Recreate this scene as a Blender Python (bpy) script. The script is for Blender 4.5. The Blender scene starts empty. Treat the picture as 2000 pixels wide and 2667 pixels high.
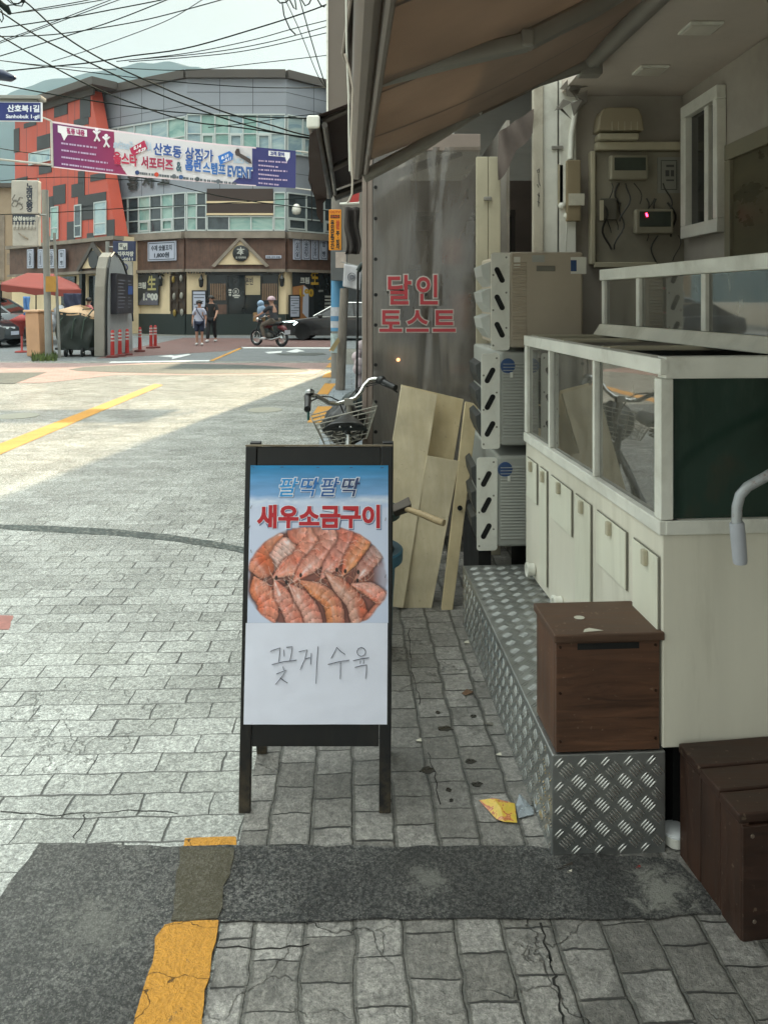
import bpy, bmesh, math, random
import numpy as np
from mathutils import Vector as V, Matrix, noise as mnoise
random.seed(7); np.random.seed(7)
SC = bpy.context.scene
COL = SC.collection
R = math.radians
# ---------------------------------------------------------------- camera, sky, sun, exposure
F, H, CX, HY = 2000.0, 1.5, 1000.0, 785.0        # focal length / horizon of the photograph, eye height in metres
cam = bpy.data.cameras.new('camera'); camo = bpy.data.objects.new('camera', cam); COL.objects.link(camo)
camo.location = (0, 0, H); camo.rotation_euler = (R(90), 0, 0)
cam.sensor_fit = 'AUTO'; cam.sensor_width = 36.0; cam.lens = 36.0 * F / 2667.0
cam.shift_y = -(1333.5 - HY) / 2667.0
cam.clip_start = 0.05; cam.clip_end = 6000
SC.camera = camo
SUN_AZ, SUN_EL = R(9.5), R(34.5)
world = bpy.data.worlds.new('World'); SC.world = world; world.use_nodes = True
wn = world.node_tree; bg = wn.nodes['Background']
sky = wn.nodes.new('ShaderNodeTexSky'); sky.sky_type = 'NISHITA'; sky.sun_disc = False
sky.sun_elevation = SUN_EL; sky.sun_rotation = SUN_AZ
sky.air_density = 1.0; sky.dust_density = 6.0; sky.ozone_density = 1.0; sky.altitude = 0
hz = wn.nodes.new('ShaderNodeMix'); hz.data_type = 'RGBA'; hz.inputs[0].default_value = 0.985      # thin bright summer overcast in front of the clear sky
wtc = wn.nodes.new('ShaderNodeTexCoord'); wsx = wn.nodes.new('ShaderNodeSeparateXYZ'); wn.links.new(wtc.outputs['Generated'], wsx.inputs[0])
wmr = wn.nodes.new('ShaderNodeMapRange'); wmr.interpolation_type = 'SMOOTHSTEP'; wn.links.new(wsx.outputs[2], wmr.inputs[0])       # overcast: brighter overhead than at the horizon
for i_, q_ in enumerate((0.37, 0.95, 0.55, 3.4)): wmr.inputs[1 + i_].default_value = q_
wvm = wn.nodes.new('ShaderNodeVectorMath'); wvm.operation = 'SCALE'; wvm.inputs[0].default_value = (2.46, 2.64, 2.46); wn.links.new(wmr.outputs[0], wvm.inputs['Scale']); wn.links.new(wvm.outputs[0], hz.inputs[7])
wn.links.new(sky.outputs['Color'], hz.inputs[6]); wn.links.new(hz.outputs[2], bg.inputs['Color']); bg.inputs['Strength'].default_value = 0.15
sl = bpy.data.lights.new('sun', 'SUN'); sl.energy = 3.2; sl.angle = R(0.9); sl.color = (1.0, 0.82, 0.54)
slo = bpy.data.objects.new('sun', sl); COL.objects.link(slo)
sunv = V((math.sin(SUN_AZ) * math.cos(SUN_EL), math.cos(SUN_AZ) * math.cos(SUN_EL), math.sin(SUN_EL)))
slo.rotation_euler = (-sunv).to_track_quat('-Z', 'Y').to_euler(); slo.location = sunv * 60
SC.view_settings.view_transform = 'Standard'; SC.view_settings.look = 'None'
SC.view_settings.exposure = 1.78; SC.view_settings.gamma = 1.0
SC.cycles.max_bounces = 8; SC.cycles.transparent_max_bounces = 12
SC.cycles.use_denoising = True
# ---------------------------------------------------------------- helpers
def at(px, py, d): return V(((px - CX) / F * d, d, H - (py - HY) / F * d))
def gp(px, py, z=0.0):
    d = (H - z) * F / (py - HY); return V(((px - CX) / F * d, d, z))
SD = V((-0.0475, 1, 0)).normalized(); SR = V((1, 0.0475, 0)).normalized(); UP = V((0, 0, 1))
class Pl:
    """a plane: origin o, axes u (right) and v (up), normal n towards the street / camera"""
    def __init__(s, o, u, v=(0, 0, 1)):
        s.o = V(o); s.u = V(u).normalized(); s.v = V(v).normalized(); s.n = s.u.cross(s.v).normalized()
    def px(s, x, y):
        r = V(((x - CX) / F, 1, -(y - HY) / F)); c = V((0, 0, H))
        p = c + r * ((s.o - c).dot(s.n) / r.dot(s.n)); q = p - s.o
        return q.dot(s.u), q.dot(s.v)
    def p(s, u, v, w=0.0): return s.o + s.u * u + s.v * v + s.n * w
    def rect(s, x0, y0, x1, y1):
        xc, yc = (x0 + x1) / 2, (y0 + y1) / 2
        return s.px(x0, yc)[0], s.px(x1, yc)[0], s.px(xc, y1)[1], s.px(xc, y0)[1]
class MB:
    def __init__(s): s.v = []; s.f = []; s.M = None
    def add(s, vs, fs):
        b = len(s.v)
        s.v += [(s.M @ V(p)) if s.M else V(p) for p in vs]
        s.f += [tuple(b + i for i in f) for f in fs]; return s
    def poly(s, pts): return s.add(pts, [tuple(range(len(pts)))])
    def hexa(s, p): return s.add(p, [(0, 3, 2, 1), (4, 5, 6, 7), (0, 1, 5, 4), (1, 2, 6, 5), (2, 3, 7, 6), (3, 0, 4, 7)])
    def box(s, a, b):
        (x0, y0, z0), (x1, y1, z1) = a, b
        return s.hexa([(x0, y0, z0), (x1, y0, z0), (x1, y1, z0), (x0, y1, z0), (x0, y0, z1), (x1, y0, z1), (x1, y1, z1), (x0, y1, z1)])
    def pbox(s, pl, u0, u1, v0, v1, w0, w1):
        return s.hexa([pl.p(u0, v0, w0), pl.p(u1, v0, w0), pl.p(u1, v1, w0), pl.p(u0, v1, w0),
                       pl.p(u0, v0, w1), pl.p(u1, v0, w1), pl.p(u1, v1, w1), pl.p(u0, v1, w1)])
    def prism(s, pts, ex):
        n = len(pts); ex = V(ex); vs = [V(p) for p in pts] + [V(p) + ex for p in pts]
        return s.add(vs, [tuple(range(n))[::-1], tuple(range(n, 2 * n))] + [(i, (i + 1) % n, n + (i + 1) % n, n + i) for i in range(n)])
    def slab(s, pl, uv, w0, w1): return s.prism([pl.p(u, v, w0) for u, v in uv], pl.n * (w1 - w0))
    def tube(s, pts, r, n=8, caps=True, flat=1.0):
        pts = [V(p) for p in pts]; m = len(pts); rs = r if isinstance(r, (list, tuple)) else [r] * m
        vs = []; prev = None
        for i, p in enumerate(pts):
            t = (pts[min(i + 1, m - 1)] - pts[max(i - 1, 0)])
            t = t.normalized() if t.length > 1e-9 else V((0, 0, 1))
            if prev is None:
                a = V((0, 0, 1)) if abs(t.z) < .9 else V((1, 0, 0)); x = t.cross(a).normalized()
            else:
                x = (prev - t * prev.dot(t)); x = x.normalized() if x.length > 1e-6 else t.orthogonal().normalized()
            prev = x; y = t.cross(x)
            for k in range(n):
                an = 2 * math.pi * k / n
                vs.append(p + x * (rs[i] * math.cos(an)) + y * (rs[i] * flat * math.sin(an)))
        fs = [(i * n + k, i * n + (k + 1) % n, (i + 1) * n + (k + 1) % n, (i + 1) * n + k) for i in range(m - 1) for k in range(n)]
        if caps: fs += [tuple(range(n))[::-1], tuple(range((m - 1) * n, m * n))]
        return s.add(vs, fs)
    def lathe(s, c, prof, n=20, axis=(0, 0, 1), a0=0.0, a1=2 * math.pi):
        c = V(c); ax = V(axis).normalized(); x = ax.orthogonal().normalized() if abs(ax.z) < .99 else V((1, 0, 0)); y = ax.cross(x)
        full = abs(a1 - a0 - 2 * math.pi) < 1e-6; k = n if full else n + 1; vs = []
        for r, z in prof:
            for i in range(k):
                a = a0 + (a1 - a0) * i / n; vs.append(c + ax * z + x * (r * math.cos(a)) + y * (r * math.sin(a)))
        fs = []
        for j in range(len(prof) - 1):
            for i in range(n if full else n):
                i2 = (i + 1) % k if full else i + 1
                fs.append((j * k + i, j * k + i2, (j + 1) * k + i2, (j + 1) * k + i))
        if full:
            if prof[0][0] > 1e-6: fs.append(tuple(range(k))[::-1])
            if prof[-1][0] > 1e-6: fs.append(tuple(range((len(prof) - 1) * k, len(prof) * k)))
        return s.add(vs, fs)
    def ball(s, c, r, n=12, m=8):
        c = V(c); r = r if isinstance(r, (list, tuple)) else (r, r, r); vs = []; fs = []
        for j in range(m + 1):
            th = math.pi * j / m
            for i in range(n):
                a = 2 * math.pi * i / n
                vs.append(c + V((r[0] * math.sin(th) * math.cos(a), r[1] * math.sin(th) * math.sin(a), -r[2] * math.cos(th))))
        for j in range(m):
            for i in range(n): fs.append((j * n + i, j * n + (i + 1) % n, (j + 1) * n + (i + 1) % n, (j + 1) * n + i))
        return s.add(vs, fs)
    def grid(s, fn, nu, nv):
        vs = [fn(i / nu, j / nv) for j in range(nv + 1) for i in range(nu + 1)]
        return s.add(vs, [(j * (nu + 1) + i, j * (nu + 1) + i + 1, (j + 1) * (nu + 1) + i + 1, (j + 1) * (nu + 1) + i) for j in range(nv) for i in range(nu)])
    def build(s, name, mat, parent=None, smooth=None, bevel=0.0, seg=2, solid=0.0):
        me = bpy.data.meshes.new(name)
        if parent is not None: off = wloc(parent)
        else:
            xs = [p.x for p in s.v]; ys = [p.y for p in s.v]; zs = [p.z for p in s.v]
            off = V(((min(xs) + max(xs)) / 2, (min(ys) + max(ys)) / 2, min(zs)))
        me.from_pydata([tuple(p - off) for p in s.v], [], s.f)
        bm = bmesh.new(); bm.from_mesh(me)
        bmesh.ops.remove_doubles(bm, verts=bm.verts, dist=1e-5)
        bmesh.ops.recalc_face_normals(bm, faces=bm.faces); bm.to_mesh(me); bm.free()
        o = bpy.data.objects.new(name, me); COL.objects.link(o)
        if parent is not None: o.parent = parent
        else: o.location = off
        if mat: me.materials.append(mat)
        if smooth is not None:
            me.polygons.foreach_set('use_smooth', [True] * len(me.polygons))
            if smooth > 0: me.set_sharp_from_angle(angle=R(smooth))
        if solid:
            m = o.modifiers.new('solid', 'SOLIDIFY'); m.thickness = solid; m.offset = 0
        if bevel:
            m = o.modifiers.new('bevel', 'BEVEL'); m.width = bevel; m.segments = seg; m.limit_method = 'ANGLE'; m.angle_limit = R(40)
        return o
def wloc(o):
    p = V((0, 0, 0))
    while o is not None: p += o.location; o = o.parent
    return p
def tag(o, label=None, cat=None, group=None, kind=None):
    if label: o['label'] = label
    if cat: o['category'] = cat
    if group: o['group'] = group
    if kind: o['kind'] = kind
    return o
def thing(name, label, cat, loc, group=None):
    o = bpy.data.objects.new(name, None); COL.objects.link(o); o.location = V(loc); o.empty_display_size = .1
    return tag(o, label, cat, group)
def one(mb, name, mat, label, cat, group=None, **k): return tag(mb.build(name, mat, None, **k), label, cat, group)
def struct(mb, name, mat, **k): return tag(mb.build(name, mat, None, **k), None, None, None, 'structure')
def dup(o, delta, label=None, parent=None):
    c = o.copy(); COL.objects.link(c)
    if parent is None: c.location = o.location + V(delta)
    else: c.parent = parent
    if label: c['label'] = label
    for ch in list(o.children): dup(ch, (0, 0, 0), None, c)
    return c
# ---------------------------------------------------------------- materials
def lin(h):
    if isinstance(h, (tuple, list)): return (h[0], h[1], h[2], 1)
    h = h.lstrip('#'); c = [int(h[i:i + 2], 16) / 255 for i in (0, 2, 4)]
    return tuple((x / 12.92 if x <= .04045 else ((x + .055) / 1.055) ** 2.4) for x in c) + (1,)
class NT:
    def __init__(s, name):
        s.m = bpy.data.materials.new(name); s.m.use_nodes = True; s.t = s.m.node_tree; s.b = s.t.nodes['Principled BSDF']; s.out = s.t.nodes['Material Output']
    def n(s, ty, **k):
        x = s.t.nodes.new('ShaderNode' + ty)
        for a, b in k.items(): setattr(x, a, b)
        return x
    def l(s, a, b): s.t.links.new(a, b)
    def val(s, sock, v):
        if hasattr(v, 'links') or hasattr(v, 'is_linked'): s.l(v, sock)
        else: sock.default_value = v
    def coord(s, kind='Object', scale=None, rot=None):
        tc = s.n('TexCoord'); o = tc.outputs[kind]
        if scale or rot:
            mp = s.n('Mapping'); s.l(o, mp.inputs[0])
            if scale: mp.inputs['Scale'].default_value = scale
            if rot: mp.inputs['Rotation'].default_value = rot
            o = mp.outputs[0]
        return o
    def noise(s, vec, scale, detail=4, rough=.55, dist=0):
        x = s.n('TexNoise'); s.l(vec, x.inputs['Vector']); x.inputs['Scale'].default_value = scale
        x.inputs['Detail'].default_value = detail; x.inputs['Roughness'].default_value = rough; x.inputs['Distortion'].default_value = dist
        return x.outputs['Fac']
    def ramp(s, fac, stops):
        x = s.n('ValToRGB'); s.l(fac, x.inputs[0]); e = x.color_ramp.elements
        while len(e) < len(stops): e.new(.5)
        for i, (p, c) in enumerate(stops): e[i].position = p; e[i].color = c if len(c) == 4 else tuple(c) + (1,)
        return x.outputs[0]
    def mr(s, v, a, b, c, d):
        x = s.n('MapRange'); s.l(v, x.inputs[0])
        for i, q in enumerate((a, b, c, d)): x.inputs[1 + i].default_value = q
        return x.outputs[0]
    def math(s, op, a, b=0.0):
        x = s.n('Math', operation=op); s.val(x.inputs[0], a); s.val(x.inputs[1], b); return x.outputs[0]
    def mix(s, fac, a, b, mode='MIX'):
        x = s.n('Mix', data_type='RGBA', blend_type=mode); s.val(x.inputs[0], fac); s.val(x.inputs[6], a); s.val(x.inputs[7], b); return x.outputs[2]
    def bump(s, h, strength, dist=.01, nrm=None):
        x = s.n('Bump'); s.l(h, x.inputs['Height']); x.inputs['Strength'].default_value = strength; x.inputs['Distance'].default_value = dist
        if nrm: s.l(nrm, x.inputs['Normal'])
        return x.outputs[0]
    def fin(s, col=None, rough=None, nrm=None, metal=None, spec=None):
        for k, v in (('Base Color', col), ('Roughness', rough), ('Normal', nrm), ('Metallic', metal), ('Specular IOR Level', spec)):
            if v is not None: s.val(s.b.inputs[k], v)
        return s.m
_mc = {}
def mat(name, col, rough=.5, metal=0.0, var=.12, scale=6, bump=.12, bscale=90, bd=.002, spec=.5, dirt=0.0, dcol='#2a241c', stretch=None):
    """painted / plastic / cloth surface with mottled colour, dirt blotches and fine bump"""
    if name in _mc: return _mc[name]
    t = NT(name); c = lin(col); vec = t.coord('Object', stretch)
    n1 = t.noise(vec, scale, 5, .6)
    k = t.mr(n1, .3, .7, 1 - var, 1 + var); base = t.mix(1.0, c, k, 'MULTIPLY')
    if dirt:
        n2 = t.noise(vec, scale * .55, 8, .68, .6); d = t.mr(n2, .5, .75, 0, dirt); base = t.mix(d, base, lin(dcol))
    n3 = t.noise(vec, bscale, 3, .6)
    _mc[name] = t.fin(base, t.mr(n1, .3, .7, max(rough - .08, .02), min(rough + .08, 1)), t.bump(n3, bump, bd) if bump else None, metal, spec)
    return _mc[name]
def wood(name, col, col2, rough=.5, axis='X', scale=5, bump=.2):
    if name in _mc: return _mc[name]
    t = NT(name); st = {'X': (.12, 1.6, 1.6), 'Y': (1.6, .12, 1.6), 'Z': (1.6, 1.6, .12)}[axis]
    v = t.coord('Object', st); a = t.noise(v, scale * 6, 6, .65, 1.2); b = t.noise(t.coord('Object'), 3.0, 4)
    c = t.ramp(a, [(.3, lin(col2)), (.68, lin(col))]); c = t.mix(1.0, c, t.mr(b, .3, .7, .7, 1.2), 'MULTIPLY')
    sc = t.noise(t.coord('Object', (1, 1, 1)), 60, 2); c = t.mix(t.mr(sc, .68, .74, 0, .35), c, lin('#8a7a66'))
    _mc[name] = t.fin(c, t.mr(a, .3, .7, rough - .1, rough + .12), t.bump(a, bump, .003)); return _mc[name]
def emis(name, col, st):
    if name in _mc: return _mc[name]
    t = NT(name); t.b.inputs['Base Color'].default_value = lin(col); t.b.inputs['Emission Color'].default_value = lin(col); t.b.inputs['Emission Strength'].default_value = st
    _mc[name] = t.m; return t.m
def glass(name, tint='#8a948f', refl=.12, rough=.03, murk=.35, murkcol='#6a6a60', drops=0.0):
    """a real pane: clear (tinted) with Fresnel reflection and a film of dried-on dirt"""
    if name in _mc: return _mc[name]
    t = NT(name); v = t.coord('Object')
    tr = t.n('BsdfTransparent'); tr.inputs[0].default_value = lin(tint)
    gl = t.n('BsdfGlossy'); gl.inputs['Roughness'].default_value = rough
    df = t.n('BsdfDiffuse'); df.inputs[0].default_value = lin(murkcol)
    n = t.noise(t.coord('Object', (1, 1, .35)), 7, 7, .7, .8)
    m1 = t.n('MixShader'); t.l(t.mr(n, .35, .75, murk * .4, murk * 1.5), m1.inputs[0]); t.l(tr.outputs[0], m1.inputs[1]); t.l(df.outputs[0], m1.inputs[2])
    fr = t.n('Fresnel'); fr.inputs[0].default_value = 1.5
    m2 = t.n('MixShader'); t.l(t.math('ADD', fr.outputs[0], refl), m2.inputs[0]); t.l(m1.outputs[0], m2.inputs[1]); t.l(gl.outputs[0], m2.inputs[2])
    bn = t.bump(t.noise(v, 3, 2), .02, .02); t.l(bn, gl.inputs['Normal'])
    if drops:
        vo = t.n('TexVoronoi'); t.l(v, vo.inputs['Vector']); vo.inputs['Scale'].default_value = 70
        t.l(t.bump(vo.outputs['Distance'], drops, .004, bn), gl.inputs['Normal'])
    t.l(m2.outputs[0], t.out.inputs['Surface']); t.t.nodes.remove(t.b); _mc[name] = t.m; return t.m
def vcol(name, rough=.35, bump=0.0):
    if name in _mc: return _mc[name]
    t = NT(name); a = t.n('Attribute'); a.attribute_name = 'print'
    nn = t.bump(t.noise(t.coord('Object'), 14, 3), bump, .01) if bump else None
    _mc[name] = t.fin(a.outputs['Color'], rough, nn); return _mc[name]
# ---------------------------------------------------------------- writing
_tx = {}
def glyphs(body, bold=0.0, shear=0.0, vertical=False):
    key = (body, bold, shear, vertical)
    if key in _tx: return _tx[key]
    c = bpy.data.curves.new('tmp', 'FONT'); c.body = '\n'.join(body) if vertical else body
    c.size = 1; c.offset = bold; c.shear = shear; c.resolution_u = 3; c.align_x = 'CENTER' if vertical else 'LEFT'
    if vertical: c.space_line = .82
    o = bpy.data.objects.new('tmp', c); COL.objects.link(o)
    bpy.context.view_layer.update()
    me = bpy.data.meshes.new_from_object(o.evaluated_get(bpy.context.evaluated_depsgraph_get()))
    vs = [(v.co.x, v.co.y) for v in me.vertices]; fs = [tuple(p.vertices) for p in me.polygons]
    bpy.data.objects.remove(o); bpy.data.curves.remove(c); bpy.data.meshes.remove(me)
    _tx[key] = (vs, fs); return _tx[key]
def write(mb, pl, body, u0, u1, v0, v1, w, bold=0.02, shear=0.0, vertical=False, mirror=False, ref=None):
    vs, fs = glyphs(body, bold, shear, vertical)
    if not vs: return mb
    rv = glyphs(body, ref, shear, vertical)[0] if ref is not None else vs      # box measured on the unbolded text
    xs = [p[0] for p in rv]; ys = [p[1] for p in rv]; ax, bx, ay, by = min(xs), max(xs), min(ys), max(ys)
    def m(x, y):
        fx = (x - ax) / (bx - ax); fx = 1 - fx if mirror else fx
        return pl.p(u0 + (u1 - u0) * fx, v0 + (v1 - v0) * (y - ay) / (by - ay), w)
    return mb.add([m(x, y) for x, y in vs], fs)
def lettering(parent, mt, pl, body, rect, w=.004, name='lettering', **k):
    return write(MB(), pl, body, *rect, w, **k).build(name, mt, parent)
# ================================================================ GROUND
def pavers(name, bw, rh, mortar, rot, c1, c2, cm, rough, warp=.006, offs=.5, crack=.5, stain=.35, spec=.5, bstr=.6, jw=1.0, colj=0.0, grime=.25):
    t = NT(name); v0 = t.coord('Object')
    wn_ = t.n('TexNoise'); t.l(v0, wn_.inputs['Vector']); wn_.inputs['Scale'].default_value = 9; wn_.inputs['Detail'].default_value = 4
    sub = t.n('VectorMath', operation='SUBTRACT'); t.l(wn_.outputs['Color'], sub.inputs[0]); sub.inputs[1].default_value = (.5, .5, .5)
    scl = t.n('VectorMath', operation='SCALE'); t.l(sub.outputs[0], scl.inputs[0]); scl.inputs['Scale'].default_value = warp * 3
    add = t.n('VectorMath', operation='ADD'); t.l(v0, add.inputs[0]); t.l(scl.outputs[0], add.inputs[1])
    mp = t.n('Mapping'); t.l(add.outputs[0], mp.inputs[0]); mp.inputs['Rotation'].default_value = (0, 0, rot)
    br = t.n('TexBrick'); t.l(mp.outputs[0], br.inputs['Vector']); br.offset = offs
    br.inputs['Color1'].default_value = lin(c1); br.inputs['Color2'].default_value = lin(c2); br.inputs['Mortar'].default_value = lin(cm)
    br.inputs['Scale'].default_value = 1; br.inputs['Brick Width'].default_value = bw; br.inputs['Row Height'].default_value = rh
    br.inputs['Mortar Smooth'].default_value = .7; br.inputs['Bias'].default_value = -.1
    jn = t.noise(v0, 2.2, 3); t.l(t.mr(jn, .3, .7, mortar * (1 - .55 * jw), mortar * (1 + .9 * jw)), br.inputs['Mortar Size'])
    col = br.outputs['Color']; cj = None
    if colj:      # broad mortar strips between the columns
        sy = t.n('SeparateXYZ'); t.l(mp.outputs[0], sy.inputs[0]); f = t.math('DIVIDE', sy.outputs[1], rh); f = t.math('ABSOLUTE', t.math('SUBTRACT', f, t.math('ROUND', f)))
        cj = t.mr(f, colj / rh * .8, colj / rh * 1.05, 1, 0); col = t.mix(cj, col, lin('#5f5d57'))
    sp = t.noise(v0, 120, 4, .8); col = t.mix(1.0, col, t.mr(sp, .36, .64, .5, 1.38), 'MULTIPLY')       # aggregate speckle
    sp2 = t.noise(v0, 42, 5, .7); col = t.mix(1.0, col, t.mr(sp2, .36, .64, .68, 1.24), 'MULTIPLY')
    bl = t.noise(v0, 1.3, 7, .65, .5); col = t.mix(1.0, col, t.mr(bl, .3, .7, 1 - stain, 1 + stain * .5), 'MULTIPLY')   # blotchy wear
    pit = t.noise(v0, 300, 2, .5); col = t.mix(t.mr(pit, .62, .7, 0, .55), col, lin('#1c1b18'))
    gr_ = t.noise(v0, 2.7, 9, .78, 1.4); col = t.mix(t.mr(gr_, .52, .64, 0, grime), col, lin('#24231f'))       # oily dark stains
    gl_ = t.noise(v0, 3.9, 8, .8, .8); col = t.mix(t.mr(gl_, .62, .74, 0, .35), col, lin('#b9b7ac'))
    vo = t.n('TexVoronoi', feature='DISTANCE_TO_EDGE'); vo.inputs['Scale'].default_value = 3.1
    wv = t.n('VectorMath', operation='SCALE'); t.l(sub.outputs[0], wv.inputs[0]); wv.inputs['Scale'].default_value = .22
    av = t.n('VectorMath', operation='ADD'); t.l(v0, av.inputs[0]); t.l(wv.outputs[0], av.inputs[1]); t.l(av.outputs[0], vo.inputs['Vector'])
    ck = t.math('MULTIPLY', t.mr(vo.outputs['Distance'], .0, .014, 1, 0), t.mr(t.noise(v0, 1.4, 3), .52, .62, 0, 1))
    ck = t.math('MULTIPLY', ck, crack); col = t.mix(ck, col, lin('#15140f'))
    h = t.math('SUBTRACT', 1.0, br.outputs['Fac']); h = t.math('SUBTRACT', h, ck)
    h2 = t.math('ADD', t.math('MULTIPLY', h, 1.0), t.math('MULTIPLY', sp, .5)); h2 = t.math('ADD', h2, t.math('MULTIPLY', bl, .6))
    n = t.bump(h2, bstr, .012); rr = t.math('ADD', t.mr(sp, .3, .7, rough - .1, rough + .14), t.math('MULTIPLY', br.outputs['Fac'], .3))
    return t.fin(col, rr, n, None, spec)
def rough_ground(name, c1, c2, rough=.8, scale=160, bstr=.8, spec=.4, patchy=.4, light='#8f8d84', lm=0.0):
    t = NT(name); v = t.coord('Object')
    a = t.noise(v, scale, 5, .75); b = t.noise(v, 1.6, 7, .68, .8); vo = t.n('TexVoronoi'); t.l(v, vo.inputs['Vector']); vo.inputs['Scale'].default_value = scale * .9
    c = t.ramp(a, [(.32, lin(c1)), (.68, lin(c2))]); c = t.mix(1.0, c, t.mr(b, .3, .7, 1 - patchy, 1 + patchy), 'MULTIPLY')
    sc_ = t.n('SeparateColor'); t.l(vo.outputs['Color'], sc_.inputs[0]); c = t.mix(t.mr(sc_.outputs[0], .6, 1, 0, .5), c, lin(light)); c = t.mix(t.mr(vo.outputs['Distance'], .35, .6, 0, .6), c, lin('#121211'))
    if lm: c = t.mix(t.mr(t.noise(v, 2.4, 8, .75, 1.2), .6, .72, 0, lm), c, lin(light))
    h = t.math('ADD', a, t.math('MULTIPLY', vo.outputs['Distance'], .8))
    return t.fin(c, t.mr(b, .3, .7, rough - .15, rough + .1), t.bump(h, bstr, .008), None, spec)
TH = math.atan(.0475)
m_street = pavers('street_paver', .21, .105, .0030, -TH + R(1.0), '#aeb0ab', '#93958f', '#3a3a36', .22, warp=.008, stain=.3, spec=1.0, bstr=.6, jw=1.3)
m_walk = pavers('walk_paver', .125, .118, .0026, R(90) - TH, '#94918c', '#6d6a64', '#262521', .36, warp=.010, crack=.5, stain=.5, spec=.9, bstr=.95, jw=1.1, colj=.0085, grime=.6)
m_pink = pavers('pink_paver', .21, .105, .004, -TH, '#a08580', '#8f7672', '#4a403c', .55, stain=.2, bstr=.4)
m_conc = pavers('blue_concrete_block', .3, .3, .005, -TH, '#8d959b', '#7c858c', '#4c5256', .55, stain=.3, bstr=.4)
def asphalt(name='patched_wet_asphalt', tint=None):
    t = NT(name); v = t.coord('Object'); a = t.noise(v, 95, 6, .82); g = t.noise(v, 240, 3, .7); b = t.noise(v, 1.5, 8, .7, .9); c3 = t.noise(v, 6.5, 8, .78, 1.0)
    vo = t.n('TexVoronoi'); t.l(v, vo.inputs['Vector']); vo.inputs['Scale'].default_value = 300; sc_ = t.n('SeparateColor'); t.l(vo.outputs['Color'], sc_.inputs[0])
    c = t.ramp(a, [(.40, lin('#0e0e0f')), (.5, lin('#3a3a3a')), (.6, lin('#74736f'))]); c = t.mix(t.mr(sc_.outputs[0], .78, .98, 0, .55), c, lin('#98978f'))       # stones
    c = t.mix(1.0, c, t.mr(b, .34, .64, .5, 1.75), 'MULTIPLY'); c = t.mix(t.mr(c3, .58, .72, 0, .6), c, lin('#908f87')); c = t.mix(t.mr(c3, .45, .33, 0, .6), c, lin('#131312'))
    sx = t.n('SeparateXYZ'); t.l(v, sx.inputs[0]); c = t.mix(t.mr(sx.outputs[0], -.3, -.8, 0, .22), c, lin('#8a8a85'))
    for (sx0, sy0), rr, al in ((gp(1720, 2330)[:2], .16, .75), (gp(1110, 2300)[:2], .10, .45), (gp(250, 2420)[:2], .2, .3)):      # dried cement smears, ragged
        ge = t.n('NewGeometry'); ds = t.n('VectorMath', operation='DISTANCE'); t.l(ge.outputs['Position'], ds.inputs[0]); ds.inputs[1].default_value = (sx0, sy0, .011)
        k = t.math('SUBTRACT', t.mr(ds.outputs['Value'], 0, rr, 1, 0), t.mr(t.noise(v, 22, 8, .8, .6), .3, .7, 0, 1)); c = t.mix(t.mr(k, -.05, .3, 0, al), c, lin('#a9a89f'))
    if tint: c = t.mix(.42, c, lin(tint))
    h = t.math('ADD', t.math('ADD', a, t.math('MULTIPLY', g, .7)), t.math('MULTIPLY', sc_.outputs[0], .5))
    return t.fin(c, t.mr(g, .3, .7, .28, .6), t.bump(h, 1.0, .012), None, .9)
m_asph = asphalt()
m_road = rough_ground('grey_road', '#6f757a', '#868c90', .6, 60, .3, .4, .15)
m_road2 = rough_ground('patched_asphalt', '#3c4340', '#5a625f', .65, 60, .4, .4, .25)
m_red = rough_ground('red_asphalt', '#70504e', '#83605c', .7, 60, .3, .4, .2)
m_far = rough_ground('far_ground', '#77776f', '#8c8b84', .8, 40, .2, .3, .2)
def paint(name, col, wear=.45, under='#3b3a36', rough=.55):
    t = NT(name); v = t.coord('Object'); a = t.noise(v, 14, 9, .75, .4); b = t.noise(v, 130, 3)
    c = t.mix(1.0, lin(col), t.mr(b, .3, .7, .8, 1.12), 'MULTIPLY'); c = t.mix(t.mr(a, 1 - wear, 1.04 - wear, 0, .75), c, lin(under))
    vo = t.n('TexVoronoi', feature='DISTANCE_TO_EDGE'); wz = t.n('TexNoise'); t.l(v, wz.inputs['Vector']); wz.inputs['Scale'].default_value = 12; wz.inputs['Detail'].default_value = 5; wa = t.n('VectorMath', operation='MULTIPLY_ADD'); t.l(wz.outputs['Color'], wa.inputs[0]); wa.inputs[1].default_value = (.5, .5, 0); t.l(t.coord('Object', (1.2, 6, 1)), wa.inputs[2]); t.l(wa.outputs[0], vo.inputs['Vector']); vo.inputs['Scale'].default_value = 1.3
    ck = t.mr(vo.outputs['Distance'], .001, .007, .8, 0); c = t.mix(ck, c, lin('#2a2113'))
    return t.fin(c, rough, t.bump(t.math('SUBTRACT', t.math('ADD', b, t.noise(v, 60, 5, .8)), ck), .9, .008))
m_yel = paint('yellow_road_paint', '#bd862b', .40); m_wht = paint('white_road_paint', '#cfd2d2', .4)
m_yelw = asphalt('worn_yellow_on_asphalt', '#6e6238')
ground = struct(MB().poly([(-2500, -60, 0), (2500, -60, 0), (2500, 5000, 0), (-2500, 5000, 0)]), 'ground', m_far)
def edge(d): return -.40 - .0475 * (d - 2.13)
def sheet(name, pts, m, z, label=None):
    return struct(MB().prism([(p[0], p[1], z - .003) for p in pts], (0, 0, .003)), name, m)
sheet('street', [(edge(-3), -3), (edge(19.2), 19.2), (-30, 19.2), (-30, -3)], m_street, .005)
sheet('sidewalk', [(edge(-3), -3), (2.6, -3), (2.6, 5.6), (edge(5.6), 5.6)], m_walk, .005)
sheet('far_sidewalk', [(edge(5.6), 5.6), (8, 5.6), (8, 18.2), (edge(18.2), 18.2)], m_conc, .005)
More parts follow.
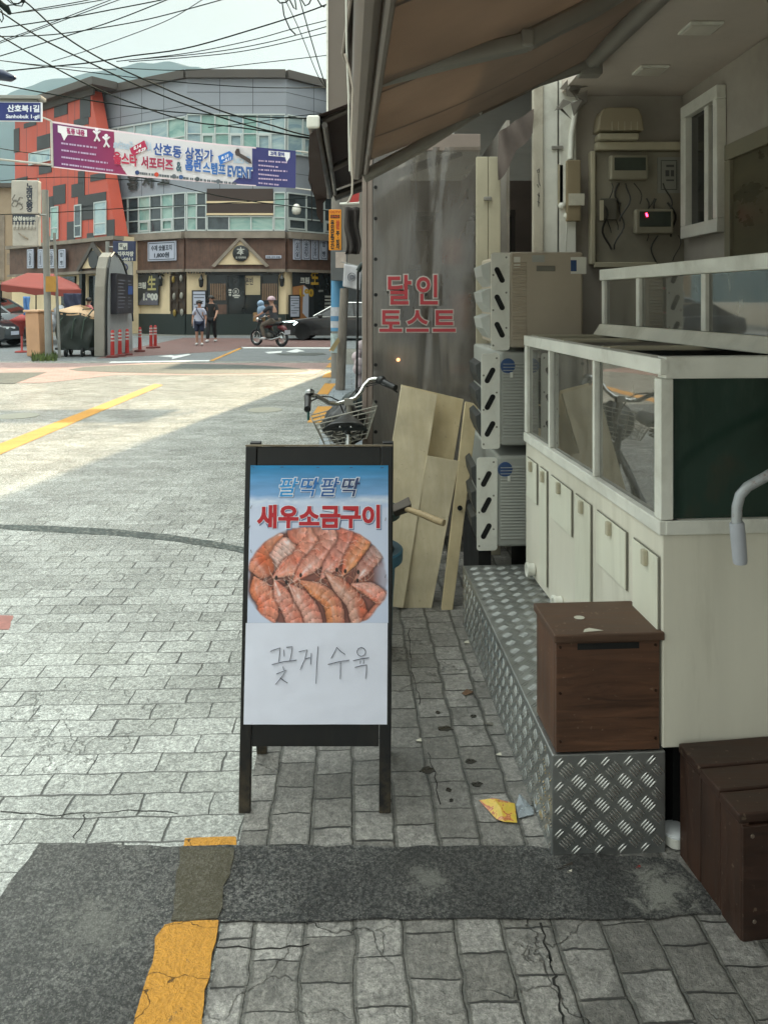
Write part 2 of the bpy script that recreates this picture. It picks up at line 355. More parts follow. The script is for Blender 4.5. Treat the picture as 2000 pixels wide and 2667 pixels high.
sheet('road', [(edge(19.2), 19.2), (-30, 19.2), (-30, 24.3), (edge(24.3), 24.3)], m_road, .005)
sheet('crossing_road', [(40, 24.3), (40, 33.4), (-60, 33.4), (-60, 24.3)], m_road, .005)
sheet('red_crossing', [gp(250, 935)[:2], gp(345, 908)[:2], gp(480, 880)[:2], gp(880, 884)[:2], gp(880, 905)[:2], gp(629, 905)[:2], gp(590, 915)[:2]], m_red, .009)
sheet('pink_paving', [gp(-300, 1000)[:2], gp(120, 998)[:2], gp(300, 978)[:2], gp(820, 977)[:2], gp(872, 946)[:2], gp(180, 947)[:2], gp(-300, 942)[:2]], m_pink, .009)
ell = [(180 + 0, 964), (220, 957), (320, 952), (470, 948), (620, 951), (730, 956), (800, 963), (805, 967), (770, 971), (650, 974), (470, 975), (300, 971), (205, 967)]
sheet('asphalt_island', [gp(x, y)[:2] for x, y in ell], m_road2, .013)
sheet('asphalt_patch', [gp(-160, 1000)[:2], gp(40, 1000)[:2], gp(122, 971)[:2], gp(-160, 974)[:2]], m_road2, .013)
# the near trench of dark asphalt: ragged outline
def ragged(pts, step=.06, amp=.006, seed=1):
    rnd = random.Random(seed); out = []
    for i in range(len(pts)):
        a = V(pts[i]); b = V(pts[(i + 1) % len(pts)]); n = max(1, int((b - a).length / step)); pr = V((-(b - a).y, (b - a).x)).normalized()
        for k in range(n):
            p = a.lerp(b, k / n) + pr * (rnd.uniform(-amp, amp) if k else 0); out.append((p.x, p.y))
    return out
tr = [gp(x, y) for x, y in [(-300, 2890), (-120, 2560), (0, 2350), (102, 2207), (480, 2214), (760, 2212), (1400, 2215), (1500, 2232), (1760, 2250), (1850, 2330), (1880, 2390), (1600, 2404), (1350, 2402), (1000, 2400), (572, 2412), (545, 2540), (515, 2700), (480, 2900)]]
sheet('asphalt_trench', ragged([(p.x, p.y) for p in tr], .05, .006, 3), m_asph, .011)
_g = [V((p.x, p.y)) for p in tr]; _c = sum(_g, V((0, 0))) / len(_g); _o = []
for i in range(len(_g)):
    e = (_g[(i + 1) % len(_g)] - _g[i - 1]).normalized(); _o.append((_g[i].x + e.y * .008, _g[i].y - e.x * .008))
sheet('road_joint', ragged(_o, .04, .005, 9), mat('joint_dirt', '#1a1917', .8, 0, .3, 20, .4), .0082)
def mark(name, px, m, z=.015, rag=0.0):
    pts = [tuple(gp(x, y)[:2]) for x, y in px]
    if rag: pts = ragged(pts, .03, rag, 5)
    return sheet(name, pts, m, z)
mark('yellow_line', [(482, 2190), (615, 2186), (617, 2213), (478, 2217)], m_yel, .008, .002)
mark('worn_yellow_line', [(468, 2220), (610, 2222), (568, 2405), (446, 2412)], m_yelw, .0145, .006)
mark('yellow_line', [(455, 2418), (570, 2413), (552, 2500), (527, 2667), (495, 2860), (300, 2860), (352, 2667), (366, 2620), (384, 2560), (398, 2525), (404, 2460), (430, 2425)], m_yel, .0155, .004)
for a, b in [((800, 1102), (834, 1060)), ((826, 1028), (851, 1000)), ((838, 984), (857, 968)), ((848, 958), (862, 946)), ((853, 938), (866, 928)), ((857, 915), (867, 906))]:
    w = (a[0] and 30 * 300 / (a[1] - 500))
    mark('yellow_line', [a, (a[0] + (a[1] - 785) * .118, a[1]), (b[0] + (b[1] - 785) * .118 - 1, b[1]), (b[0] - (a[1] - 785) * .02, b[1])], m_yel, .010)
mark('centre_line', [(-420, 1360), (0, 1186), (425, 1004), (404, 1001), (0, 1158), (-420, 1318)], m_yel, .010)
mark('centre_line', [(545, 941), (556, 941), (636, 906), (627, 906)], m_yel, .014)
mark('stop_line', [(629, 905), (862, 906), (862, 909), (625, 908)], m_wht, .014)
mark('stop_line', [(290, 943), (550, 939), (545, 942), (285, 947)], m_wht, .014)
mark('road_arrow', [(412, 929), (445, 926), (456, 928), (492, 923), (498, 925), (462, 934), (448, 937), (450, 932)], m_wht, .014)
mark('road_arrow', [(690, 918), (735, 915), (733, 920), (700, 922)], m_wht, .014)
mark('road_arrow', [(745, 917), (773, 910), (795, 916), (778, 917), (776, 919), (762, 919)], m_wht, .014)
mark('asphalt_strip', [(715, 922), (840, 920), (850, 924), (820, 927), (730, 926)], m_road2, .014)
gro = [(-200, 1368), (0, 1368), (150, 1373), (300, 1381), (450, 1396), (560, 1413), (700, 1440), (760, 1452)]
mark('road_groove', gro + [(x, y + (16 if x > 100 else 12)) for x, y in gro[::-1]], m_road2, .0075, .004)
for c, rr in (((690, 1069), .24), ((48, 1085), .26)):
    p = gp(*c); m = MB().lathe((p.x, p.y, .005), [(rr, 0), (rr, .006), (rr - .03, .009), (.001, .009)], 28)
    struct(m, 'manhole_cover', mat('manhole', '#8a887c', .6, 0, .2, 20, .6, 40, .004))
mark('red_paver', [(-60, 1605), (36, 1607), (24, 1643), (-60, 1641)], mat('red_paver', '#8a5a52', .5, 0, .2, 30, .5, 80, .004), .0068, .003)
m_stain = mat('oil_stain', '#22211d', .3, 0, .3, 30, .2)
def blot(x, y, r, sx_=1.0, seed=0):
    c = gp(x, y); rnd = random.Random(seed); k = 14; pts = [(c.x + r * sx_ * math.cos(i * 6.283 / k) * rnd.uniform(.6, 1.2), c.y + r * math.sin(i * 6.283 / k) * rnd.uniform(.6, 1.2)) for i in range(k)]
    sheet('ground_stain', pts, m_stain, .0068)
for i, q in enumerate(((1225, 1987, .014, 1.3), (1242, 2048, .014, 1.4), (1168, 2062, .012, .7), (1160, 1902, .018, 1.5), (1112, 2010, .02, 1.3), (1232, 1870, .012, 1), (1140, 1860, .011, .8), (1175, 2090, .010, .7), (1010, 2090, .012, 1.2))): blot(*q, seed=i)
def crackline(px, w, seed): 
    rnd = random.Random(seed); P_ = [gp(x, y) for x, y in px]; L_, R_2 = [], []
    for i in range(len(P_) - 1):
        for k in range(5):
            p = P_[i].lerp(P_[i + 1], k / 5) + V((rnd.uniform(-.006, .006), rnd.uniform(-.004, .004), 0)); e = (P_[i + 1] - P_[i]).normalized(); h = w * rnd.uniform(.3, 1.1); L_.append((p.x - e.y * h, p.y + e.x * h)); R_2.append((p.x + e.y * h, p.y - e.x * h))
    sheet('paving_crack', L_ + R_2[::-1], mat('crack_dark', '#171613', .8, 0, .2, 30, .2), .0066)
crackline([(1412, 2412), (1428, 2500), (1440, 2530), (1450, 2580), (1462, 2640), (1470, 2700)], .0035, 1); crackline([(1065, 1640), (1068, 1720), (1085, 1800), (1095, 1850)], .0017, 2); crackline([(1117, 1965), (1135, 2030), (1150, 2120)], .0017, 3); crackline([(560, 2470), (700, 2478), (830, 2462)], .0017, 4); crackline([(0, 2120), (150, 2128), (330, 2116), (500, 2124)], .0017, 5); crackline([(190, 2190), (215, 2150), (225, 2118)], .0017, 6)
# far hills
def hill(u, v):
    x = -1300 + 2600 * u
    h = 468 + 10 * math.sin(u * 17 + 2) + 5 * math.sin(u * 61)
    h *= max(0.0, 1 - abs((x + 500) / 1250) ** 1.8) if x > -500 else 1 - .22 * abs((x + 500) / 400) ** 1.5; h = max(h, 60)
    d = 1150 + 520 * v; prof = min(1, v * 1.4)
    j = 5 * mnoise.noise(V((x * .03, v * 30, 0)))
    return V((x, d, (h + j * 1.2) * prof - 2))
struct(MB().grid(hill, 240, 24), 'hills', mat('hill_forest', '#22332f', .9, 0, .35, .02, 0, spec=.1), smooth=0)
# ================================================================ RIGHT SIDE: the shop block
m_cream = mat('cream_panel', '#d8d4c5', .4, 0, .09, 4, .1, 60, .002, .5, .55, '#70664c', (1, 1, .16))
m_white = mat('white_metal', '#dcdcd3', .4, 0, .1, 6, .08, 70, .002, .5, .4, '#7a7058')
m_ivory = mat('ivory_plastic', '#b5ae98', .5, 0, .1, 3, .08, 80, .001, .4, .2, '#5e5646')
m_dark = mat('black_gap', '#0c0d0d', .8, 0, .1, 5, 0)
m_seam = mat('panel_seam', '#77756a', .7, 0, .2, 8, 0)
m_wallg = mat('dark_shop_wall', '#a09a91', .8, 0, .15, 2, .2, 50, .004, .3, .3, '#35322d')
m_conc2 = mat('grey_render', '#8f8d88', .85, 0, .1, 1.2, .2, 40, .004, .3, .25, '#5b5954')
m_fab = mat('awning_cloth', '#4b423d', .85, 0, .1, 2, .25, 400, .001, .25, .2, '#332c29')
m_fab2 = mat('brown_awning_cloth', '#3b302d', .85, 0, .12, 2, .25, 400, .001, .25, .2, '#241d1b')
m_alu = mat('aluminium_bar', '#8e8b84', .42, .35, .1, 4, .05, 60, .001)
m_steel = mat('chrome', '#c9cac8', .18, 1.0, .05, 6, .03, 80, .001)
m_black = mat('black_plastic', '#121314', .45, 0, .2, 8, .15, 120, .001)
# --- checker plate step
m_plate = mat('checker_aluminium', '#a2a4a3', .38, .88, .16, 5, .12, 150, .001, .5, .35, '#4a4a46')
st = thing('checker_plate_step', 'long low box step clad in raised diamond pattern aluminium before the cream tank', 'step', (.55, 2.1, 0))
A0 = V((.452, 2.066, 0)); A1 = V((.365, 3.55, 0)); sdir = (A1 - A0).normalized(); srt = V((sdir.y, -sdir.x, 0)); SH = .279; SWd = .312
slen = (A1 - A0).length
near = Pl(A0, srt, UP); left = Pl(A1, -sdir, UP); top = Pl(A0 + UP * SH, srt, sdir)
b = MB(); b.hexa([A0, A0 + srt * SWd, A1 + srt * SWd, A1, A0 + UP * SH, A0 + srt * SWd + UP * SH, A1 + srt * SWd + UP * SH, A1 + UP * SH])
b.build('box', m_plate, st, bevel=.003)
def tread(pl, W, L, seed):
    m = MB(); rnd = random.Random(seed); P = .0635; ni = int(W / P * 2) + 2; nj = int(L / P * 2) + 2
    for i in range(-1, ni):
        for j in range(-1, nj):
            if (i + j) % 2: continue
            cu, cv = .01 + i * P / 2, .012 + j * P / 2; sg = 1 if i % 2 == 0 else -1
            for k in range(5):
                o = (k - 2) * .0085; ln = .019 - .001 * abs(k - 2)
                ca, sa = .7071, .7071 * sg
                ku, kv = cu - sa * o * 1.0, cv + ca * o
                e0 = (ku - ca * ln, kv - sa * ln); e1 = (ku + ca * ln, kv + sa * ln)
                if not (0.002 < min(e0[0], e1[0]) and max(e0[0], e1[0]) < W - .002 and .002 < min(e0[1], e1[1]) and max(e0[1], e1[1]) < L - .002): continue
                pu, pv = -sa * .0029, ca * .0029; h = .0027
                q = []
                for t_, w_ in ((-1, 0), (-.5, .9), (0, 1), (.5, .9), (1, 0)):
                    q.append((ku + ca * ln * t_, kv + sa * ln * t_, w_))
                vs = []; 
                for (u, v, w_) in q: vs += [pl.p(u - pu * w_, v - pv * w_, .0003), pl.p(u, v, .0003 + h * w_), pl.p(u + pu * w_, v + pv * w_, .0003)]
                fs = []
                for a in range(4):
                    c0 = a * 3; fs += [(c0, c0 + 3, c0 + 4, c0 + 1), (c0 + 1, c0 + 4, c0 + 5, c0 + 2)]
                m.add(vs, fs)
    return m
m_rib = mat('tread_rib', '#dcdcd8', .22, .9, .1, 30, 0)
tread(near, SWd, SH, 1).build('raised_tread', m_rib, st, smooth=0); tread(left, slen, SH, 2).build('raised_tread', m_rib, st, smooth=0)
tread(top, SWd, slen, 3).build('raised_tread', mat('dull_top_tread', '#8d8f8d', .5, .8, .25, 12, .2), st, smooth=0)  # top ribs darker and rougher than the side ribs
# --- wooden drop box on the step
m_bw = wood('brown_box_wood', '#634330', '#3a261b', .5, 'X', 4); m_bwl = wood('brown_lid_wood', '#5d4433', '#3f2c20', .55, 'X', 3)
m_scr = mat('screw_head', '#3c2b22', .35, .6, .1, 30, 0); m_scrap = mat('paper_scrap', '#b9b5a6', .8, 0, .1, 30, .2)
bx = thing('wooden_drop_box', 'brown wooden box with a slot under its lid standing on the aluminium step', 'wooden box', (.6, 2.15, SH))
bo = A0 + srt * .012 + sdir * .004 + UP * (SH + .004); bp = Pl(bo, srt, UP); BW, BD, BH = .285, .205, .296
b = MB(); b.pbox(bp, 0, BW, 0, BH, -.016, 0); b.build('front_board', m_bw, bx, bevel=.002)
b = MB(); b.pbox(bp, 0, .014, 0, BH, -BD, -.0165); b.pbox(bp, BW - .014, BW, 0, BH, -BD, -.0165); b.pbox(bp, .0145, BW - .0145, 0, BH, -BD, -BD + .012)
b.pbox(bp, .0145, BW - .0145, .001, .012, -BD + .013, -.0165); b.build('side_boards', wood('brown_box_side', '#684733', '#422d20', .55, 'Z', 4), bx, bevel=.002)
b = MB(); b.pbox(bp, -.007, BW + .012, BH + .001, BH + .024, -BD - .012, .008); lid = b.build('lid', m_bwl, bx, bevel=.004)
b = MB(); b.pbox(bp, .058, .228, BH - .020, BH - .003, -.004, .0012); b.build('slot', m_dark, bx)
b = MB()
for u, v in ((.011, .03), (.011, .16), (.011, BH - .012), (BW - .011, .03), (BW - .011, .16), (BW - .011, BH - .012)):
    b.lathe(bp.p(u, v, .0002), [(.0045, 0), (.004, .0016), (.0005, .0018)], 10, bp.n)
b.build('screws', m_scr, bx)
tp = Pl(bp.p(0, BH + .0245, 0), srt, sdir)
b = MB(); b.poly([tp.p(.075, .004, .001), tp.p(.135, .012, .001), tp.p(.1, .03, .001), tp.p(.085, .022, .0012)]); b.build('torn_paper', m_scrap, lid); b = MB()
b.poly([tp.p(.095 + .012 * math.cos(a) * 1.3, .10 + .013 * math.sin(a), .001) for a in [i * .6 for i in range(10)]])
b.build('torn_paper', m_scrap, lid)
# --- lower tank
N = V((.752, 2.085, 0)); Fp = V((.642, 3.5, 0)); td = (Fp - N).normalized(); trt = V((td.y, -td.x, 0)); TL = (Fp - N).length; TW = .95
sp = Pl(Fp, -td, UP)              # street side of the tank, u runs from the far end to the near corner
npn = Pl(N, trt, UP)              # end facing the camera
tk = thing('fish_tank', 'large cream panelled live seafood tank with green end pane and cupboard doors below', 'fish tank', N)
ZB, ZR, ZG, ZT = .285, .865, .905, 1.345
b = MB(); b.hexa([npn.p(0.004, ZB, -.002), npn.p(TW, ZB, -.002), npn.p(TW, ZB, -TL), npn.p(0.004, ZB, -TL), npn.p(.004, ZR, -.002), npn.p(TW, ZR, -.002), npn.p(TW, ZR, -TL), npn.p(.004, ZR, -TL)])
b.build('cabinet', m_cream, tk, bevel=.004)
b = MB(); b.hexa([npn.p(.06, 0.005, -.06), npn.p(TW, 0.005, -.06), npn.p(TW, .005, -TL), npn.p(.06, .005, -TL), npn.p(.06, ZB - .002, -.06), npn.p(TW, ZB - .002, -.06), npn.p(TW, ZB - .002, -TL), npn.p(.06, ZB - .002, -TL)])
b.build('plinth', m_dark, tk)  # black box fills the shaded gap under the tank
b = MB()
b.pbox(sp, 0, TL + .006, ZR + .001, ZG, -.05, .008); b.pbox(npn, .009, TW, ZR + .001, ZG, -.05, .008)      # sill rails
b.pbox(sp, 0, TL + .006, ZT - .045, ZT, -.045, .006); b.pbox(npn, .009, TW, ZT - .055, ZT + .004, -.045, .006)  # top rails
for x in (1366, 1428, 1543):
    u = sp.px(x, 1000)[0]; b.pbox(sp, u, u + (.018 if x > 1370 else .022), ZG + .001, ZT - .046, -.035, .002)
b.pbox(npn, -.003, .033, ZG + .001, ZT - .056, -.04, .003)
b.pbox(npn, TW - .04, TW, ZG + .001, ZT - .056, -.04, .003)
b.pbox(Pl(Fp, trt, UP), .0, .03, ZG + .001, ZT - .046, 0, .03)
b.build('frame', m_white, tk, bevel=.003)
g = MB(); 
for a, c in ((1371, 1428), (1434, 1543), (1551, 1713)):
    ua, uc = sp.px(a, 1000)[0], sp.px(c, 1000)[0]
    g = MB(); g.pbox(sp, ua, uc, ZG + .001, ZT - .046, -.02, -.014); g.build('side_pane', glass('tank_glass', '#8f958c', .13, .02, .5, '#8b897f'), tk)
g = MB(); g.pbox(npn, .034, TW - .041, ZG + .001, ZT - .056, -.02, -.012)
t = NT('green_tank_pane'); v = t.coord('Object', (1, 1, .6)); a = t.noise(v, 2.2, 5, .6, .4)
m_green = t.fin(t.mix(t.mr(t.noise(t.coord('Object', (1, 1, .2)), 9, 7, .75), .5, .75, 0, .35), t.ramp(a, [(.3, lin('#12261d')), (.55, lin('#22382f')), (.72, lin('#3f3a2c'))]), lin('#4c5a4c')), .15, None, None, .5)
g.build('green_pane', m_green, tk)
w = MB(); w.hexa([npn.p(.04, ZG + .01, -.06), npn.p(TW - .05, ZG + .01, -.06), npn.p(TW - .05, ZG + .01, -TL + .04), npn.p(.04, ZG + .01, -TL + .04), npn.p(.04, ZG + .30, -.06), npn.p(TW - .05, ZG + .30, -.06), npn.p(TW - .05, ZG + .30, -TL + .04), npn.p(.04, ZG + .30, -TL + .04)])
b = MB(); b.pbox(npn, TW - .04, TW - .03, ZG, ZT - .06, -TL, -.05); b.pbox(npn, .05, TW - .05, ZG + .0015, ZG + .006, -TL + .03, -.05); b.pbox(npn, .05, TW - .05, ZG, ZT - .06, -TL + .005, -TL + .015)
b.build('tank_lining', mat('tank_lining', '#8d8876', .5, 0, .25, 4, .1, 40, .003, .4, .4, '#33352c'), tk)
b = MB(); b.tube([npn.p(.16, 1.24, -.33), npn.p(.16, 1.0, -.33), npn.p(.13, .97, -.33), npn.p(.11, .965, -.33)], .02, 10); b.tube([npn.p(.2, 1.3, -.5), npn.p(.2, .93, -.5)], .012, 8)
b.build('filter_pipe', m_ivory, tk, smooth=40)
# cupboard doors and handles: positions on the tank's own side plane
def c2(x, y): return (x / 2.074 + 1200, y / 2.074 + 600)
doors = [(360, 1182, 412, 1470, .20), (430, 1232, 466, 1850, 0), (490, 1278, 600, 1655, .2), (622, 1368, 703, 1900, 0), (737, 1448, 895, 1870, .2), (935, 1592, 1068, 2100, 0)]
hand = [(388, 1275), (453, 1330), (541, 1392), (664, 1495), (815, 1610), (1012, 1765)]
m_door = mat('cream_door', '#dbdac9', .38, 0, .08, 4, .05, 60, .002, .5, .5, '#7c745c', (1, 1, .16))
ztop = .800; sm = MB()
for k, ((x0, y0, x1, y1, zz), (hx, hy)) in enumerate(zip(doors, hand)):
    u0 = sp.px(*c2(x0, y0))[0]; u1 = sp.px(*c2(x1, y0 + (x1 - x0) * .62))[0]
    z0 = (sp.px(*c2(386, 1455))[1], .33, sp.px(*c2(545, 1600))[1], .33, sp.px(*c2(819, 1869))[1], .33)[k]
    sm.pbox(sp, u0 - .003, u1 + .003, z0 - .003, ztop + .003, -.001, .0012)
    d = MB(); d.pbox(sp, u0, u1, z0, ztop, 0.0015, .006); dr = d.build('door', m_door, tk, bevel=.0015)
    hu, hz = sp.px(*c2(hx, hy)); hu = min(max(hu, u0 + .015), u1 - .015)
    h = MB(); h.pbox(sp, hu - .011, hu + .011, hz - .022, hz + .022, .0062, .020); h.build('handle', m_ivory, dr, bevel=.003)
sm.build('door_seams', m_seam, tk)
def stain_box(): pass
# lid slats on the tank: run across from the street side to the tank above
b = MB()
for x in (1369, 1384, 1430, 1446, 1545, 1562):
    u = sp.px(x, 893)[0]; p0 = sp.p(u, ZT - .008, -.03); b.pbox(Pl(p0, trt, UP), 0, .42, 0, .012, -.009, .009)
b.build('lid_slats', m_ivory, tk, bevel=.002)
b = MB(); b.pbox(npn, .03, TW, ZT - .05, ZT - .045, -TL + .03, -.05); b.build('open_top_shade', mat('open_top_shade', '#232a2b', .35, 0, .2, 5, .1), tk)  # dark sheet stands in for the shade inside the open tank top
for q in ((1390, 1468), (1461, 1562)):
    b = MB(); u = sp.px(*q)[0]; z = .33 if q[0] < 1400 else .335
    c = sp.p(u, z, .0); b.lathe(c, [(.026, 0), (.026, .022), (.03, .023), (.03, .034), (.02, .034), (.018, .01), (.001, .01)], 18, sp.n); b.build('drain_stub', m_white, tk, smooth=40)
# --- upper tank
UA = V((.985, 3.5, 0)); UB = V((1.155, 2.0, 0)); ud = (UB - UA).normalized(); ut = Pl(UA, ud, UP); UL = (UB - UA).length + .5
tk2 = thing('upper_fish_tank', 'white framed glass tank raised on the back of the green paned tank', 'fish tank', UA + UP * 1.35)
Z0, Z1 = 1.352, 1.64
b = MB(); b.pbox(ut, -.004, UL, Z1 - .045, Z1 + .004, -.04, .004)
posts = [1566, 1655, 1824]
for x in posts:
    u = ut.px(x, 780)[0]; b.pbox(ut, u, u + .03, Z0 + .046, Z1 - .046, -.03, .001)
b.pbox(ut, UL - .03, UL, Z0 + .046, Z1 - .046, -.03, .001)
for w0 in (-.55,):
    b.pbox(ut, 0, UL, Z1 - .045, Z1 + .002, w0, w0 + .04); b.pbox(ut, 0, UL, Z0 + .02, Z0 + .045, w0, w0 + .04)
    for u in (0, UL / 2, UL - .03): b.pbox(ut, u, u + .03, Z0 + .046, Z1 - .046, w0, w0 + .03)
b.pbox(ut, 0, .03, Z1 - .045, Z1, -.509, -.041)
b.build('frame', m_white, tk2, bevel=.003)
b = MB(); b.prism([ut.p(-.01, Z0 + .045, -.004), ut.p(-.01, Z0 + .045, .0), ut.p(-.01, Z0, .03), ut.p(-.01, Z0 - .004, .03), ut.p(-.01, Z0 - .004, -.55), ut.p(-.01, Z0 + .02, -.55)], ud * UL)
b.build('base_skirt', m_cream, tk2, bevel=.002)
for i, x in enumerate(posts):
    u0 = ut.px(x, 780)[0] + .031; u1 = (ut.px(posts[i + 1], 780)[0] - .001) if i < 2 else UL - .031
    g = MB(); g.pbox(ut, u0, u1, Z0 + .046, Z1 - .046, -.018, -.013); g.build('pane', glass('tank_glass2', '#a0a49c', .16, .03, .5, '#86847a'), tk2)
g = MB(); g.pbox(ut, .031, UL - .031, Z0 + .046, Z1 - .046, -.54, -.535); g.build('back_panel', mat('tank_back', '#5b5850', .4, 0, .2, 3, .1, 40, .003, .4, .4, '#2f302a'), tk2)
b = MB(); b.tube([ut.p(-.03, Z0 - .01, -.03), ut.p(-.03, Z0 + .12, -.03)], .007, 8); b.build('overflow_pipe', m_white, tk2)
# --- grey pipe tap hanging at the right
tap = thing('pipe_tap', 'grey metal water pipe with rusty bend and plastic grip hanging before the green pane', 'pipe', at(1925, 1400, 1.9))
D = 1.93; m_pipe = NT('rusty_pipe'); v = m_pipe.coord('Object'); a = m_pipe.noise(v, 16, 6, .7)
m_pipe = m_pipe.fin(m_pipe.mix(m_pipe.mr(a, .52, .62, 0, .9), lin('#a9adb0'), lin('#7a4a2c')), .45, None, .3)
pp = [at(2250, 1120, D), at(2080, 1190, D), at(1990, 1243, D), at(1945, 1268, D), at(1926, 1290, D), at(1918, 1320, D), at(1917, 1372, D)]
pv = MB(); pv.tube(pp, .0125, 12); pv.build('pipe', m_pipe, tap, smooth=40)
pv = MB(); pv.tube([at(1917, 1360, D), at(1918, 1364, D), at(1921, 1400, D), at(1926, 1460, D), at(1927, 1467, D)], [.0155, .018, .0185, .0175, .016], 14); pv.build('grip', mat('grey_grip', '#a7aab2', .45, 0, .08, 9, .05), tap, smooth=40)
b = MB(); b.box((2250 / 2000 * 0 + 1.19, D - .03, 1.10), (1.25, D + .03, 1.35)); b.build('wall_bracket', m_alu, tap, bevel=.004)
# --- brown wooden steps at the lower right
m_sw = wood('dark_step_wood', '#412a20', '#281911', .5, 'X', 4); m_sw2 = wood('dark_step_wood_side', '#452d21', '#2a1a12', .5, 'Z', 4)
stp = thing('wooden_step', 'dark red brown plank step standing at the right edge beside the aluminium step', 'wooden step', (1.1, 1.9, 0))
wa = V((.835, 1.793, 0)); wb = V((.797, 2.075, 0)); wdv = (wb - wa).normalized(); wrt = V((wdv.y, -wdv.x, 0)); wl = (wb - wa).length
wp = Pl(wb, -wdv, UP); wn2 = Pl(wa, wrt, UP); WW = .75; WH = .308
b = MB(); e = [0, .38, .7, 1.0]
for k in range(3): b.pbox(wp, wl * e[k] + .0015, wl * e[k + 1] - .0015, 0.004, WH - .026 - .0012 * k, -.02, .0015 * k)
b.build('side_planks', m_sw2, stp, bevel=.003)
b = MB()
for k in range(3):
    b.hexa([wp.p(wl * e[k] + .0015, WH - .024 + dz - .003 * k, .004 + .0015 * k - dw) for dz in (0,) for dw in (0, WW)] + [wp.p(wl * e[k + 1] - .0015, WH - .024 - .003 * k, .004 + .0015 * k - dw) for dw in (WW, 0)] +
           [wp.p(wl * e[k] + .0015, WH - .003 * k, .004 + .0015 * k - dw) for dw in (0, WW)] + [wp.p(wl * e[k + 1] - .0015, WH - .003 * k, .004 + .0015 * k - dw) for dw in (WW, 0)])
b.build('top_planks', m_sw, stp, bevel=.004)
b = MB(); b.pbox(wn2, .0, WW, .004, WH - .034, -.018, .002); b.build('front_board', m_sw, stp, bevel=.003)
b = MB()
for u, v in ((.03, .05), (.025, .25), (.16, .05), (.17, .25), (.3, .1)): b.lathe(wn2.p(u, v, .002), [(.005, 0), (.0045, .0012), (.0005, .0015)], 10, wn2.n)
b.build('screws', mat('bright_screw', '#8a7c70', .3, .7, .1, 20, 0), stp)
# small white tub in the dark gap
p = gp(1768, 2222); tb = thing('plastic_tub', 'small white lidded plastic tub lying in the dark gap beside the step', 'tub', p)
b = MB(); b.lathe(p + V((.0, .03, 0.005)), [(.02, 0), (.03, .004), (.034, .03), (.03, .034), (.001, .034)], 18); b.build('cup', m_white, tb, smooth=40)
b = MB(); b.lathe(p + V((0, .03, .0395)), [(.037, 0), (.037, .006), (.028, .009), (.001, .009)], 18); b.build('tub_lid', mat('tub_lid', '#d5d8da', .35), tb, smooth=40)
# litter
m_wrap = NT('wrapper_print'); v = m_wrap.coord('Object'); a = m_wrap.noise(v, 26, 4, .6, 1.0)
m_wrap = m_wrap.fin(m_wrap.ramp(a, [(.40, lin('#b8a032')), (.52, lin('#c9a53e')), (.56, lin('#9a3a2a')), (.62, lin('#c28a58'))]), .3, m_wrap.bump(m_wrap.noise(v, 40, 3), .5, .004))
def litter(px, hs): 
    pts = [gp(x, y) + UP * (.010 + h) for (x, y), h in zip(px, hs)]; c = sum(pts, V()) / len(pts) + UP * .008
    m = MB(); k = len(pts); m.add(pts + [c], [(i, (i + 1) % k, k) for i in range(k)]); return m
one(litter([(1247, 2093), (1285, 2098), (1340, 2107), (1346, 2152), (1312, 2153), (1292, 2144)], [0, .012, .006, 0, .004, .002]), 'snack_wrapper', m_wrap, 'crumpled yellow and red snack wrapper on the pavers by the aluminium step', 'wrapper', solid=.001)
one(litter([(1343, 2108), (1352, 2086), (1388, 2118), (1390, 2130), (1350, 2140)], [0, .012, .004, 0, 0]), 'plastic_scrap', mat('silver_film', '#8d949a', .25, .5, .15, 20, .5, 30, .004), 'torn silvery plastic scrap beside the yellow wrapper', 'plastic scrap', solid=.001)
def bit(nm, lab, px, m, h=.004):
    pts = [gp(x, y) + UP * (.0095 + h * (i % 2)) for i, (x, y) in enumerate(px)]; one(MB().poly(pts), nm, m, lab, 'litter', solid=.0012)
bit('dry_leaf', 'small brown dry leaf on the pavers near the aluminium step', [(1202, 1812), (1215, 1805), (1232, 1808), (1230, 1814), (1212, 1818)], mat('leaf_brown', '#5d4430', .8, 0, .2, 30, .2), .006)
bit('twig', 'short dark twig on the asphalt before the aluminium step', [(1448, 2272), (1490, 2258), (1492, 2263), (1452, 2278)], mat('twig_dark', '#2e2720', .8))
bit('twig', 'short grey stick on the pavers left of the aluminium step', [(1260, 1890), (1284, 1892), (1283, 1896), (1259, 1894)], mat('stick_grey', '#5b574f', .8))
for k, (x, y, lab) in enumerate(((1214, 1678, 'tiny white paper bit near the far end of the aluminium step'), (1298, 1972, 'tiny white paper bit left of the step corner above the wrapper'), (1482, 2280, 'pale chip lying on the dark asphalt beside the twig'), (1660, 2268, 'tiny red scrap on the pale patch of asphalt'), (1090, 1935, 'tiny pale crumb between pavers right of the sign'))):
    bit('paper_bit', lab, [(x - 7, y), (x + 6, y - 3), (x + 8, y + 3), (x - 4, y + 4)], m_scrap if 'red' not in lab else mat('red_scrap', '#8a2a24', .6), .003)
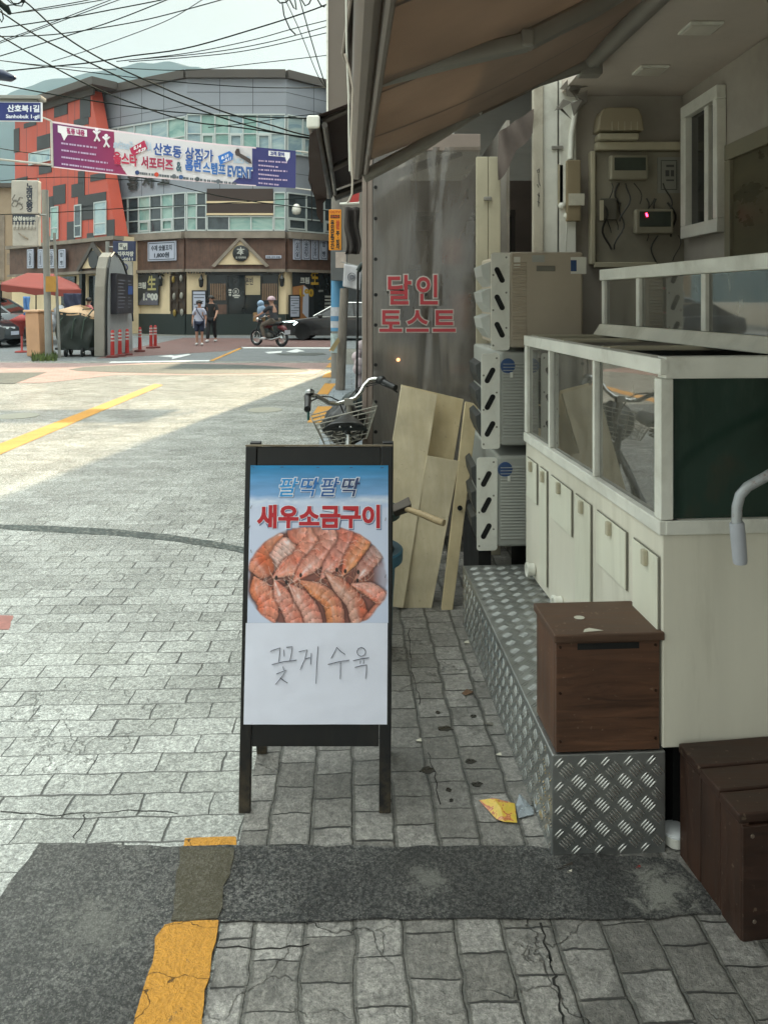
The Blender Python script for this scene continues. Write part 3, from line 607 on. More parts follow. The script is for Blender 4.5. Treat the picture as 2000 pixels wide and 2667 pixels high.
# --- stacked air conditioner units
m_acb = mat('beige_casing', '#b0a594', .5, 0, .06, 4, .05, 60, .001, .4, .15, '#6b604c'); m_acw = mat('grey_white_casing', '#a3a59f', .45, 0, .06, 4, .05, 60, .001, .4, .15, '#5c5c54')
m_lou = mat('fitting_grey', '#77756b', .6, 0, .1, 8, 0); m_blue = mat('blue_badge', '#2c4a78', .4, 0, .05, 9, 0)  # plain grey for bolts and grip recesses
def acunit(name, label, xp0, xp1, y0, y1, face_w, m, D, full):
    p0, p1 = at(xp0, y1, D), at(xp1, y0, D); z0, z1 = p0.z, p1.z; xl, xr = p0.x, p1.x
    r = thing(name, label, 'air conditioner', (xl, D, z0), 'air conditioner outdoor units in a stack')
    pl = Pl((xr, D, 0), SR, UP)
    b = MB(); b.pbox(pl, .0, face_w, z0 + .012, z1 + .004, -.78, 0); cs = b.build('casing', m, r, bevel=.014, seg=3)
    # slotted flange plate
    fl = Pl((xl, D - .012, 0), SR, UP); wpl = xr - xl - .004; hh = z1 - z0
    outl = []; bev = .014
    for cx, cz, a0 in ((wpl - bev, z0 + bev, -90), (wpl - bev, z1 - bev, 0), (bev, z1 - bev, 90), (bev, z0 + bev, 180)):
        for k in range(4): a = R(a0 + 30 * k); outl.append((cx + bev * math.cos(a), cz + bev * math.sin(a)))
    f = MB(); f.slab(fl, outl, 0, .003); fo = f.build('flange', m_white, r, bevel=.001)
    ns = 3
    for k in range(ns):
        s = MB(); cz = z0 + hh * (.21 + .28 * k); cu = wpl * .46; ln, rr = .028, .0125; ang = R(62 if not full else 116)
        pts = []
        for i in range(8): a = ang - math.pi / 2 + math.pi * i / 7; pts.append((cu + ln * math.cos(ang) + rr * math.cos(a), cz + ln * math.sin(ang) + rr * math.sin(a)))
        for i in range(8): a = ang + math.pi / 2 + math.pi * i / 7; pts.append((cu - ln * math.cos(ang) + rr * math.cos(a), cz - ln * math.sin(ang) + rr * math.sin(a)))
        s.slab(fl, pts, .0032, .0042); s.build('slot', m_dark, fo)
    s = MB()
    for k in range(6): s.lathe(fl.p(wpl * (.12 + .7 * (k % 2)), z0 + hh * (.05 + .18 * k), .003), [(.005, 0), (.004, .002), (.0004, .0022)], 8, fl.n)
    s.build('bolts', m_lou, fo)
    # louvres: near panel ribs
    l = MB(); n = 24; lu1 = .065 if full else .15
    for k in range(n):
        zz = z0 + .05 + (hh - .09) * k / n; l.prism([pl.p(.012, zz, .0), pl.p(.012, zz + .003, .005), pl.p(.012, zz + .012, 0)], SR * lu1)
    l.build('louvres', m, cs)
    if full:
        q = MB(); q.pbox(pl, .125, .215, z1 - .088, z1 - .062, .0002, .003); q.build('grip_recess', m_lou, cs, bevel=.008)
        for (u0, u1, a, c, mt) in ((.29, .365, .10, .02, m_white), (.018, .048, .072, .02, m_white), (.105, .165, .045, .012, m_acw)):
            q = MB(); q.pbox(pl, u0, u1, z1 - a, z1 - c, .0003, .0012); q.build('sticker', mt, cs)
        q = MB(); q.pbox(pl, .29, .318, z1 - .088, z1 - .035, .0013, .0022); q.build('sticker', m_blue, cs)
    else:
        q = MB(); q.lathe(pl.p(.035, z1 - .06, .0005), [(.036, 0), (.034, .003), (.0004, .0035)], 20, pl.n); q.build('round_badge', m_blue, cs)
        q = MB(); q.pbox(pl, .045, .058, z1 - .115, z1 - .09, .0052, .0065); q.build('sticker', m_white, cs)
        q = MB(); q.pbox(pl, .16, .24, z1 - .09, z1 - .065, .0002, .003); q.build('grip_recess', m_lou, cs, bevel=.008)
    # wavy air deflector / fan guard towards the street
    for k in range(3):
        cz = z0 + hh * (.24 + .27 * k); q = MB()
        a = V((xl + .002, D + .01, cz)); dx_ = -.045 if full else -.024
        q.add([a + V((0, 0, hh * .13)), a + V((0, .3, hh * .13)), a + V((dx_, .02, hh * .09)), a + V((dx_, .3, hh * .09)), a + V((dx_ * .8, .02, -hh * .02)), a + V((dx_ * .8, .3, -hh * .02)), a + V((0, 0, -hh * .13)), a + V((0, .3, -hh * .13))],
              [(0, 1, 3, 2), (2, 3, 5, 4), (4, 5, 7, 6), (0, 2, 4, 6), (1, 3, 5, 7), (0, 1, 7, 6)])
        q.build('air_deflector', m_acw if full else mat('shaded_deflector', '#2a2c2b', .6, 0, .2, 8, .1), r, bevel=.004)  # lower deflectors take their shadow as a dark colour
    return r
acunit('outdoor_unit', 'beige air conditioner unit with stickers on top of the stack', 1277, 1328, 658, 912, .352, m_acb, 3.64, True)
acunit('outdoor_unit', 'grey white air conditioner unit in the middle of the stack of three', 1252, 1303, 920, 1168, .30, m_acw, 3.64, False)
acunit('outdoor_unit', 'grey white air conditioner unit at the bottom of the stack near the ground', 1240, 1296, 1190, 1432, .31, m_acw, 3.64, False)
b = MB(); 
for x0 in (.45, .72): b.box((x0, 3.66, .006), (x0 + .06, 4.35, .31))
one(b, 'unit_stand', m_dark, 'dark low stand carrying the stack of air conditioner units', 'stand')
# --- leaning boards
m_b1 = wood('cream_board', '#d0c3a6', '#c3b594', .55, 'Z', 2, .06); m_b2 = wood('cream_board_warm', '#cdbd98', '#c4b28b', .55, 'Z', 2, .06)
def board(label, px, th, m, holes=None, shift=0.0):
    pts = []
    for x, y, d in px: pts.append(at(x, y, d) if d else gp(x, y))
    n = (pts[1] - pts[0]).cross(pts[2] - pts[1]).normalized()
    if n.y > 0: n = -n
    pts = [p + V((0, shift, 0)) for p in pts]
    m_ = MB().prism(pts, -n * th); return one(m_, 'wooden_board', m, label, 'board', 'cream boards leaning by the outdoor units', bevel=.002)
board('cream board, the wide upper one at the back of the leaning boards', [(1045, 1004, 4.07), (1210, 1043, 4.07), (1120, 1589, 3.80), (1020, 1582, 3.80)], .018, m_b2, shift=.05)
board('cream board, the lower wide one overlapping the front of the taller board', [(1112, 1186, 3.93), (1196, 1201, 3.93), (1123, 1588, 3.745), (1035, 1582, 3.745)], .018, m_b1)
board('narrow cream board with a raised edge at the left of the leaning boards', [(1045, 1004, 4.03), (1139, 1028, 4.03), (1050, 1584, 3.72), (955, 1570, 3.72)], .02, m_b1)
bb = board('tall narrow cream plank with a round hole, rightmost of the leaning boards', [(1212, 1045, 4.02), (1246, 1053, 4.02), (1178, 1594, 3.72), (1150, 1589, 3.72)], .03, m_b2)
hc = at(1197, 1322, 3.855); q = MB(); q.lathe(hc + V((0, -.008, 0)), [(.013, 0), (.013, .002), (.0005, .002)], 16, (0, -1, .1)); q.build('hole', m_dark, bb)
# --- bucket stack and hammer behind the sign
m_bl = mat('blue_plastic', '#2b5a70', .4, 0, .12, 6, .1, 60, .002, .5, .2, '#1a2a30'); m_gn = mat('dark_green_plastic', '#1f3532', .45, 0, .12, 6, .1, 60, .002, .5, .2, '#0e1615')
bk = thing('blue_bucket', 'blue plastic tub half hidden behind the poster sign', 'bucket', (-.105, 3.3, 0))
b = MB(); b.lathe((-.105, 3.3, .006), [(.13, 0), (.155, .38), (.185, .385), (.187, .43), (.18, .435), (.15, .43), (.14, .06), (.001, .05)], 28); b.build('body', m_bl, bk, smooth=35)
bk2 = thing('green_bucket', 'dark green bucket with a lid set inside the blue tub behind the sign', 'bucket', (-.105, 3.3, .44))
b = MB(); b.lathe((-.105, 3.3, .08), [(.10, 0), (.12, .3), (.14, .5)], 28); b.build('body', m_gn, bk2, smooth=35)
b = MB(); b.lathe((-.105, 3.3, .581), [(.175, 0), (.18, .025), (.175, .03), (.15, .032), (.14, .045), (.001, .045)], 28); b.build('lid', m_gn, bk2, smooth=35)
hm = thing('mallet', 'old hammer with dark head and pale wooden handle lying on the green bucket', 'hammer', at(1060, 1330, 3.2))
b = MB(); b.tube([at(1040, 1318, 3.24), at(1062, 1326, 3.2), at(1100, 1340, 3.15), at(1140, 1357, 3.08), at(1156, 1362, 3.06)], [.012, .0125, .013, .014, .0135], 12); b.build('handle', wood('pale_handle', '#9c8a68', '#7c6a4c', .6, 'X', 6), hm, smooth=40)
b = MB(); a = at(1022, 1332, 3.22); c = at(1068, 1312, 3.22); dv = (c - a).normalized(); upv = V((0, -.5, .86)); sv = dv.cross(upv).normalized()
b.hexa([a - sv * .02 - upv * .018, c - sv * .024 - upv * .022, c + sv * .024 - upv * .022, a + sv * .02 - upv * .018, a - sv * .02 + upv * .018, c - sv * .024 + upv * .02, c + sv * .024 + upv * .02, a + sv * .02 + upv * .018])
b.build('head', mat('dark_iron', '#3d362f', .55, .5, .25, 20, .3), hm, bevel=.004)
# ================================================================ TOAST STALL, WALLS, AWNINGS
DC = 4.6; cw = Pl((0, DC, 0), (1, 0, 0), UP)
stall = thing('toast_stall', 'narrow street food stall closed by a clear vinyl curtain with red lettering', 'stall', (.25, DC, 0))
b = MB(); xl = at(946, 0, DC).x
b.box((xl - .005, DC - .03, .006), (xl + .022, DC + .02, 2.5)); b.box((xl + .024, DC - .02, .006), (xl + .055, DC + .02, 2.5)); b.box((xl + .056, DC - .02, 2.40), (.575, DC + .03, 2.5))
b.build('door_frame', mat('pinkish_frame', '#8d8078', .6, 0, .15, 4, .1, 60, .002, .4, .3, '#4a3e38'), stall, bevel=.003)
def cur(u, v):
    x = xl + .058 + (.572 - xl - .058) * u
    w = .004 * math.sin(u * 9 + v * 2.5) * (.35 + .65 * v) + .03 * v * (mnoise.noise(V((u * 3, v * 2.2, 1))))
    w += .02 * math.exp(-((u - .75 + .25 * v) / .05) ** 2) * v + .012 * math.exp(-((u - .35 - .3 * v) / .03) ** 2)
    return V((x, DC - .02 + w, .10 + 2.32 * v))
t = NT('vinyl_film'); v = t.coord('Object', (1, 1, .18)); tr = t.n('BsdfTransparent'); tr.inputs[0].default_value = lin('#c9c5bd')
df = t.n('BsdfDiffuse'); df.inputs[0].default_value = lin('#d3ccc4'); tl = t.n('BsdfTranslucent'); tl.inputs[0].default_value = lin('#d3ccc4')
ad = t.n('MixShader'); ad.inputs[0].default_value = .45; t.l(df.outputs[0], ad.inputs[1]); t.l(tl.outputs[0], ad.inputs[2])
gl = t.n('BsdfGlossy'); gl.inputs['Roughness'].default_value = .09
m1 = t.n('MixShader'); n1 = t.noise(v, 4, 6, .7, .6); bf = t.bump(t.noise(t.coord('Object', (1, 1, .3)), 11, 5, .6, .8), .12, .02); [t.l(bf, s_.inputs['Normal']) for s_ in (df, gl)]; sxz = t.n('SeparateXYZ'); t.l(t.coord('Object'), sxz.inputs[0]); t.l(t.math('ADD', t.mr(n1, .3, .7, .14, .40), t.mr(sxz.outputs[2], 1.9, .6, 0, .16)), m1.inputs[0]); t.l(tr.outputs[0], m1.inputs[1]); t.l(ad.outputs[0], m1.inputs[2])
m2 = t.n('MixShader'); m2.inputs[0].default_value = .09; t.l(m1.outputs[0], m2.inputs[1]); t.l(gl.outputs[0], m2.inputs[2]); t.l(m2.outputs[0], t.out.inputs[0]); t.t.nodes.remove(t.b)
cu = MB().grid(cur, 70, 40).build('vinyl_curtain', t.m, stall, smooth=0)
m_redp = mat('red_print', '#a83a42', .5, 0, .05, 9, 0); m_whp = mat('white_print', '#bdb7b2', .5, 0, .04, 9, 0)
lp = Pl((0, DC - .075, 0), (1, 0, 0), UP)
for body, rc in (('달', (1010, 716, 1071, 793)), ('인', (1084, 716, 1140, 793)), ('토', (988, 808, 1047, 864)), ('스', (1058, 808, 1116, 864)), ('트', (1127, 808, 1186, 864))):
    r = lp.rect(*rc); write(MB(), lp, body, *r, 0, bold=.06, ref=.02).build('lettering', m_whp, cu); write(MB(), lp, body, *r, .003, bold=.022, ref=.02).build('lettering', m_redp, cu)
gm = MB()
for k in range(9): gm.lathe((xl + .075, DC - .06, .5 + k * .21 + .02 * math.sin(k * 2)), [(.011, 0), (.010, .004), (.0005, .004)], 10, (0, -1, 0))
gm.build('grommets', m_dark, cu)
# room behind the curtain
b = MB(); b.box((xl + .01, DC + .05, .006), (xl + .03, 7.2, 2.6)); b.box((xl + .031, 7.0, .006), (2.6, 7.1, 2.6))
b.build('inner_wall', mat('brown_inner_wall', '#8a7c72', .8, 0, .15, 2, .1, 40, .003, .3, .3, '#453c36'), stall)
p0, p1 = at(1003, 1022, 5.2), at(1085, 905, 5.2)
cb = thing('brown_cabinet', 'yellow brown cupboard seen through the vinyl curtain', 'cabinet', (p0.x, 5.2, 0))
b = MB(); b.box((p0.x, 5.2, .3), (p1.x, 5.5, p1.z)); b.build('cabinet_body', wood('mustard_wood', '#7d6942', '#5d4d30', .5, 'Z', 3), cb, bevel=.006)
b = MB(); b.box((p0.x - .1, 5.12, .012), (p1.x + .15, 5.6, .298)); b.build('cabinet_base', m_dark, cb)
sh_ = thing('stall_shelf', 'dim shelves with pots inside the toast stall behind the vinyl curtain', 'shelf', (.3, 5.9, 0))
b = MB()
for z in (.75, 1.25, 1.75, 2.15): b.box((-.05, 5.85, z), (1.0, 6.2, z + .03))
for x in (-.05, .97): b.box((x, 5.86, .012), (x + .03, 6.19, 2.2))
b.build('rack', mat('dim_rack', '#4a423b', .6), sh_); rnd = random.Random(21)
for z in (.78, 1.28, 1.78):
    for k in range(4):
        x = .06 + k * .25 + rnd.uniform(-.04, .04); r_0 = rnd.uniform(.06, .1); h = rnd.uniform(.12, .3); MB().lathe((x, 6.0, z), [(r_0 * .9, 0), (r_0, h * .5), (r_0 * .95, h), (.001, h + .01)], 14).build('pot', mat('pot_' + 'abc'[k % 3], ('#8f8a80', '#5a4636', '#a0522d')[k % 3], .4), sh_, smooth=40)
cn = thing('stall_counter', 'dark counter inside the toast stall behind the vinyl curtain', 'counter', (.35, 5.0, 0)); MB().box((.33, 4.95, .012), (.9, 5.5, .95)).build('counter_body', mat('dark_counter', '#3b3531', .5, 0, .2, 3, .1), cn, bevel=.01); MB().box((.3, 4.9, .951), (.93, 5.53, .99)).build('counter_top', m_steel, cn, bevel=.004)
lb = MB(); lb.ball(at(1037, 937, 5.15), .012); one(lb, 'indicator_lamp', emis('warm_lamp', '#ffb070', 3), 'tiny warm lamp glowing behind the vinyl curtain', 'lamp')
# --- panels, doorway and posts right of the curtain
fw = Pl((0, 4.52, 0), (1, 0, 0), UP)
def P(r, w0, w1, m=None, pl=fw, b=None): 
    b = b or MB(); u0, u1, v0, v1 = pl.rect(*r); b.pbox(pl, u0, u1, max(v0, .006), v1, w0, w1); return b
dp = thing('stall_door_panel', 'pale panel door leaf with a latch beside the vinyl curtain', 'door', (.62, 4.5, 0))
P((1240, 408, 1271, 1500), -.03, 0).build('door_leaf', m_ivory, dp, bevel=.004); P((1272, 408, 1303, 1500), -.03, 0).build('door_leaf', m_ivory, dp, bevel=.004)
P((1259, 513, 1279, 523), .001, .02).build('latch', m_alu, dp, bevel=.004)
wp_ = thing('white_post', 'tall white steel post with worn edge and latch beside the dark doorway', 'post', (.92, 4.5, 0))
P((1384, 215, 1410, 1500), 0, .05).build('post_edge', mat('worn_white', '#b9b3a4', .5, 0, .1, 6, .1, 60, .002, .4, .75, '#7b6650'), wp_, bevel=.004)
P((1411, 205, 1449, 1500), -.01, .03).build('post_face', m_white, wp_, bevel=.004)
P((1449.6, 205, 1452, 1500), -.012, .0).build('seam', m_dark, wp_)
P((1453, 205, 1497, 1500), -.02, .025).build('post_face', m_white, wp_, bevel=.004)
P((1432, 383, 1462, 393), .031, .045).build('latch', m_alu, wp_, bevel=.004)
sq = MB(); u, vv = fw.px(1396, 470)
for s in ([(.0, .05), (.012, .06), (.014, .04), (.004, .035), (.0, .05)], [(.008, .03), (.01, -.02), (.018, -.04)], [(.0, -.03), (.01, -.05)], [(.002, -.09), (.016, -.1)], [(.01, -.08), (.008, -.16)], [(.002, -.13), (.016, -.14)]):
    sq.tube([fw.p(u + a - .006, vv + c, .052) for a, c in s], .0022, 5)
sq.build('scribble', mat('pen_black', '#2c2b2c', .5, 0, .1, 9, 0), wp_)
cl = MB(); 
def hang(u, v): 
    x0, x1 = at(1297, 0, 4.45).x, at(1388, 0, 4.45).x; x = x0 + (x1 - x0) * u
    zt = at(0, 345 - 60 * u, 4.45).z; zb = at(0, 470 - 130 * u, 4.45).z - .02 * math.sin(u * 9); return V((x, 4.45 + .02 * math.sin(u * 14 + v * 4), zb + (zt - zb) * v))
one(cl.grid(hang, 16, 8), 'hanging_cloth', mat('grey_cloth', '#6c625d', .9, 0, .2, 6, .2), 'grey cloth hung diagonally across the top of the dark doorway', 'cloth', smooth=0)
wall = thing('shop_wall', 'dim grey back wall of the seafood shop behind the tanks', 'wall', (1.4, 4.6, 0))
b = MB(); b.box((.735, 4.62, .006), (.755, 6.9, 2.59)); b.box((.92, 4.56, .006), (1.79, 4.66, 2.72)); b.build('back_wall', m_wallg, wall)
b = MB(); b.box((1.765, 1.0, .006), (1.9, 4.555, 2.72)); b.build('side_wall', m_wallg, wall)
sof = thing('shop_soffit', 'plain grey ceiling of the shop front with two square downlights', 'ceiling', (1.5, 3, 2.72))
b = MB(); b.box((1.04, -1.5, 2.722), (1.9, 4.66, 2.80)); b.build('ceiling_board', mat('soffit', '#c4bab0', .75, 0, .08, 2, .1, 40, .002, .3, .2, '#4c4641'), sof)
m_lens = NT('lamp_lens'); vv_ = m_lens.coord('Object'); vo = m_lens.n('TexVoronoi'); m_lens.l(vv_, vo.inputs[0]); vo.inputs[1].default_value = 90
m_lens = m_lens.fin(m_lens.ramp(vo.outputs['Distance'], [(.0, lin('#f0ebdf')), (.6, lin('#c9c4b8'))]), .3)
for k, (c, lb) in enumerate((((1693, 180), 'square frosted ceiling downlight, the lower one near the side window'), ((1823, 70), 'square frosted ceiling downlight, the higher one at the right edge'))):
    d = (2.72 - H) * F / (HY - c[1]); x = (c[0] - CX) / F * d
    dl = thing('downlight', lb, 'ceiling light', (x, d, 2.70), 'shop front downlights')
    b = MB(); b.box((x - .075, d - .075, 2.708), (x + .075, d + .075, 2.7205)); b.build('trim', m_white, dl, bevel=.004)
    b = MB(); b.box((x - .062, d - .062, 2.703), (x + .062, d + .062, 2.7075)); b.build('lens', m_lens, dl, bevel=.002)
# window in the side wall
sw = Pl((1.763, 4.4, 0), (0, -1, 0), UP)
wi = thing('side_window', 'tall white framed sliding window in the dark side wall of the shop', 'window', sw.p(.2, 1.9, 0))
u0, u1 = sw.px(1793, 400)[0], sw.px(1890, 400)[0]; zt, zb = 2.62, 1.86
b = MB(); b.pbox(sw, u0, u1, zt - .07, zt, 0, .05); b.pbox(sw, u0, u1, zb, zb + .07, 0, .05); b.pbox(sw, u0, u0 + .07, zb + .071, zt - .071, 0, .05); b.pbox(sw, u1 - .05, u1, zb + .071, zt - .071, 0, .05); b.pbox(sw, (u0 + u1) / 2 + .05, (u0 + u1) / 2 + .10, zb + .071, zt - .071, 0, .035)
b.build('frame', m_white, wi, bevel=.004)
b = MB(); b.pbox(sw, u0 + .071, u1 - .051, zb + .071, zt - .071, .004, .012); b.build('pane', mat('dark_pane', '#2c2d2c', .12, 0, .1, 3, 0), wi)
dr = thing('shop_door', 'shop door with glazed panel behind the upper tank at the right edge', 'door', sw.p(.9, 1.2, 0))
u0, u1 = sw.px(1905, 500)[0], sw.px(2080, 500)[0]
b = MB(); b.pbox(sw, u0, u1, 2.21, 2.29, 0, .04); b.pbox(sw, u0, u0 + .06, .01, 2.209, 0, .04); b.pbox(sw, u1 - .06, u1, .01, 2.209, 0, .04); b.build('door_frame', mat('olive_frame', '#7b7664', .5, 0, .1, 5, .1), dr, bevel=.004)
b = MB(); b.pbox(sw, u0 + .061, u1 - .061, .01, 2.209, .004, .02); b.build('door_pane', mat('murky_pane', '#55503f', .3, 0, .45, 2.5, .05, 30, .004, .5, .3, '#2d2b22', (1, 1, 2.5)), dr)
# electrical board
eb = Pl((0, 4.555, 0), (1, 0, 0), UP)
el = thing('meter_board', 'weathered wall board carrying two electricity meters, a label and loose wires', 'meter board', eb.p(*eb.px(1650, 690), .02))
m_brd = mat('meter_backboard', '#8d887a', .6, 0, .15, 4, .1, 60, .002, .4, .35, '#45423a')
P((1540, 398, 1790, 690), .0, .03, pl=eb).build('backboard', m_brd, el, bevel=.004)
P((1545, 375, 1792, 396), .0, .07, pl=eb).build('top_rail', m_ivory, el, bevel=.006); P((1530, 398, 1543, 690), .0, .06, pl=eb).build('side_rail', m_ivory, el, bevel=.006); P((1540, 684, 1700, 698), .031, .06, pl=eb).build('bottom_rail', m_ivory, el, bevel=.004)
for rc, wr in (((1578, 410, 1676, 474), (1588, 417, 1668, 450)), ((1642, 548, 1740, 612), (1652, 555, 1732, 594))):
    m_ = P(rc, .031, .085, pl=eb).build('meter', mat('meter_case', '#8f8a79', .4, 0, .08, 6, .05), el, bevel=.012, seg=3)
    P(wr, .0852, .088, pl=eb).build('meter_window', mat('meter_glass', '#3f463f', .15, 0, .2, 9, 0), m_, bevel=.006)
u, v_ = eb.px(1670, 564); q = MB(); q.pbox(Pl(eb.p(u, v_, .089), (1, 0, .35), (-.35, 0, 1)), -.005, .005, -.011, .011, 0, .002)
one(q, 'signal_light', emis('red_led', '#ff2a48', 5), 'small glowing red light on the lower electricity meter', 'indicator light')
P((1706, 412, 1764, 505), .031, .036, pl=eb).build('notice', mat('notice_paper', '#8f9088', .6, 0, .06, 6, 0), el)
q = MB()
for x0, y0, x1, y1 in ((1714, 420, 1756, 422), (1714, 495, 1756, 497), (1714, 423, 1716, 494), (1754, 423, 1756, 494), (1728, 432, 1748, 438), (1726, 446, 1736, 462), (1740, 446, 1748, 462), (1728, 470, 1748, 474)): P((x0, y0, x1, y1), .0365, .038, pl=eb, b=q)
q.build('notice_print', mat('notice_ink', '#4a4b4c', .6, 0, .1, 9, 0), el)
q = MB(); rnd = random.Random(5)
for k in range(14):
    x = 1560 + k * 15 + rnd.uniform(-6, 6); y = rnd.choice([480, 520, 530, 615]); 
    sl_ = rnd.uniform(-5, 5); pts = [eb.p(*eb.px(x + sl_ * i * .5 + 9 * math.sin(i * .7 + k), y + i * 11), .05 + .012 * math.sin(i * .5 + k)) for i in range(rnd.randint(6, 12))]
    q.tube(pts, rnd.choice((.003, .0045, .006)), 5)
q.build('wires', mat('wire_black', '#2b2927', .5, 0, .1, 9, 0), el)
P((1556, 520, 1598, 575), .031, .06, pl=eb).build('breaker', mat('breaker', '#57544b', .5, 0, .1, 9, 0), el, bevel=.004)
P((1553, 526, 1562, 577), .061, .075, pl=eb).build('label_strip', m_ivory, el)
ac = thing('cable_box', 'rounded beige plastic cover box fixed above the electricity meter board', 'cover box', eb.p(*eb.px(1595, 375), .05))
u0, u1, v0, v1 = eb.rect(1541, 293, 1658, 352)
b = MB(); b.slab(eb, [(u0, v0), (u1, v0), (u1 - .01, v1 - .05), (u1 - .03, v1 - .008), (u1 - .06, v1), (u0 + .06, v1), (u0 + .03, v1 - .008), (u0 + .01, v1 - .05)], 0, .13); b.build('cover', mat('beige_cover', '#9b9079', .5, 0, .06, 5, .05), ac, bevel=.01, seg=3)
P((1546, 356, 1648, 373), 0, .11, pl=eb).build('cover_base', m_ivory, ac, bevel=.008)
q = MB()
for k in range(5): P((1575 + k * 16, 330, 1577 + k * 16, 352), .1305, .134, pl=eb, b=q)
q.build('ribs', m_ivory, ac)
cb2 = thing('cable_trunking', 'brown and white cable boxes with conduit pipes beside the white post', 'cable box', eb.p(*eb.px(1480, 560), .05))
P((1466, 424, 1502, 580), 0, .09, pl=eb).build('junction_box', mat('brown_box', '#8a7d64', .5, 0, .1, 5, .05, 60, .001, .4, .3, '#5d5342'), cb2, bevel=.006); P((1444, 432, 1462, 538), -.0, .06, pl=eb).build('small_box', m_ivory, cb2, bevel=.006)
P((1470, 510, 1510, 540), .091, .1, pl=eb).build('sticker', m_scrap, cb2)
q = MB(); q.tube([eb.p(*eb.px(x, y), .07) for x, y in ((1478, 420), (1480, 360), (1488, 310), (1492, 270))], .016, 10); q.tube([eb.p(*eb.px(x, y), .05) for x, y in ((1456, 545), (1455, 640), (1453, 900))], .01, 8); q.tube([eb.p(*eb.px(x, y), .05) for x, y in ((1470, 570), (1467, 640), (1463, 900))], .012, 8)
q.build('conduit', m_white, cb2, smooth=40)
q = MB(); q.ball(eb.p(*eb.px(1456, 540), .06), .022); q.ball(eb.p(*eb.px(1471, 566), .06), .024); q.build('conduit_joint', m_white, cb2, smooth=0)
q = MB(); rnd = random.Random(11)
for k in range(7):
    c = at(1482 + rnd.uniform(-20, 22), 215 + k * 14, 4.35); pts = [c + V((rnd.uniform(-.07, .07), rnd.uniform(-.03, .03), rnd.uniform(-.05, .05))) for _ in range(5)]; q.add(pts, [(0, 1, 2), (1, 2, 3), (2, 3, 4), (0, 2, 4)])
one(q, 'torn_sheeting', mat('torn_plastic', '#77726a', .6, 0, .4, 6, .2), 'torn grey and white plastic sheeting caught on top of the conduit', 'plastic sheet')
# building blocks shading the street; unseen ones added and cut low for the sun
m_brick = mat('grey_brown_wall', '#6c645d', .85, 0, .06, .6, .15, 30, .004, .3, .15, '#5f5852')
b = MB(); b.box((1.06, -8, 2.81), (7, 4.66, 4.4)); b.box((1.95, -8, .006), (7, 4.66, 2.80)); one(b, 'seafood_shop_building', m_conc2, 'grey rendered upper storey of the seafood shop above its ceiling and awning', 'building')
b = MB(); b.box((.75, 4.7, 3.3), (7, 8.9, 3.95)); b.box((2.65, 4.7, .006), (7, 8.9, 3.29)); one(b, 'unseen_stall_block', m_conc2, 'unseen low block over the toast stall, cut down to let sun reach the awning', 'building')  # unseen block, kept low so sun reaches the near awning
b = MB(); b.box((.3, 9.0, 3.4), (7, 16.0, 4.6)); b.box((2.8, 9.0, .006), (7, 16.0, 3.39)); one(b, 'unseen_row_block', m_conc2, 'unseen low block of the row behind the awnings, added for shade', 'building')  # unseen block added for street shade, kept low for sunlight on the awning
pt = thing('corner_building', 'tall grey brown building beyond the awnings whose left edge stands against the sky', 'building', (1, 20, 0))
xe = at(853, 0, 16.2).x
b = MB(); b.prism([(xe, 16.2, 4.3), (9, 16.2, 4.3), (9, 23.5, 4.3), (xe + 1.3, 23.5, 4.3)], (0, 0, 6.7)); b.build('upper_floors', m_brick, pt)
b = MB(); b.box((xe - .02, 16.17, 4.3), (xe + .015, 16.2, 10.95)); b.build('edge_trim', m_white, pt)
b = MB()
for x, y in ((-.1, 17.0), (-.1, 22.7), (5, 17), (5, 22.7)): b.box((x, y, .006), (x + .5, y + .5, 4.299))
b.build('columns', m_conc2, pt)
# ---------------- near awning
aw = thing('awning', 'large dark retractable awning stretched over the shop front overhead', 'awning', (.5, 2.5, 2.2))
def fb(d, dz=0): return V((-.14 + .0475 * (3.9 - d) , d, 2.155 + dz))
def wb_(d): return V((1.05 + .0475 * (3.9 - d), d, 2.745))
def awf(u, v):
    d = .3 + 3.6 * v; a = fb(d, .03); c = wb_(d); p = a.lerp(c, u); p.z -= .035 * math.sin(u * math.pi) + .008 * math.sin(v * 23 + u * 4); return p
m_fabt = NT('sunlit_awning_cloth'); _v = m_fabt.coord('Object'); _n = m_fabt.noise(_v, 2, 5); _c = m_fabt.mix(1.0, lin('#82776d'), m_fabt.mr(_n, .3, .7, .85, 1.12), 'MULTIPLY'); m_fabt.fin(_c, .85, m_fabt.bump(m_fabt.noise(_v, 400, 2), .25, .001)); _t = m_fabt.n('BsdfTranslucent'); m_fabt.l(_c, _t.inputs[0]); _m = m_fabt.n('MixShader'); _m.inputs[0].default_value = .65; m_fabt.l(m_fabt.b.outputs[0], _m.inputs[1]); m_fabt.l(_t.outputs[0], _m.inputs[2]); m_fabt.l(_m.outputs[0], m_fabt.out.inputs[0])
MB().grid(awf, 14, 40).build('fabric', m_fabt.m, aw, smooth=0, solid=.003)
sm_ = MB()
for k in range(1, 5):
    v_ = k / 5 + .03
    sm_.grid(lambda a, c: awf(a, v_ + (c - .5) * .006) + V((0, 0, -.0045)), 14, 1)
sm_.build('seam', mat('seam_tape', '#5c534b', .8, 0, .1, 9, .1), aw)
b = MB(); b.tube([fb(.3), fb(3.9)], .032, 10, flat=1.2); b.tube([fb(.3) + V((.045, 0, -.012)), fb(3.88) + V((.045, 0, -.012))], .014, 8); b.build('front_bar', mat('brown_grey_bar', '#7a716a', .5, .1, .1, 4, .05), aw, smooth=40)
b = MB(); b.tube([wb_(.3) + V((0, 0, -.03)), wb_(3.92) + V((0, 0, -.03))], .045, 12); b.build('roller_bar', m_alu, aw, smooth=40)
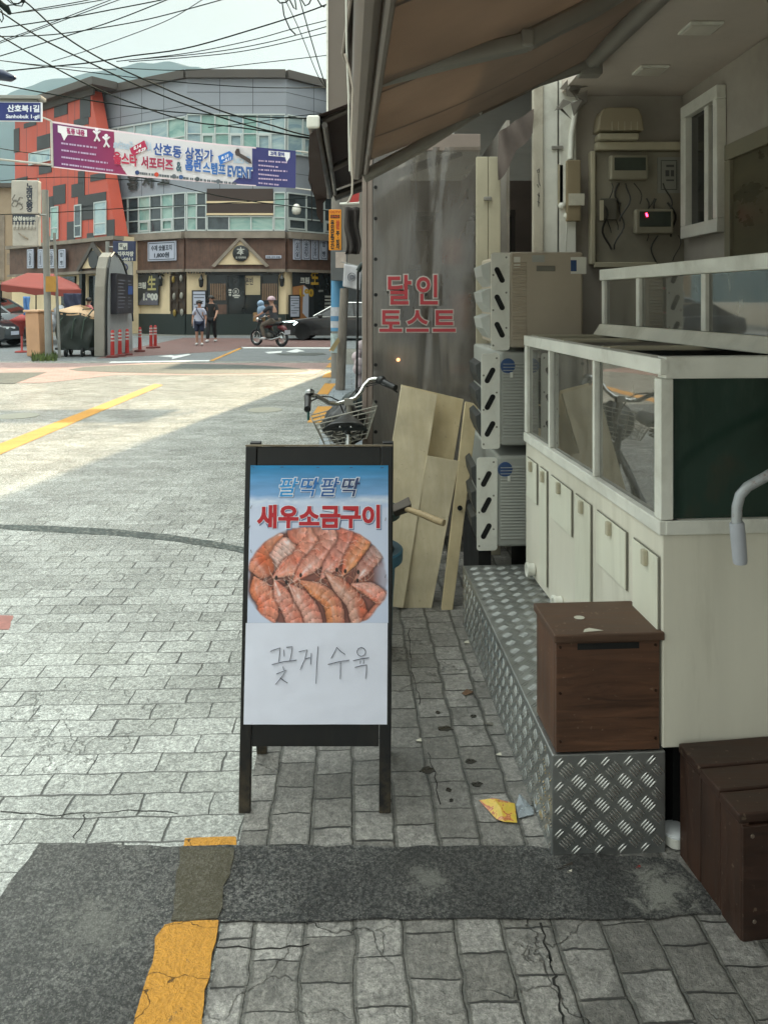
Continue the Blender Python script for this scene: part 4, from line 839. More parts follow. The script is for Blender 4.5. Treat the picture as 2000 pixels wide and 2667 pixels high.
def arm(d, px):
    r = thing_part = MB(); pts = [at(x, y + (9 if dd > 3 else 12), dd) for x, y, dd in px]; r.tube(pts, .026, 8, flat=1.3); return r
arm(0, [(945, 452, 3.86), (1090, 375, 3.86), (1240, 277, 3.85)]).build('arm', m_alu, aw, smooth=40); arm(0, [(1244, 268, 3.85), (1400, 200, 3.86), (1530, 158, 3.88)]).build('arm', m_alu, aw, smooth=40)
arm(0, [(985, 190, 2.5), (1180, 140, 2.5), (1368, 98, 2.5)]).build('arm', m_alu, aw, smooth=40); arm(0, [(1376, 92, 2.5), (1540, 10, 2.55), (1640, -50, 2.6)]).build('arm', m_alu, aw, smooth=40)
for _a, _b in ((at(1240, 282, 3.85) - V((.03, .03, .03)), at(1240, 282, 3.85) + V((.03, .03, .03))), (at(1372, 104, 2.5) - V((.022, .03, .03)), at(1372, 104, 2.5) + V((.022, .03, .03))), (wb_(3.9) + V((-.06, -.04, -.10)), wb_(3.9) + V((.05, .05, .06)))): MB().box(_a, _b).build('arm_joint', m_alu, aw, bevel=.008)
fl = [(926, -300, 1.25), (918, 0, 1.68), (906, 75, 1.9), (896, 138, 2.2), (908, 170, 2.4), (914, 220, 2.6), (922, 300, 3.0), (916, 400, 3.5), (921, 440, 3.85)]
b = MB(); L = [at(*q) for q in fl]; Rr = [fb(q[2], .02) + V((-.02, 0, 0)) for q in fl]; Mm = [(a + c) / 2 + V((0, 0, .03)) for a, c in zip(L, Rr)]
n = len(L); b.add(L + Mm + Rr, [(i, i + 1, n + i + 1, n + i) for i in range(n - 1)] + [(n + i, n + i + 1, 2 * n + i + 1, 2 * n + i) for i in range(n - 1)]); b.build('valance', m_fab, aw, smooth=0, solid=.004)
b = MB(); b.tube([p + V((-.004, 0, 0)) for p in L], .0045, 6); b.build('hem', mat('hem_tape', '#9a8f86', .7), aw)
cd = MB(); cd.tube([at(x, y, 1.62) for x, y in ((901, -60), (903, 130), (908, 250), (909, 350), (911, 446))], .0024, 6)
one(cd, 'awning_crank', m_white, 'thin pale crank rod hanging straight down from the awning front', 'rod', smooth=40)
cd = MB(); cd.tube([at(x, y, 1.6) for x, y in ((898, 140), (910, 180), (919, 230), (917, 290), (914, 380), (918, 470), (917, 505), (909, 523), (904, 528))], .0024, 6)
one(cd, 'pull_cord', mat('cord_white', '#c3b9ad', .7), 'loose white cord dangling with a kink beside the crank rod', 'cord', smooth=40)
# ---------------- farther awning
aw2 = thing('awning', 'smaller brown awning with ragged edge farther down the shop row', 'awning', (-.3, 6.5, 2.6))
f0, f1 = at(817, 320, 5.0), at(857, 508, 8.3)
b = MB(); b.tube([f0, f1], .045, 10); b.tube([f0 + V((.07, .02, -.01)), f1 + V((.07, 0, -.01))], .02, 8); b.build('front_bar', mat('dark_bar', '#54504c', .45, .3, .1, 5, .05), aw2, smooth=40)
b = MB(); 
c0 = f0 + V((0, -.03, 0)); b.box(c0 - V((.042, .012, .042)), c0 + V((.042, .02, .042))); b.build('end_cap', m_white, aw2, bevel=.014, seg=3)
def awf2(u, v): 
    p = f0.lerp(f1, v) + V((0, 0, .04)); p = p + V((1.15 * u, 0, .52 * u)); p.z -= .03 * math.sin(u * math.pi); return p
MB().grid(awf2, 10, 14).build('fabric', m_fab2, aw2, smooth=0, solid=.004)
for _p, _r in (([at(870, 512, 8.2), at(1072, 440, 8.2), at(1200, 395, 8.2)], .05), ([at(866, 440, 6.6), at(960, 392, 6.6)], .03), ([f0.lerp(f1, .03) + V((.05, 0, .03)), f0.lerp(f1, .03) + V((1.1, 0, .5))], .02)): MB().tube(_p, _r, 8).build('arm', mat('dark_bar', '#54504c'), aw2, smooth=40)
rg = [(822, 345), (808, 352), (803, 400), (806, 440), (803, 470), (813, 480), (815, 505), (822, 520), (826, 570), (838, 582), (843, 575), (840, 530), (850, 515), (838, 430), (832, 380)]
pts = []
for x, y in rg: pts.append((x, y))
def rpt(x, y): 
    d = 5.0 + 2.6 * max(0, (y - 345)) / 200.0; d = min(d, 7.2); return at(x, y, d)
Lr = [(822, 338), (806, 352), (803, 400), (806, 440), (803, 468), (814, 500), (822, 520), (826, 562), (838, 582)]; Rg = [(824, 340), (826, 355), (832, 385), (838, 425), (843, 455), (850, 490), (852, 515), (842, 530), (842, 578)]
b = MB(); n = len(Lr); b.add([rpt(*q) for q in Lr] + [rpt(*q) for q in Rg], [(i, i + 1, n + i + 1, n + i) for i in range(n - 1)]); b.build('ragged_valance', m_fab2, aw2, solid=.004)
q = MB(); q.tube([at(811, 478, 6), at(813, 575, 6)], .004, 5); q.build('loose_string', m_black, aw2)
# ================================================================ POSTER SIGN
m_sgn = mat('black_painted_wood', '#0b0d0f', .5, 0, .2, 7, .15, 120, .001, .5, .3, '#3a352d', (2, 2, .5))
sg = thing('poster_sign', 'black folding sidewalk sign with shrimp poster and handwritten sheet on its front', 'sidewalk sign', (-.2, 2.3, 0))
def gx(px, d): return (px - CX) / F * d
S0 = V((gx(636, 2.24), 2.239, 0)); ax_v = V((0, .131, 1.052)).normalized(); sp_ = Pl(S0, (1, 0, 0), ax_v)
SL = 1.06; tu0, tu1 = sp_.px(640, 1165)[0], sp_.px(1022, 1165)[0]; bu0, bu1 = sp_.px(621, 2120)[0], sp_.px(1017, 2120)[0]
def su(s, v): t_ = v / SL; return (bu0 + (tu0 - bu0) * t_) if s == 0 else (bu1 + (tu1 - bu1) * t_)
lw = .034
def signleg(pl, s, back=0):
    m = MB(); a, c = su(s, 0), su(s, SL); k = lw if s == 0 else -lw; 
    m.hexa([pl.p(a, .006, -.022), pl.p(a + k, .006, -.022), pl.p(a + k, .006, 0), pl.p(a, .006, 0), pl.p(c, SL, -.022), pl.p(c + k, SL, -.022), pl.p(c + k, SL, 0), pl.p(c, SL, 0)]); return m
m_leg = NT('worn_black_leg'); v = m_leg.coord('Object'); a_ = m_leg.noise(v, 30, 6, .7); sx = m_leg.n('SeparateXYZ'); m_leg.l(v, sx.inputs[0])
m_leg = m_leg.fin(m_leg.mix(m_leg.math('MULTIPLY', m_leg.mr(sx.outputs[2], .02, .2, 1, .05), m_leg.mr(a_, .4, .6, 0, .8)), lin('#0b0d0f'), lin('#4a4030')), .5, m_leg.bump(a_, .2, .002))
for s in (0, 1): signleg(sp_, s).build('leg', m_leg, sg, bevel=.0025)
vt0, vb0 = SL, sp_.px(820, 1946)[1]; pv0 = sp_.px(820, 1212)[1]
def band(pl, v0, v1, w0, w1): 
    e = .002; m = MB(); m.hexa([pl.p(su(0, v0) + lw + e, v0, w0), pl.p(su(1, v0) - lw - e, v0, w0), pl.p(su(1, v0) - lw - e, v0, w1), pl.p(su(0, v0) + lw + e, v0, w1), pl.p(su(0, v1) + lw + e, v1, w0), pl.p(su(1, v1) - lw - e, v1, w0), pl.p(su(1, v1) - lw - e, v1, w1), pl.p(su(0, v1) + lw + e, v1, w1)]); return m
band(sp_, vb0, SL - .001, -.018, -.003).build('front_panel', m_sgn, sg, bevel=.002)
m_edge = mat('bare_wood_edge', '#6d6352', .7, 0, .25, 20, .2)
b = MB(); b.hexa([sp_.p(su(0, SL) - .001, SL + .0005, -.022), sp_.p(su(1, SL) + .001, SL + .0005, -.022), sp_.p(su(1, SL) + .001, SL + .0005, .001), sp_.p(su(0, SL) - .001, SL + .0005, .001), sp_.p(su(0, SL) - .001, SL + .005, -.022), sp_.p(su(1, SL) + .001, SL + .005, -.022), sp_.p(su(1, SL) + .001, SL + .005, .001), sp_.p(su(0, SL) - .001, SL + .005, .001)]); b.build('top_edge', m_edge, sg)
bk_ = Pl(V((S0.x, 2.534, 0)), (1, 0, 0), V((0, -.11, 1.052)).normalized())
def bkl(s):
    m = MB(); a, c = su(s, 0) + .004, su(s, SL) + .004; k = lw if s == 0 else -lw
    m.hexa([bk_.p(a, .006, -.022), bk_.p(a + k, .006, -.022), bk_.p(a + k, .006, 0), bk_.p(a, .006, 0), bk_.p(c, SL, -.022), bk_.p(c + k, SL, -.022), bk_.p(c + k, SL, 0), bk_.p(c, SL, 0)]); return m
for s in (0, 1): bkl(s).build('leg', m_leg, sg, bevel=.0025)
m = MB(); m.pbox(bk_, bu0 + .05, bu1 - .05, .28, SL - .03, -.018, -.006); m.build('back_panel', m_sgn, sg)
b = MB(); 
for s in (.08, -.08): 
    c = sp_.p((tu0 + tu1) / 2 + s * 1.6, SL - .004, -.03); b.box(c - V((.02, .012, .004)), c + V((.02, .012, .006)))
b.build('hinge', m_alu, sg)
# printed poster: painted pixel by pixel as vertex colours on a fine sheet
PW, PH = 250, 280
yy, xx = np.mgrid[0:PH + 1, 0:PW + 1].astype(float); X = xx / PW; Y = yy / PH       # Y from the top
CXp, CYp = 160 + X * 1320, 295 + Y * 1480                                           # picture units read off the poster
def vn(sx_, sy_, seed, o=3):
    out = np.zeros_like(X); r = np.random.RandomState(seed)
    for k in range(o):
        gx_, gy_ = int(sx_ * 2 ** k) + 2, int(sy_ * 2 ** k) + 2; g_ = r.rand(gy_ + 1, gx_ + 1)
        fx, fy = X * (gx_ - .001), Y * (gy_ - .001); ix, iy = fx.astype(int), fy.astype(int); fx -= ix; fy -= iy; fx = fx * fx * (3 - 2 * fx); fy = fy * fy * (3 - 2 * fy)
        out += (g_[iy, ix] * (1 - fx) * (1 - fy) + g_[iy, ix + 1] * fx * (1 - fy) + g_[iy + 1, ix] * (1 - fx) * fy + g_[iy + 1, ix + 1] * fx * fy) / 2 ** k
    return out / sum(1 / 2 ** k for k in range(o))
def L3(h): return np.array(lin(h)[:3])
def blend(img, c, a): return img * (1 - a[..., None]) + c * a[..., None]
img = np.ones((PH + 1, PW + 1, 3)) * L3('#c6cfe6')
sea = np.clip((CYp - 300) / 320, 0, 1)[..., None]; seac = L3('#1d7fb4') * (1 - sea) + L3('#7fa6d4') * sea
seac = seac * (.8 + .4 * vn(5, 40, 3))[..., None]
wv = vn(6, 22, 9); a = np.clip((720 + 90 * (wv - .5) - CYp) / 150, 0, 1); img = blend(img, seac, a)
foam = np.clip(1 - np.abs(CYp - (640 + 60 * (vn(4, 3, 21) - .5))) / 55, 0, 1) * vn(16, 40, 5); img = blend(img, L3('#d8e2f2'), np.clip(foam * 1.3, 0, .8))
ea = np.clip((1.0 - (((CXp - 815) / 690) ** 2 + ((CYp - 1370) / 520) ** 2) + .12 * (vn(9, 9, 8) - .5)) * 7, 0, 1); ea *= (CYp > 880)
ea2 = np.clip(ea - np.clip((CXp - 1330) / 100, 0, 1) * (CYp < 1500) * np.clip((CYp - 1150) / 120, 0, 1) * .55, 0, 1)
img = blend(img, L3('#7d4f48') * (.45 + .9 * vn(12, 12, 4))[..., None], ea2)
def bez(pts, n=46):
    P_ = [np.array(p, float) for p in pts]; out = []
    for t_ in np.linspace(0, len(P_) - 1.001, n):
        i = int(t_); f = t_ - i; p0 = P_[max(i - 1, 0)]; p1 = P_[i]; p2 = P_[min(i + 1, len(P_) - 1)]; p3 = P_[min(i + 2, len(P_) - 1)]
        out.append(.5 * (2 * p1 + (p2 - p0) * f + (2 * p0 - 5 * p1 + 4 * p2 - p3) * f * f + (3 * p1 - p0 - 3 * p2 + p3) * f ** 3))
    return np.array(out)
def shrimp(img, pts, w0, w1, c1, c2, seed, white=0.0):
    """pts run from the tail end to the head: overlapping shell rings, a pale glossy carapace, legs along the belly"""
    c = bez(pts); d2 = (CXp[..., None] - c[:, 0]) ** 2 + (CYp[..., None] - c[:, 1]) ** 2; k = d2.argmin(-1); d = np.sqrt(d2.min(-1)); tt = k / (len(c) - 1)
    tg = np.gradient(c, axis=0); tg /= np.linalg.norm(tg, axis=1)[:, None] + 1e-9
    side = (CXp - c[k, 0]) * -tg[k, 1] + (CYp - c[k, 1]) * tg[k, 0]; n1, n2, n3 = vn(34, 36, seed + 1), vn(9, 9, seed + 2), vn(80, 84, seed + 7, 2)
    w = (w0 + (w1 - w0) * tt) * np.clip(1.3 - np.abs(tt - .42) * .8, .5, 1.08) * np.where(tt > .74, 1 - (tt - .74) * 2.9, 1); ph = (tt * 7.0 + (side / (w + 1e-6)) ** 2 * .5 + .12 * n2) % 1
    w = w * (1 + .10 * (vn(20, 20, seed) - .5) + np.where(tt < .7, .05 * ph, 0)); a = np.clip((w - d) / 7, 0, 1); s = side / (w + 1e-6)
    mixv = np.clip(.5 + .6 * s + 1.1 * (n2 - .5), 0, 1)[..., None]; col = L3(c1) * (1 - mixv) + L3(c2) * mixv
    body = tt < .68
    col = col * np.where(body, .72 + .42 * ph, 1.0)[..., None]; line_ = np.where(body, np.clip(1 - np.abs(ph - .03) * 16, 0, 1), 0) * .55; col = col * (1 - line_[..., None]) + L3('#8e3a2a') * line_[..., None]
    streak = vn(14, 90, seed + 3, 2) if abs(pts[-1][1] - pts[0][1]) < abs(pts[-1][0] - pts[0][0]) else vn(90, 14, seed + 3, 2)
    col = col * (.45 + .45 * n1 + .35 * n3 + .35 * streak)[..., None]; red = np.clip(n2 * 1.8 - .8, 0, .7)[..., None]; col = col * (1 - red) + col * np.array([1.25, .62, .42]) * red
    hi = np.clip(1 - np.abs(s + .2 + .25 * (n2 - .5)) * 3.2, 0, 1) * np.where(body, .25 * ph + .12, .30 + white) * np.clip(n1 * 2.2 - .5, 0, 1.3); hi = np.clip(hi, 0, .85)[..., None]; col = col * (1 - hi) + L3('#f0e0e2') * hi
    edge_ = np.clip((d / w - .66) * 2.6, 0, 1); col = col * (1 - .6 * edge_[..., None]) + L3('#7c2a1c') * (.38 * edge_)[..., None]
    sh = np.clip((w + 22 - d) / 22, 0, 1) * .65; img = blend(img, L3('#34181a'), sh * (ea > .25))
    img = blend(img, col, a * np.clip(ea * 1.6, 0, 1)); r2 = np.random.RandomState(seed)
    for q in np.linspace(.30, .93, 11):      # swimmerets and walking legs on the belly side
        i = int(q * (len(c) - 1)); nx, ny = -tg[i, 1], tg[i, 0]; ww = (w0 + (w1 - w0) * q) * .75; sg = 1 if seed % 2 else -1; x0, y0 = c[i, 0] + nx * ww * sg, c[i, 1] + ny * ww * sg; ln_ = r2.uniform(26, 58)
        img = line(img, [(x0 - nx * ww * .5 * sg, y0 - ny * ww * .5 * sg), (x0, y0), (x0 + nx * ln_ * sg * .7 + tg[i, 0] * ln_ * .8, y0 + ny * ln_ * sg * .7 + tg[i, 1] * ln_ * .8)], 2.4, r2.choice(['#e8b6a4', '#c4674c', '#a04a34', '#f0d2c8']), .75)
    return img
def line(img, pts, wd, c, al=.8):
    q = bez(pts, 40); x0, x1 = q[:, 0].min() - 9, q[:, 0].max() + 9; y0, y1 = q[:, 1].min() - 9, q[:, 1].max() + 9
    i0, i1 = max(0, int((x0 - 160) / 1320 * PW)), min(PW + 1, int((x1 - 160) / 1320 * PW) + 2); j0, j1 = max(0, int((y0 - 295) / 1480 * PH)), min(PH + 1, int((y1 - 295) / 1480 * PH) + 2)
    if i1 <= i0 or j1 <= j0: return img
    sl_ = (slice(j0, j1), slice(i0, i1)); d = np.sqrt(((CXp[sl_][..., None] - q[:, 0]) ** 2 + (CYp[sl_][..., None] - q[:, 1]) ** 2).min(-1)); img[sl_] = blend(img[sl_], L3(c), np.clip((wd - d) / 5 + .4, 0, 1) * al * (ea[sl_] > .1)); return img
SH_ = [([(400, 1200), (500, 1090), (570, 1000)], 120, 110, '#dcc0bb', '#d8a99c', 17, .9), ([(620, 930), (740, 1010), (650, 1190), (520, 1270), (400, 1350)], 105, 80, '#e09a86', '#cf7f6c', 1, .1), ([(300, 1260), (235, 1150), (320, 1010), (470, 960)], 110, 90, '#d69c86', '#c2704f', 2, .2),
       ([(850, 880), (925, 990), (850, 1130), (700, 1270), (590, 1390)], 92, 72, '#dfa091', '#c98676', 3, .5), ([(1060, 880), (1085, 1010), (990, 1160), (915, 1270), (850, 1360)], 80, 62, '#db9a8c', '#c58478', 4, .1),
       ([(1250, 950), (1215, 1050), (1130, 1180), (1050, 1335)], 88, 62, '#e09a6e', '#d07c66', 5, 0), ([(1400, 1080), (1330, 1170), (1250, 1270), (1180, 1385)], 74, 58, '#c9a8a2', '#b08a84', 6, .7),
       ([(330, 1760), (355, 1600), (270, 1470), (220, 1360)], 96, 88, '#d27c5a', '#da9682', 7, 0), ([(620, 1780), (560, 1650), (480, 1520), (410, 1385)], 84, 62, '#d8a296', '#cc8674', 8, .7),
       ([(790, 1790), (740, 1650), (660, 1540), (550, 1425)], 84, 60, '#dba799', '#cc8a7c', 9, .5), ([(990, 1780), (950, 1590), (820, 1480), (650, 1390)], 86, 60, '#d98a5c', '#cc8f7a', 10, 0),
       ([(1220, 1790), (1170, 1600), (1040, 1450), (890, 1310)], 88, 60, '#d6a594', '#b8745f', 11, .1), ([(1320, 1760), (1440, 1600), (1330, 1480), (1140, 1420)], 78, 62, '#d78872', '#dcb0a8', 12, .3)]
for s_ in SH_: img = shrimp(img, *s_)
rs = np.random.RandomState(4)
for (hx, hy) in ((400, 1350), (590, 1390), (850, 1360), (1050, 1335), (1180, 1385), (410, 1385), (550, 1425), (650, 1390), (890, 1310), (1140, 1420)):
    for k in range(12):
        a0 = rs.uniform(0, 6.28); l_ = rs.uniform(70, 210); mx, my = hx + l_ * .5 * math.cos(a0) + rs.uniform(-30, 30), hy + l_ * .5 * math.sin(a0) + rs.uniform(-30, 30)
        img = line(img, [(hx, hy), (mx, my), (hx + l_ * math.cos(a0 + rs.uniform(-.5, .5)), hy + l_ * math.sin(a0 + rs.uniform(-.5, .5)))], 2.2, rs.choice(['#e0a288', '#ecc8b8', '#8a3a28', '#c46a4a', '#f0d8d0']), .75)
for (ex, ey) in ((425, 1358), (655, 1335), (995, 1285), (1075, 1297), (1197, 1305), (1190, 1385), (520, 1400)):
    d = np.sqrt(((CXp - ex) / 15) ** 2 + ((CYp - ey) / 23) ** 2); img = blend(img, L3('#221a1c'), np.clip((1.1 - d) * 3, 0, 1))
def printed(name, pl, u0, u1, v0, v1, w, img, mt, parent, bulge=0.0):
    ph, pw = img.shape[0] - 1, img.shape[1] - 1
    fn = lambda a, c: pl.p(u0 + (u1 - u0) * a, v1 + (v0 - v1) * c, w + bulge * math.sin(a * 3.14) * (.5 + .5 * math.sin(c * 9)))
    me = bpy.data.meshes.new(name); vs = [tuple(fn(i / pw, j / ph) - wloc(parent)) for j in range(ph + 1) for i in range(pw + 1)]
    me.from_pydata(vs, [], [(j * (pw + 1) + i, (j + 1) * (pw + 1) + i, (j + 1) * (pw + 1) + i + 1, j * (pw + 1) + i + 1) for j in range(ph) for i in range(pw)])
    ca = me.color_attributes.new('print', 'FLOAT_COLOR', 'POINT'); rgba = np.ones((len(vs), 4)); rgba[:, :3] = np.clip(img.reshape(-1, 3), 0, 1); ca.data.foreach_set('color', rgba.ravel())
    me.materials.append(mt); me.polygons.foreach_set('use_smooth', [True] * len(me.polygons)); o = bpy.data.objects.new(name, me); COL.objects.link(o); o.parent = parent; return o
u0, u1, v0, v1 = sp_.rect(648, 1212, 1011, 1700)
po = printed('poster', sp_, u0, u1, sp_.px(830, 1622)[1], v1, .0012, img, vcol('poster_print', .28), sg)
def qx(x, y): return (x / 3.607 + 600, y / 3.607 + 1130)
m_nav = ['#2f8fd0', '#2b6fb4', '#2c5a98', '#2f3f6a']; m_wt = mat('print_white', '#dfe4ef', .35, 0, .02, 9, 0); m_rd = mat('print_red', '#b32430', .35, 0, .04, 9, 0); m_sh = mat('print_shadow', '#6c7fa6', .5, 0, .03, 9, 0)
def lit(body, box, w, mt, parent, **k):
    a, c = qx(box[0], box[1]), qx(box[2], box[3]); r = sp_.rect(a[0], a[1], c[0], c[1]); write(MB(), sp_, body, r[0], r[1], r[2], r[3], w, **k).build('lettering', mt, parent)
for k, ch in enumerate('팔딱팔딱'):
    x0 = 462 + k * 193; lit(ch, (x0 + 4, 414, x0 + 186, 596), .0018, m_sh, po, bold=.045, shear=.25, ref=.02); lit(ch, (x0, 408, x0 + 182, 590), .0024, m_wt, po, bold=.045, shear=.25, ref=.02)
    lit(ch, (x0, 408, x0 + 182, 590), .0030, mat('print_blue_' + 'abcd'[k], m_nav[k], .35, 0, .03, 9, 0), po, bold=.010, shear=.25, ref=.02)
lit('새우소금구이', (262, 674, 1412, 894), .0018, m_sh, po, bold=.075, ref=.035); lit('새우소금구이', (254, 666, 1404, 884), .0024, m_wt, po, bold=.072, ref=.035); lit('새우소금구이', (254, 666, 1404, 884), .0030, m_rd, po, bold=.045, ref=.035)
# handwritten sheet
pu0, pu1, pvb, pvt = sp_.rect(638, 1622, 1009, 1886)
PA = 60; pimg = np.ones((PA + 1, PA + 1, 3)); 
def paperfn(a, c): 
    v_ = pvt + (pvb - pvt) * c; l_ = sp_.px(641 - 6 * c, 1622 + 264 * c)[0]; r_ = sp_.px(1009.5 - 1.5 * c, 1625 + 261 * c)[0]; 
    z = .0022 + .0014 * mnoise.noise(V((a * 3, c * 2.5, 2))) + .0008 * mnoise.noise(V((a * 9, c * 8, 5))); return sp_.p(l_ + (r_ - l_) * a, v_, z)
pp_ = MB().grid(paperfn, 60, 44).build('paper_sheet', mat('white_paper', '#dcdfee', .75, 0, .025, 8, .15, 25, .003), sg, smooth=0)
def hx_(x, y): return sp_.px(x / 3.607 + 600, y / 3.607 + 1600)
ST = [[(378, 343), (420, 325), (470, 310), (464, 380), (458, 440)], [(505, 330), (508, 390)], [(530, 305), (585, 298), (575, 370), (560, 435)], [(393, 467), (500, 440), (625, 425)], [(497, 485), (505, 520)], [(435, 555), (525, 520), (480, 590), (425, 655)], [(470, 590), (505, 618), (540, 640)],
      [(645, 348), (722, 328), (700, 420), (658, 515)], [(705, 415), (750, 400)], [(762, 360), (755, 465)], [(825, 298), (812, 480), (805, 645)], [(948, 408), (980, 350), (1000, 305), (1040, 345), (1078, 372)], [(918, 465), (1020, 440), (1118, 425)], [(1035, 450), (1034, 530), (1032, 603)],
      [(1230 + 40 * math.sin(a), 348 - 40 * math.cos(a)) for a in [i * .35 for i in range(19)]], [(1153, 430), (1230, 412), (1303, 402)], [(1222, 430), (1220, 458)], [(1252, 425), (1250, 458)], [(1170, 493), (1225, 478), (1280, 470), (1277, 530), (1270, 598)]]
b = MB()
for s_ in ST: b.tube([sp_.p(*hx_(x, y), .0048) for x, y in s_], .0015, 5, flat=.5)
b.build('handwriting', mat('felt_pen', '#262b3c', .6, 0, .1, 9, 0), pp_)
b = MB(); rnd = random.Random(3)
for x, y in ((660, 1216), (735, 1216), (828, 1217), (915, 1217), (995, 1218), (655, 1320), (651, 1372), (655, 1435), (1004, 1352), (1004, 1500), (1003, 1542)):
    u, v_ = sp_.px(x, y); an = rnd.uniform(-.4, .4) + (0 if y < 1230 else 1.57); b.tube([sp_.p(u - .005 * math.cos(an), v_ - .005 * math.sin(an), .0035), sp_.p(u + .005 * math.cos(an), v_ + .005 * math.sin(an), .0035)], .0007, 4)
b.build('staples', m_scr, po)
# ================================================================ BICYCLE
bi = thing('bicycle', 'parked city bicycle with chrome handlebar, wire basket and wide black saddle behind the poster sign', 'bicycle', (-.19, 4.0, 0))
m_frm = mat('dark_frame_paint', '#2a2d31', .3, .2, .1, 9, 0); m_sad = mat('black_saddle', '#1b1d1d', .33, 0, .1, 9, .15, 60, .001); m_wire = mat('basket_wire', '#8d8b82', .4, .5, .1, 9, 0); m_tyre = mat('tyre_rubber', '#17181a', .75, 0, .1, 20, .2)
def wheel(c, ax, r, nm='wheel', parent=bi, rt=.018, mt=m_tyre, spokes=24):
    c = V(c); ax = V(ax).normalized(); e1 = UP if abs(ax.z) < .9 else V((1, 0, 0)); e2 = ax.cross(e1).normalized(); e1 = e2.cross(ax).normalized()
    def ring(rr, tr, m): m.tube([c + e1 * (rr * math.cos(a)) + e2 * (rr * math.sin(a)) for a in [2 * math.pi * i / 36 for i in range(37)]], tr, 8, caps=False); return m
    w = ring(r - rt, rt, MB()).build(nm, mt, parent, smooth=0)
    q = ring(r - rt * 2.3, rt * .5, MB()); q.tube([c - ax * .035, c + ax * .035], .018, 10)
    for i in range(spokes): 
        a = 2 * math.pi * i / spokes; q.tube([c + ax * (.03 if i % 2 else -.03), c + (e1 * math.cos(a) + e2 * math.sin(a)) * (r - rt * 2.3)], .0011 if spokes > 12 else .008, 4, caps=False)
    q.build('rim', m_steel, w, smooth=40); return w
rw = V((-.17, 3.5, .30)); fwh = V((-.215, 4.52, .30)); hd = V((-.205, 4.38, .70)); sb_ = V((-.18, 3.78, .60)); bb_ = V((-.19, 3.92, .30))
wheel(rw, (1, .03, 0), .30); wheel(fwh, (1, .25, 0), .30)
b = MB(); b.tube([bb_, hd + V((0, 0, -.08))], .018, 10); b.tube([bb_, sb_], .016, 10); b.tube([rw + V((.05, 0, 0)), bb_], .009, 8); b.tube([rw + V((-.05, 0, 0)), bb_], .009, 8); b.tube([rw + V((.05, 0, 0)), sb_], .008, 8); b.tube([rw + V((-.05, 0, 0)), sb_], .008, 8); b.tube([hd + V((.002, .03, -.13)), hd + V((-.002, -.03, .08))], .02, 10)
for s_ in (-.05, .05): b.tube([fwh + V((s_, 0, 0)), fwh + V((s_, -.03, .30)), hd + V((s_ * .3, .03, -.13))], .011, 8)
b.build('frame', m_frm, bi, smooth=40)
b = MB()
for c, n_ in ((rw, 1), (fwh, 1)):
    pts = [c + V((0, .335 * math.cos(a), .335 * math.sin(a))) for a in [R(q) for q in range(20, 171, 10)]]; b.tube(pts, .03, 8, flat=.25)
b.build('mudguard', m_steel, bi, smooth=40)
b = MB(); b.tube([bb_ + V((-.08, 0, 0)), bb_ + V((.08, 0, 0))], .015, 8); b.tube([bb_ + V((.07, 0, 0)), bb_ + V((.075, .12, -.1))], .01, 8); b.tube([bb_ + V((-.07, 0, 0)), bb_ + V((-.075, -.12, .1))], .01, 8)
for q in (V((.11, .12, -.1)), V((-.115, -.12, .1))): b.box(bb_ + q - V((.045, .03, .01)), bb_ + q + V((.045, .03, .01)))
b.build('pedals', m_black, bi)
b = MB(); b.tube([rw + V((.02, -.0, .0)), rw + V((.12, -.02, -.292))], .008, 8); b.build('kickstand', m_steel, bi)
b = MB(); b.tube([sb_, at(908, 1132, 3.86)], .013, 10); b.build('seat_post', m_steel, bi, smooth=40)
sc = at(899, 1108, 3.80)
def sad(u, v):   # u across, v from the back to the nose
    w = (.092 * (1 - v) ** .55 + .02) if v < .98 else .012; x = (u - .5) * 2
    z = .050 * math.sqrt(max(0, 1 - x * x * .98)) * (1 - .25 * v) ; y = .28 * v - .02 * (1 - x * x) * (1 - v) ** 3
    return sc + V((x * w, y, z - .028 + .01 * (v - .5)))
s_ = MB().grid(sad, 18, 14).build('saddle', m_sad, bi, smooth=0, solid=.004)
q = MB(); q.prism([sad(i / 18, 0) + V((0, -.003, 0)) for i in range(19)], (0, .006, 0)); q.build('saddle_back', m_sad, s_)
q = MB()
for s2 in (-.025, .03): q.ball(sc + V((s2, -.008, -.005)), .006)
q.build('rivets', m_steel, s_)
q = MB()
for s2 in (-.045, .05):
    q.tube([sc + V((s2 + .02 * math.cos(a), .06 + .02 * math.sin(a), -.04 - .006 * a)) for a in [i * .5 for i in range(19)]], .004, 5)
q.tube([sc + V((-.07, .05, -.06)), sc + V((.02, .09, -.07)), sc + V((.07, .05, -.055))], .007, 6); q.build('springs', m_alu, s_)
hp = [(799, 1030, 4.10), (822, 1030, 4.2), (840, 1040, 4.28), (857, 1050, 4.32), (880, 1051, 4.34), (902, 1045, 4.35), (925, 1038, 4.36), (938, 1024, 4.38), (948, 1005, 4.40), (962, 990, 4.42), (978, 986, 4.42), (992, 990, 4.40)]
b = MB(); b.tube([at(*q) for q in hp], .0125, 12); hb = b.build('handlebar', m_steel, bi, smooth=40)
b = MB(); b.tube([at(801, 1032, 4.08), at(802, 1048, 4.0), at(801, 1066, 3.92)], [.019, .017, .018], 12); b.build('grip', m_black, hb, smooth=40)
b = MB(); b.tube([at(986, 988, 4.41), at(1000, 995, 4.38), at(1030, 1010, 4.3)], [.022, .02, .017], 12); b.ball(at(994, 990, 4.39), .026); b.build('grip', m_black, hb, smooth=40)
b = MB(); b.lathe(at(807, 1022, 4.08), [(.018, -.012), (.026, 0), (.024, .012), (.01, .018), (.001, .018)], 16); b.build('bell', m_steel, hb, smooth=40)
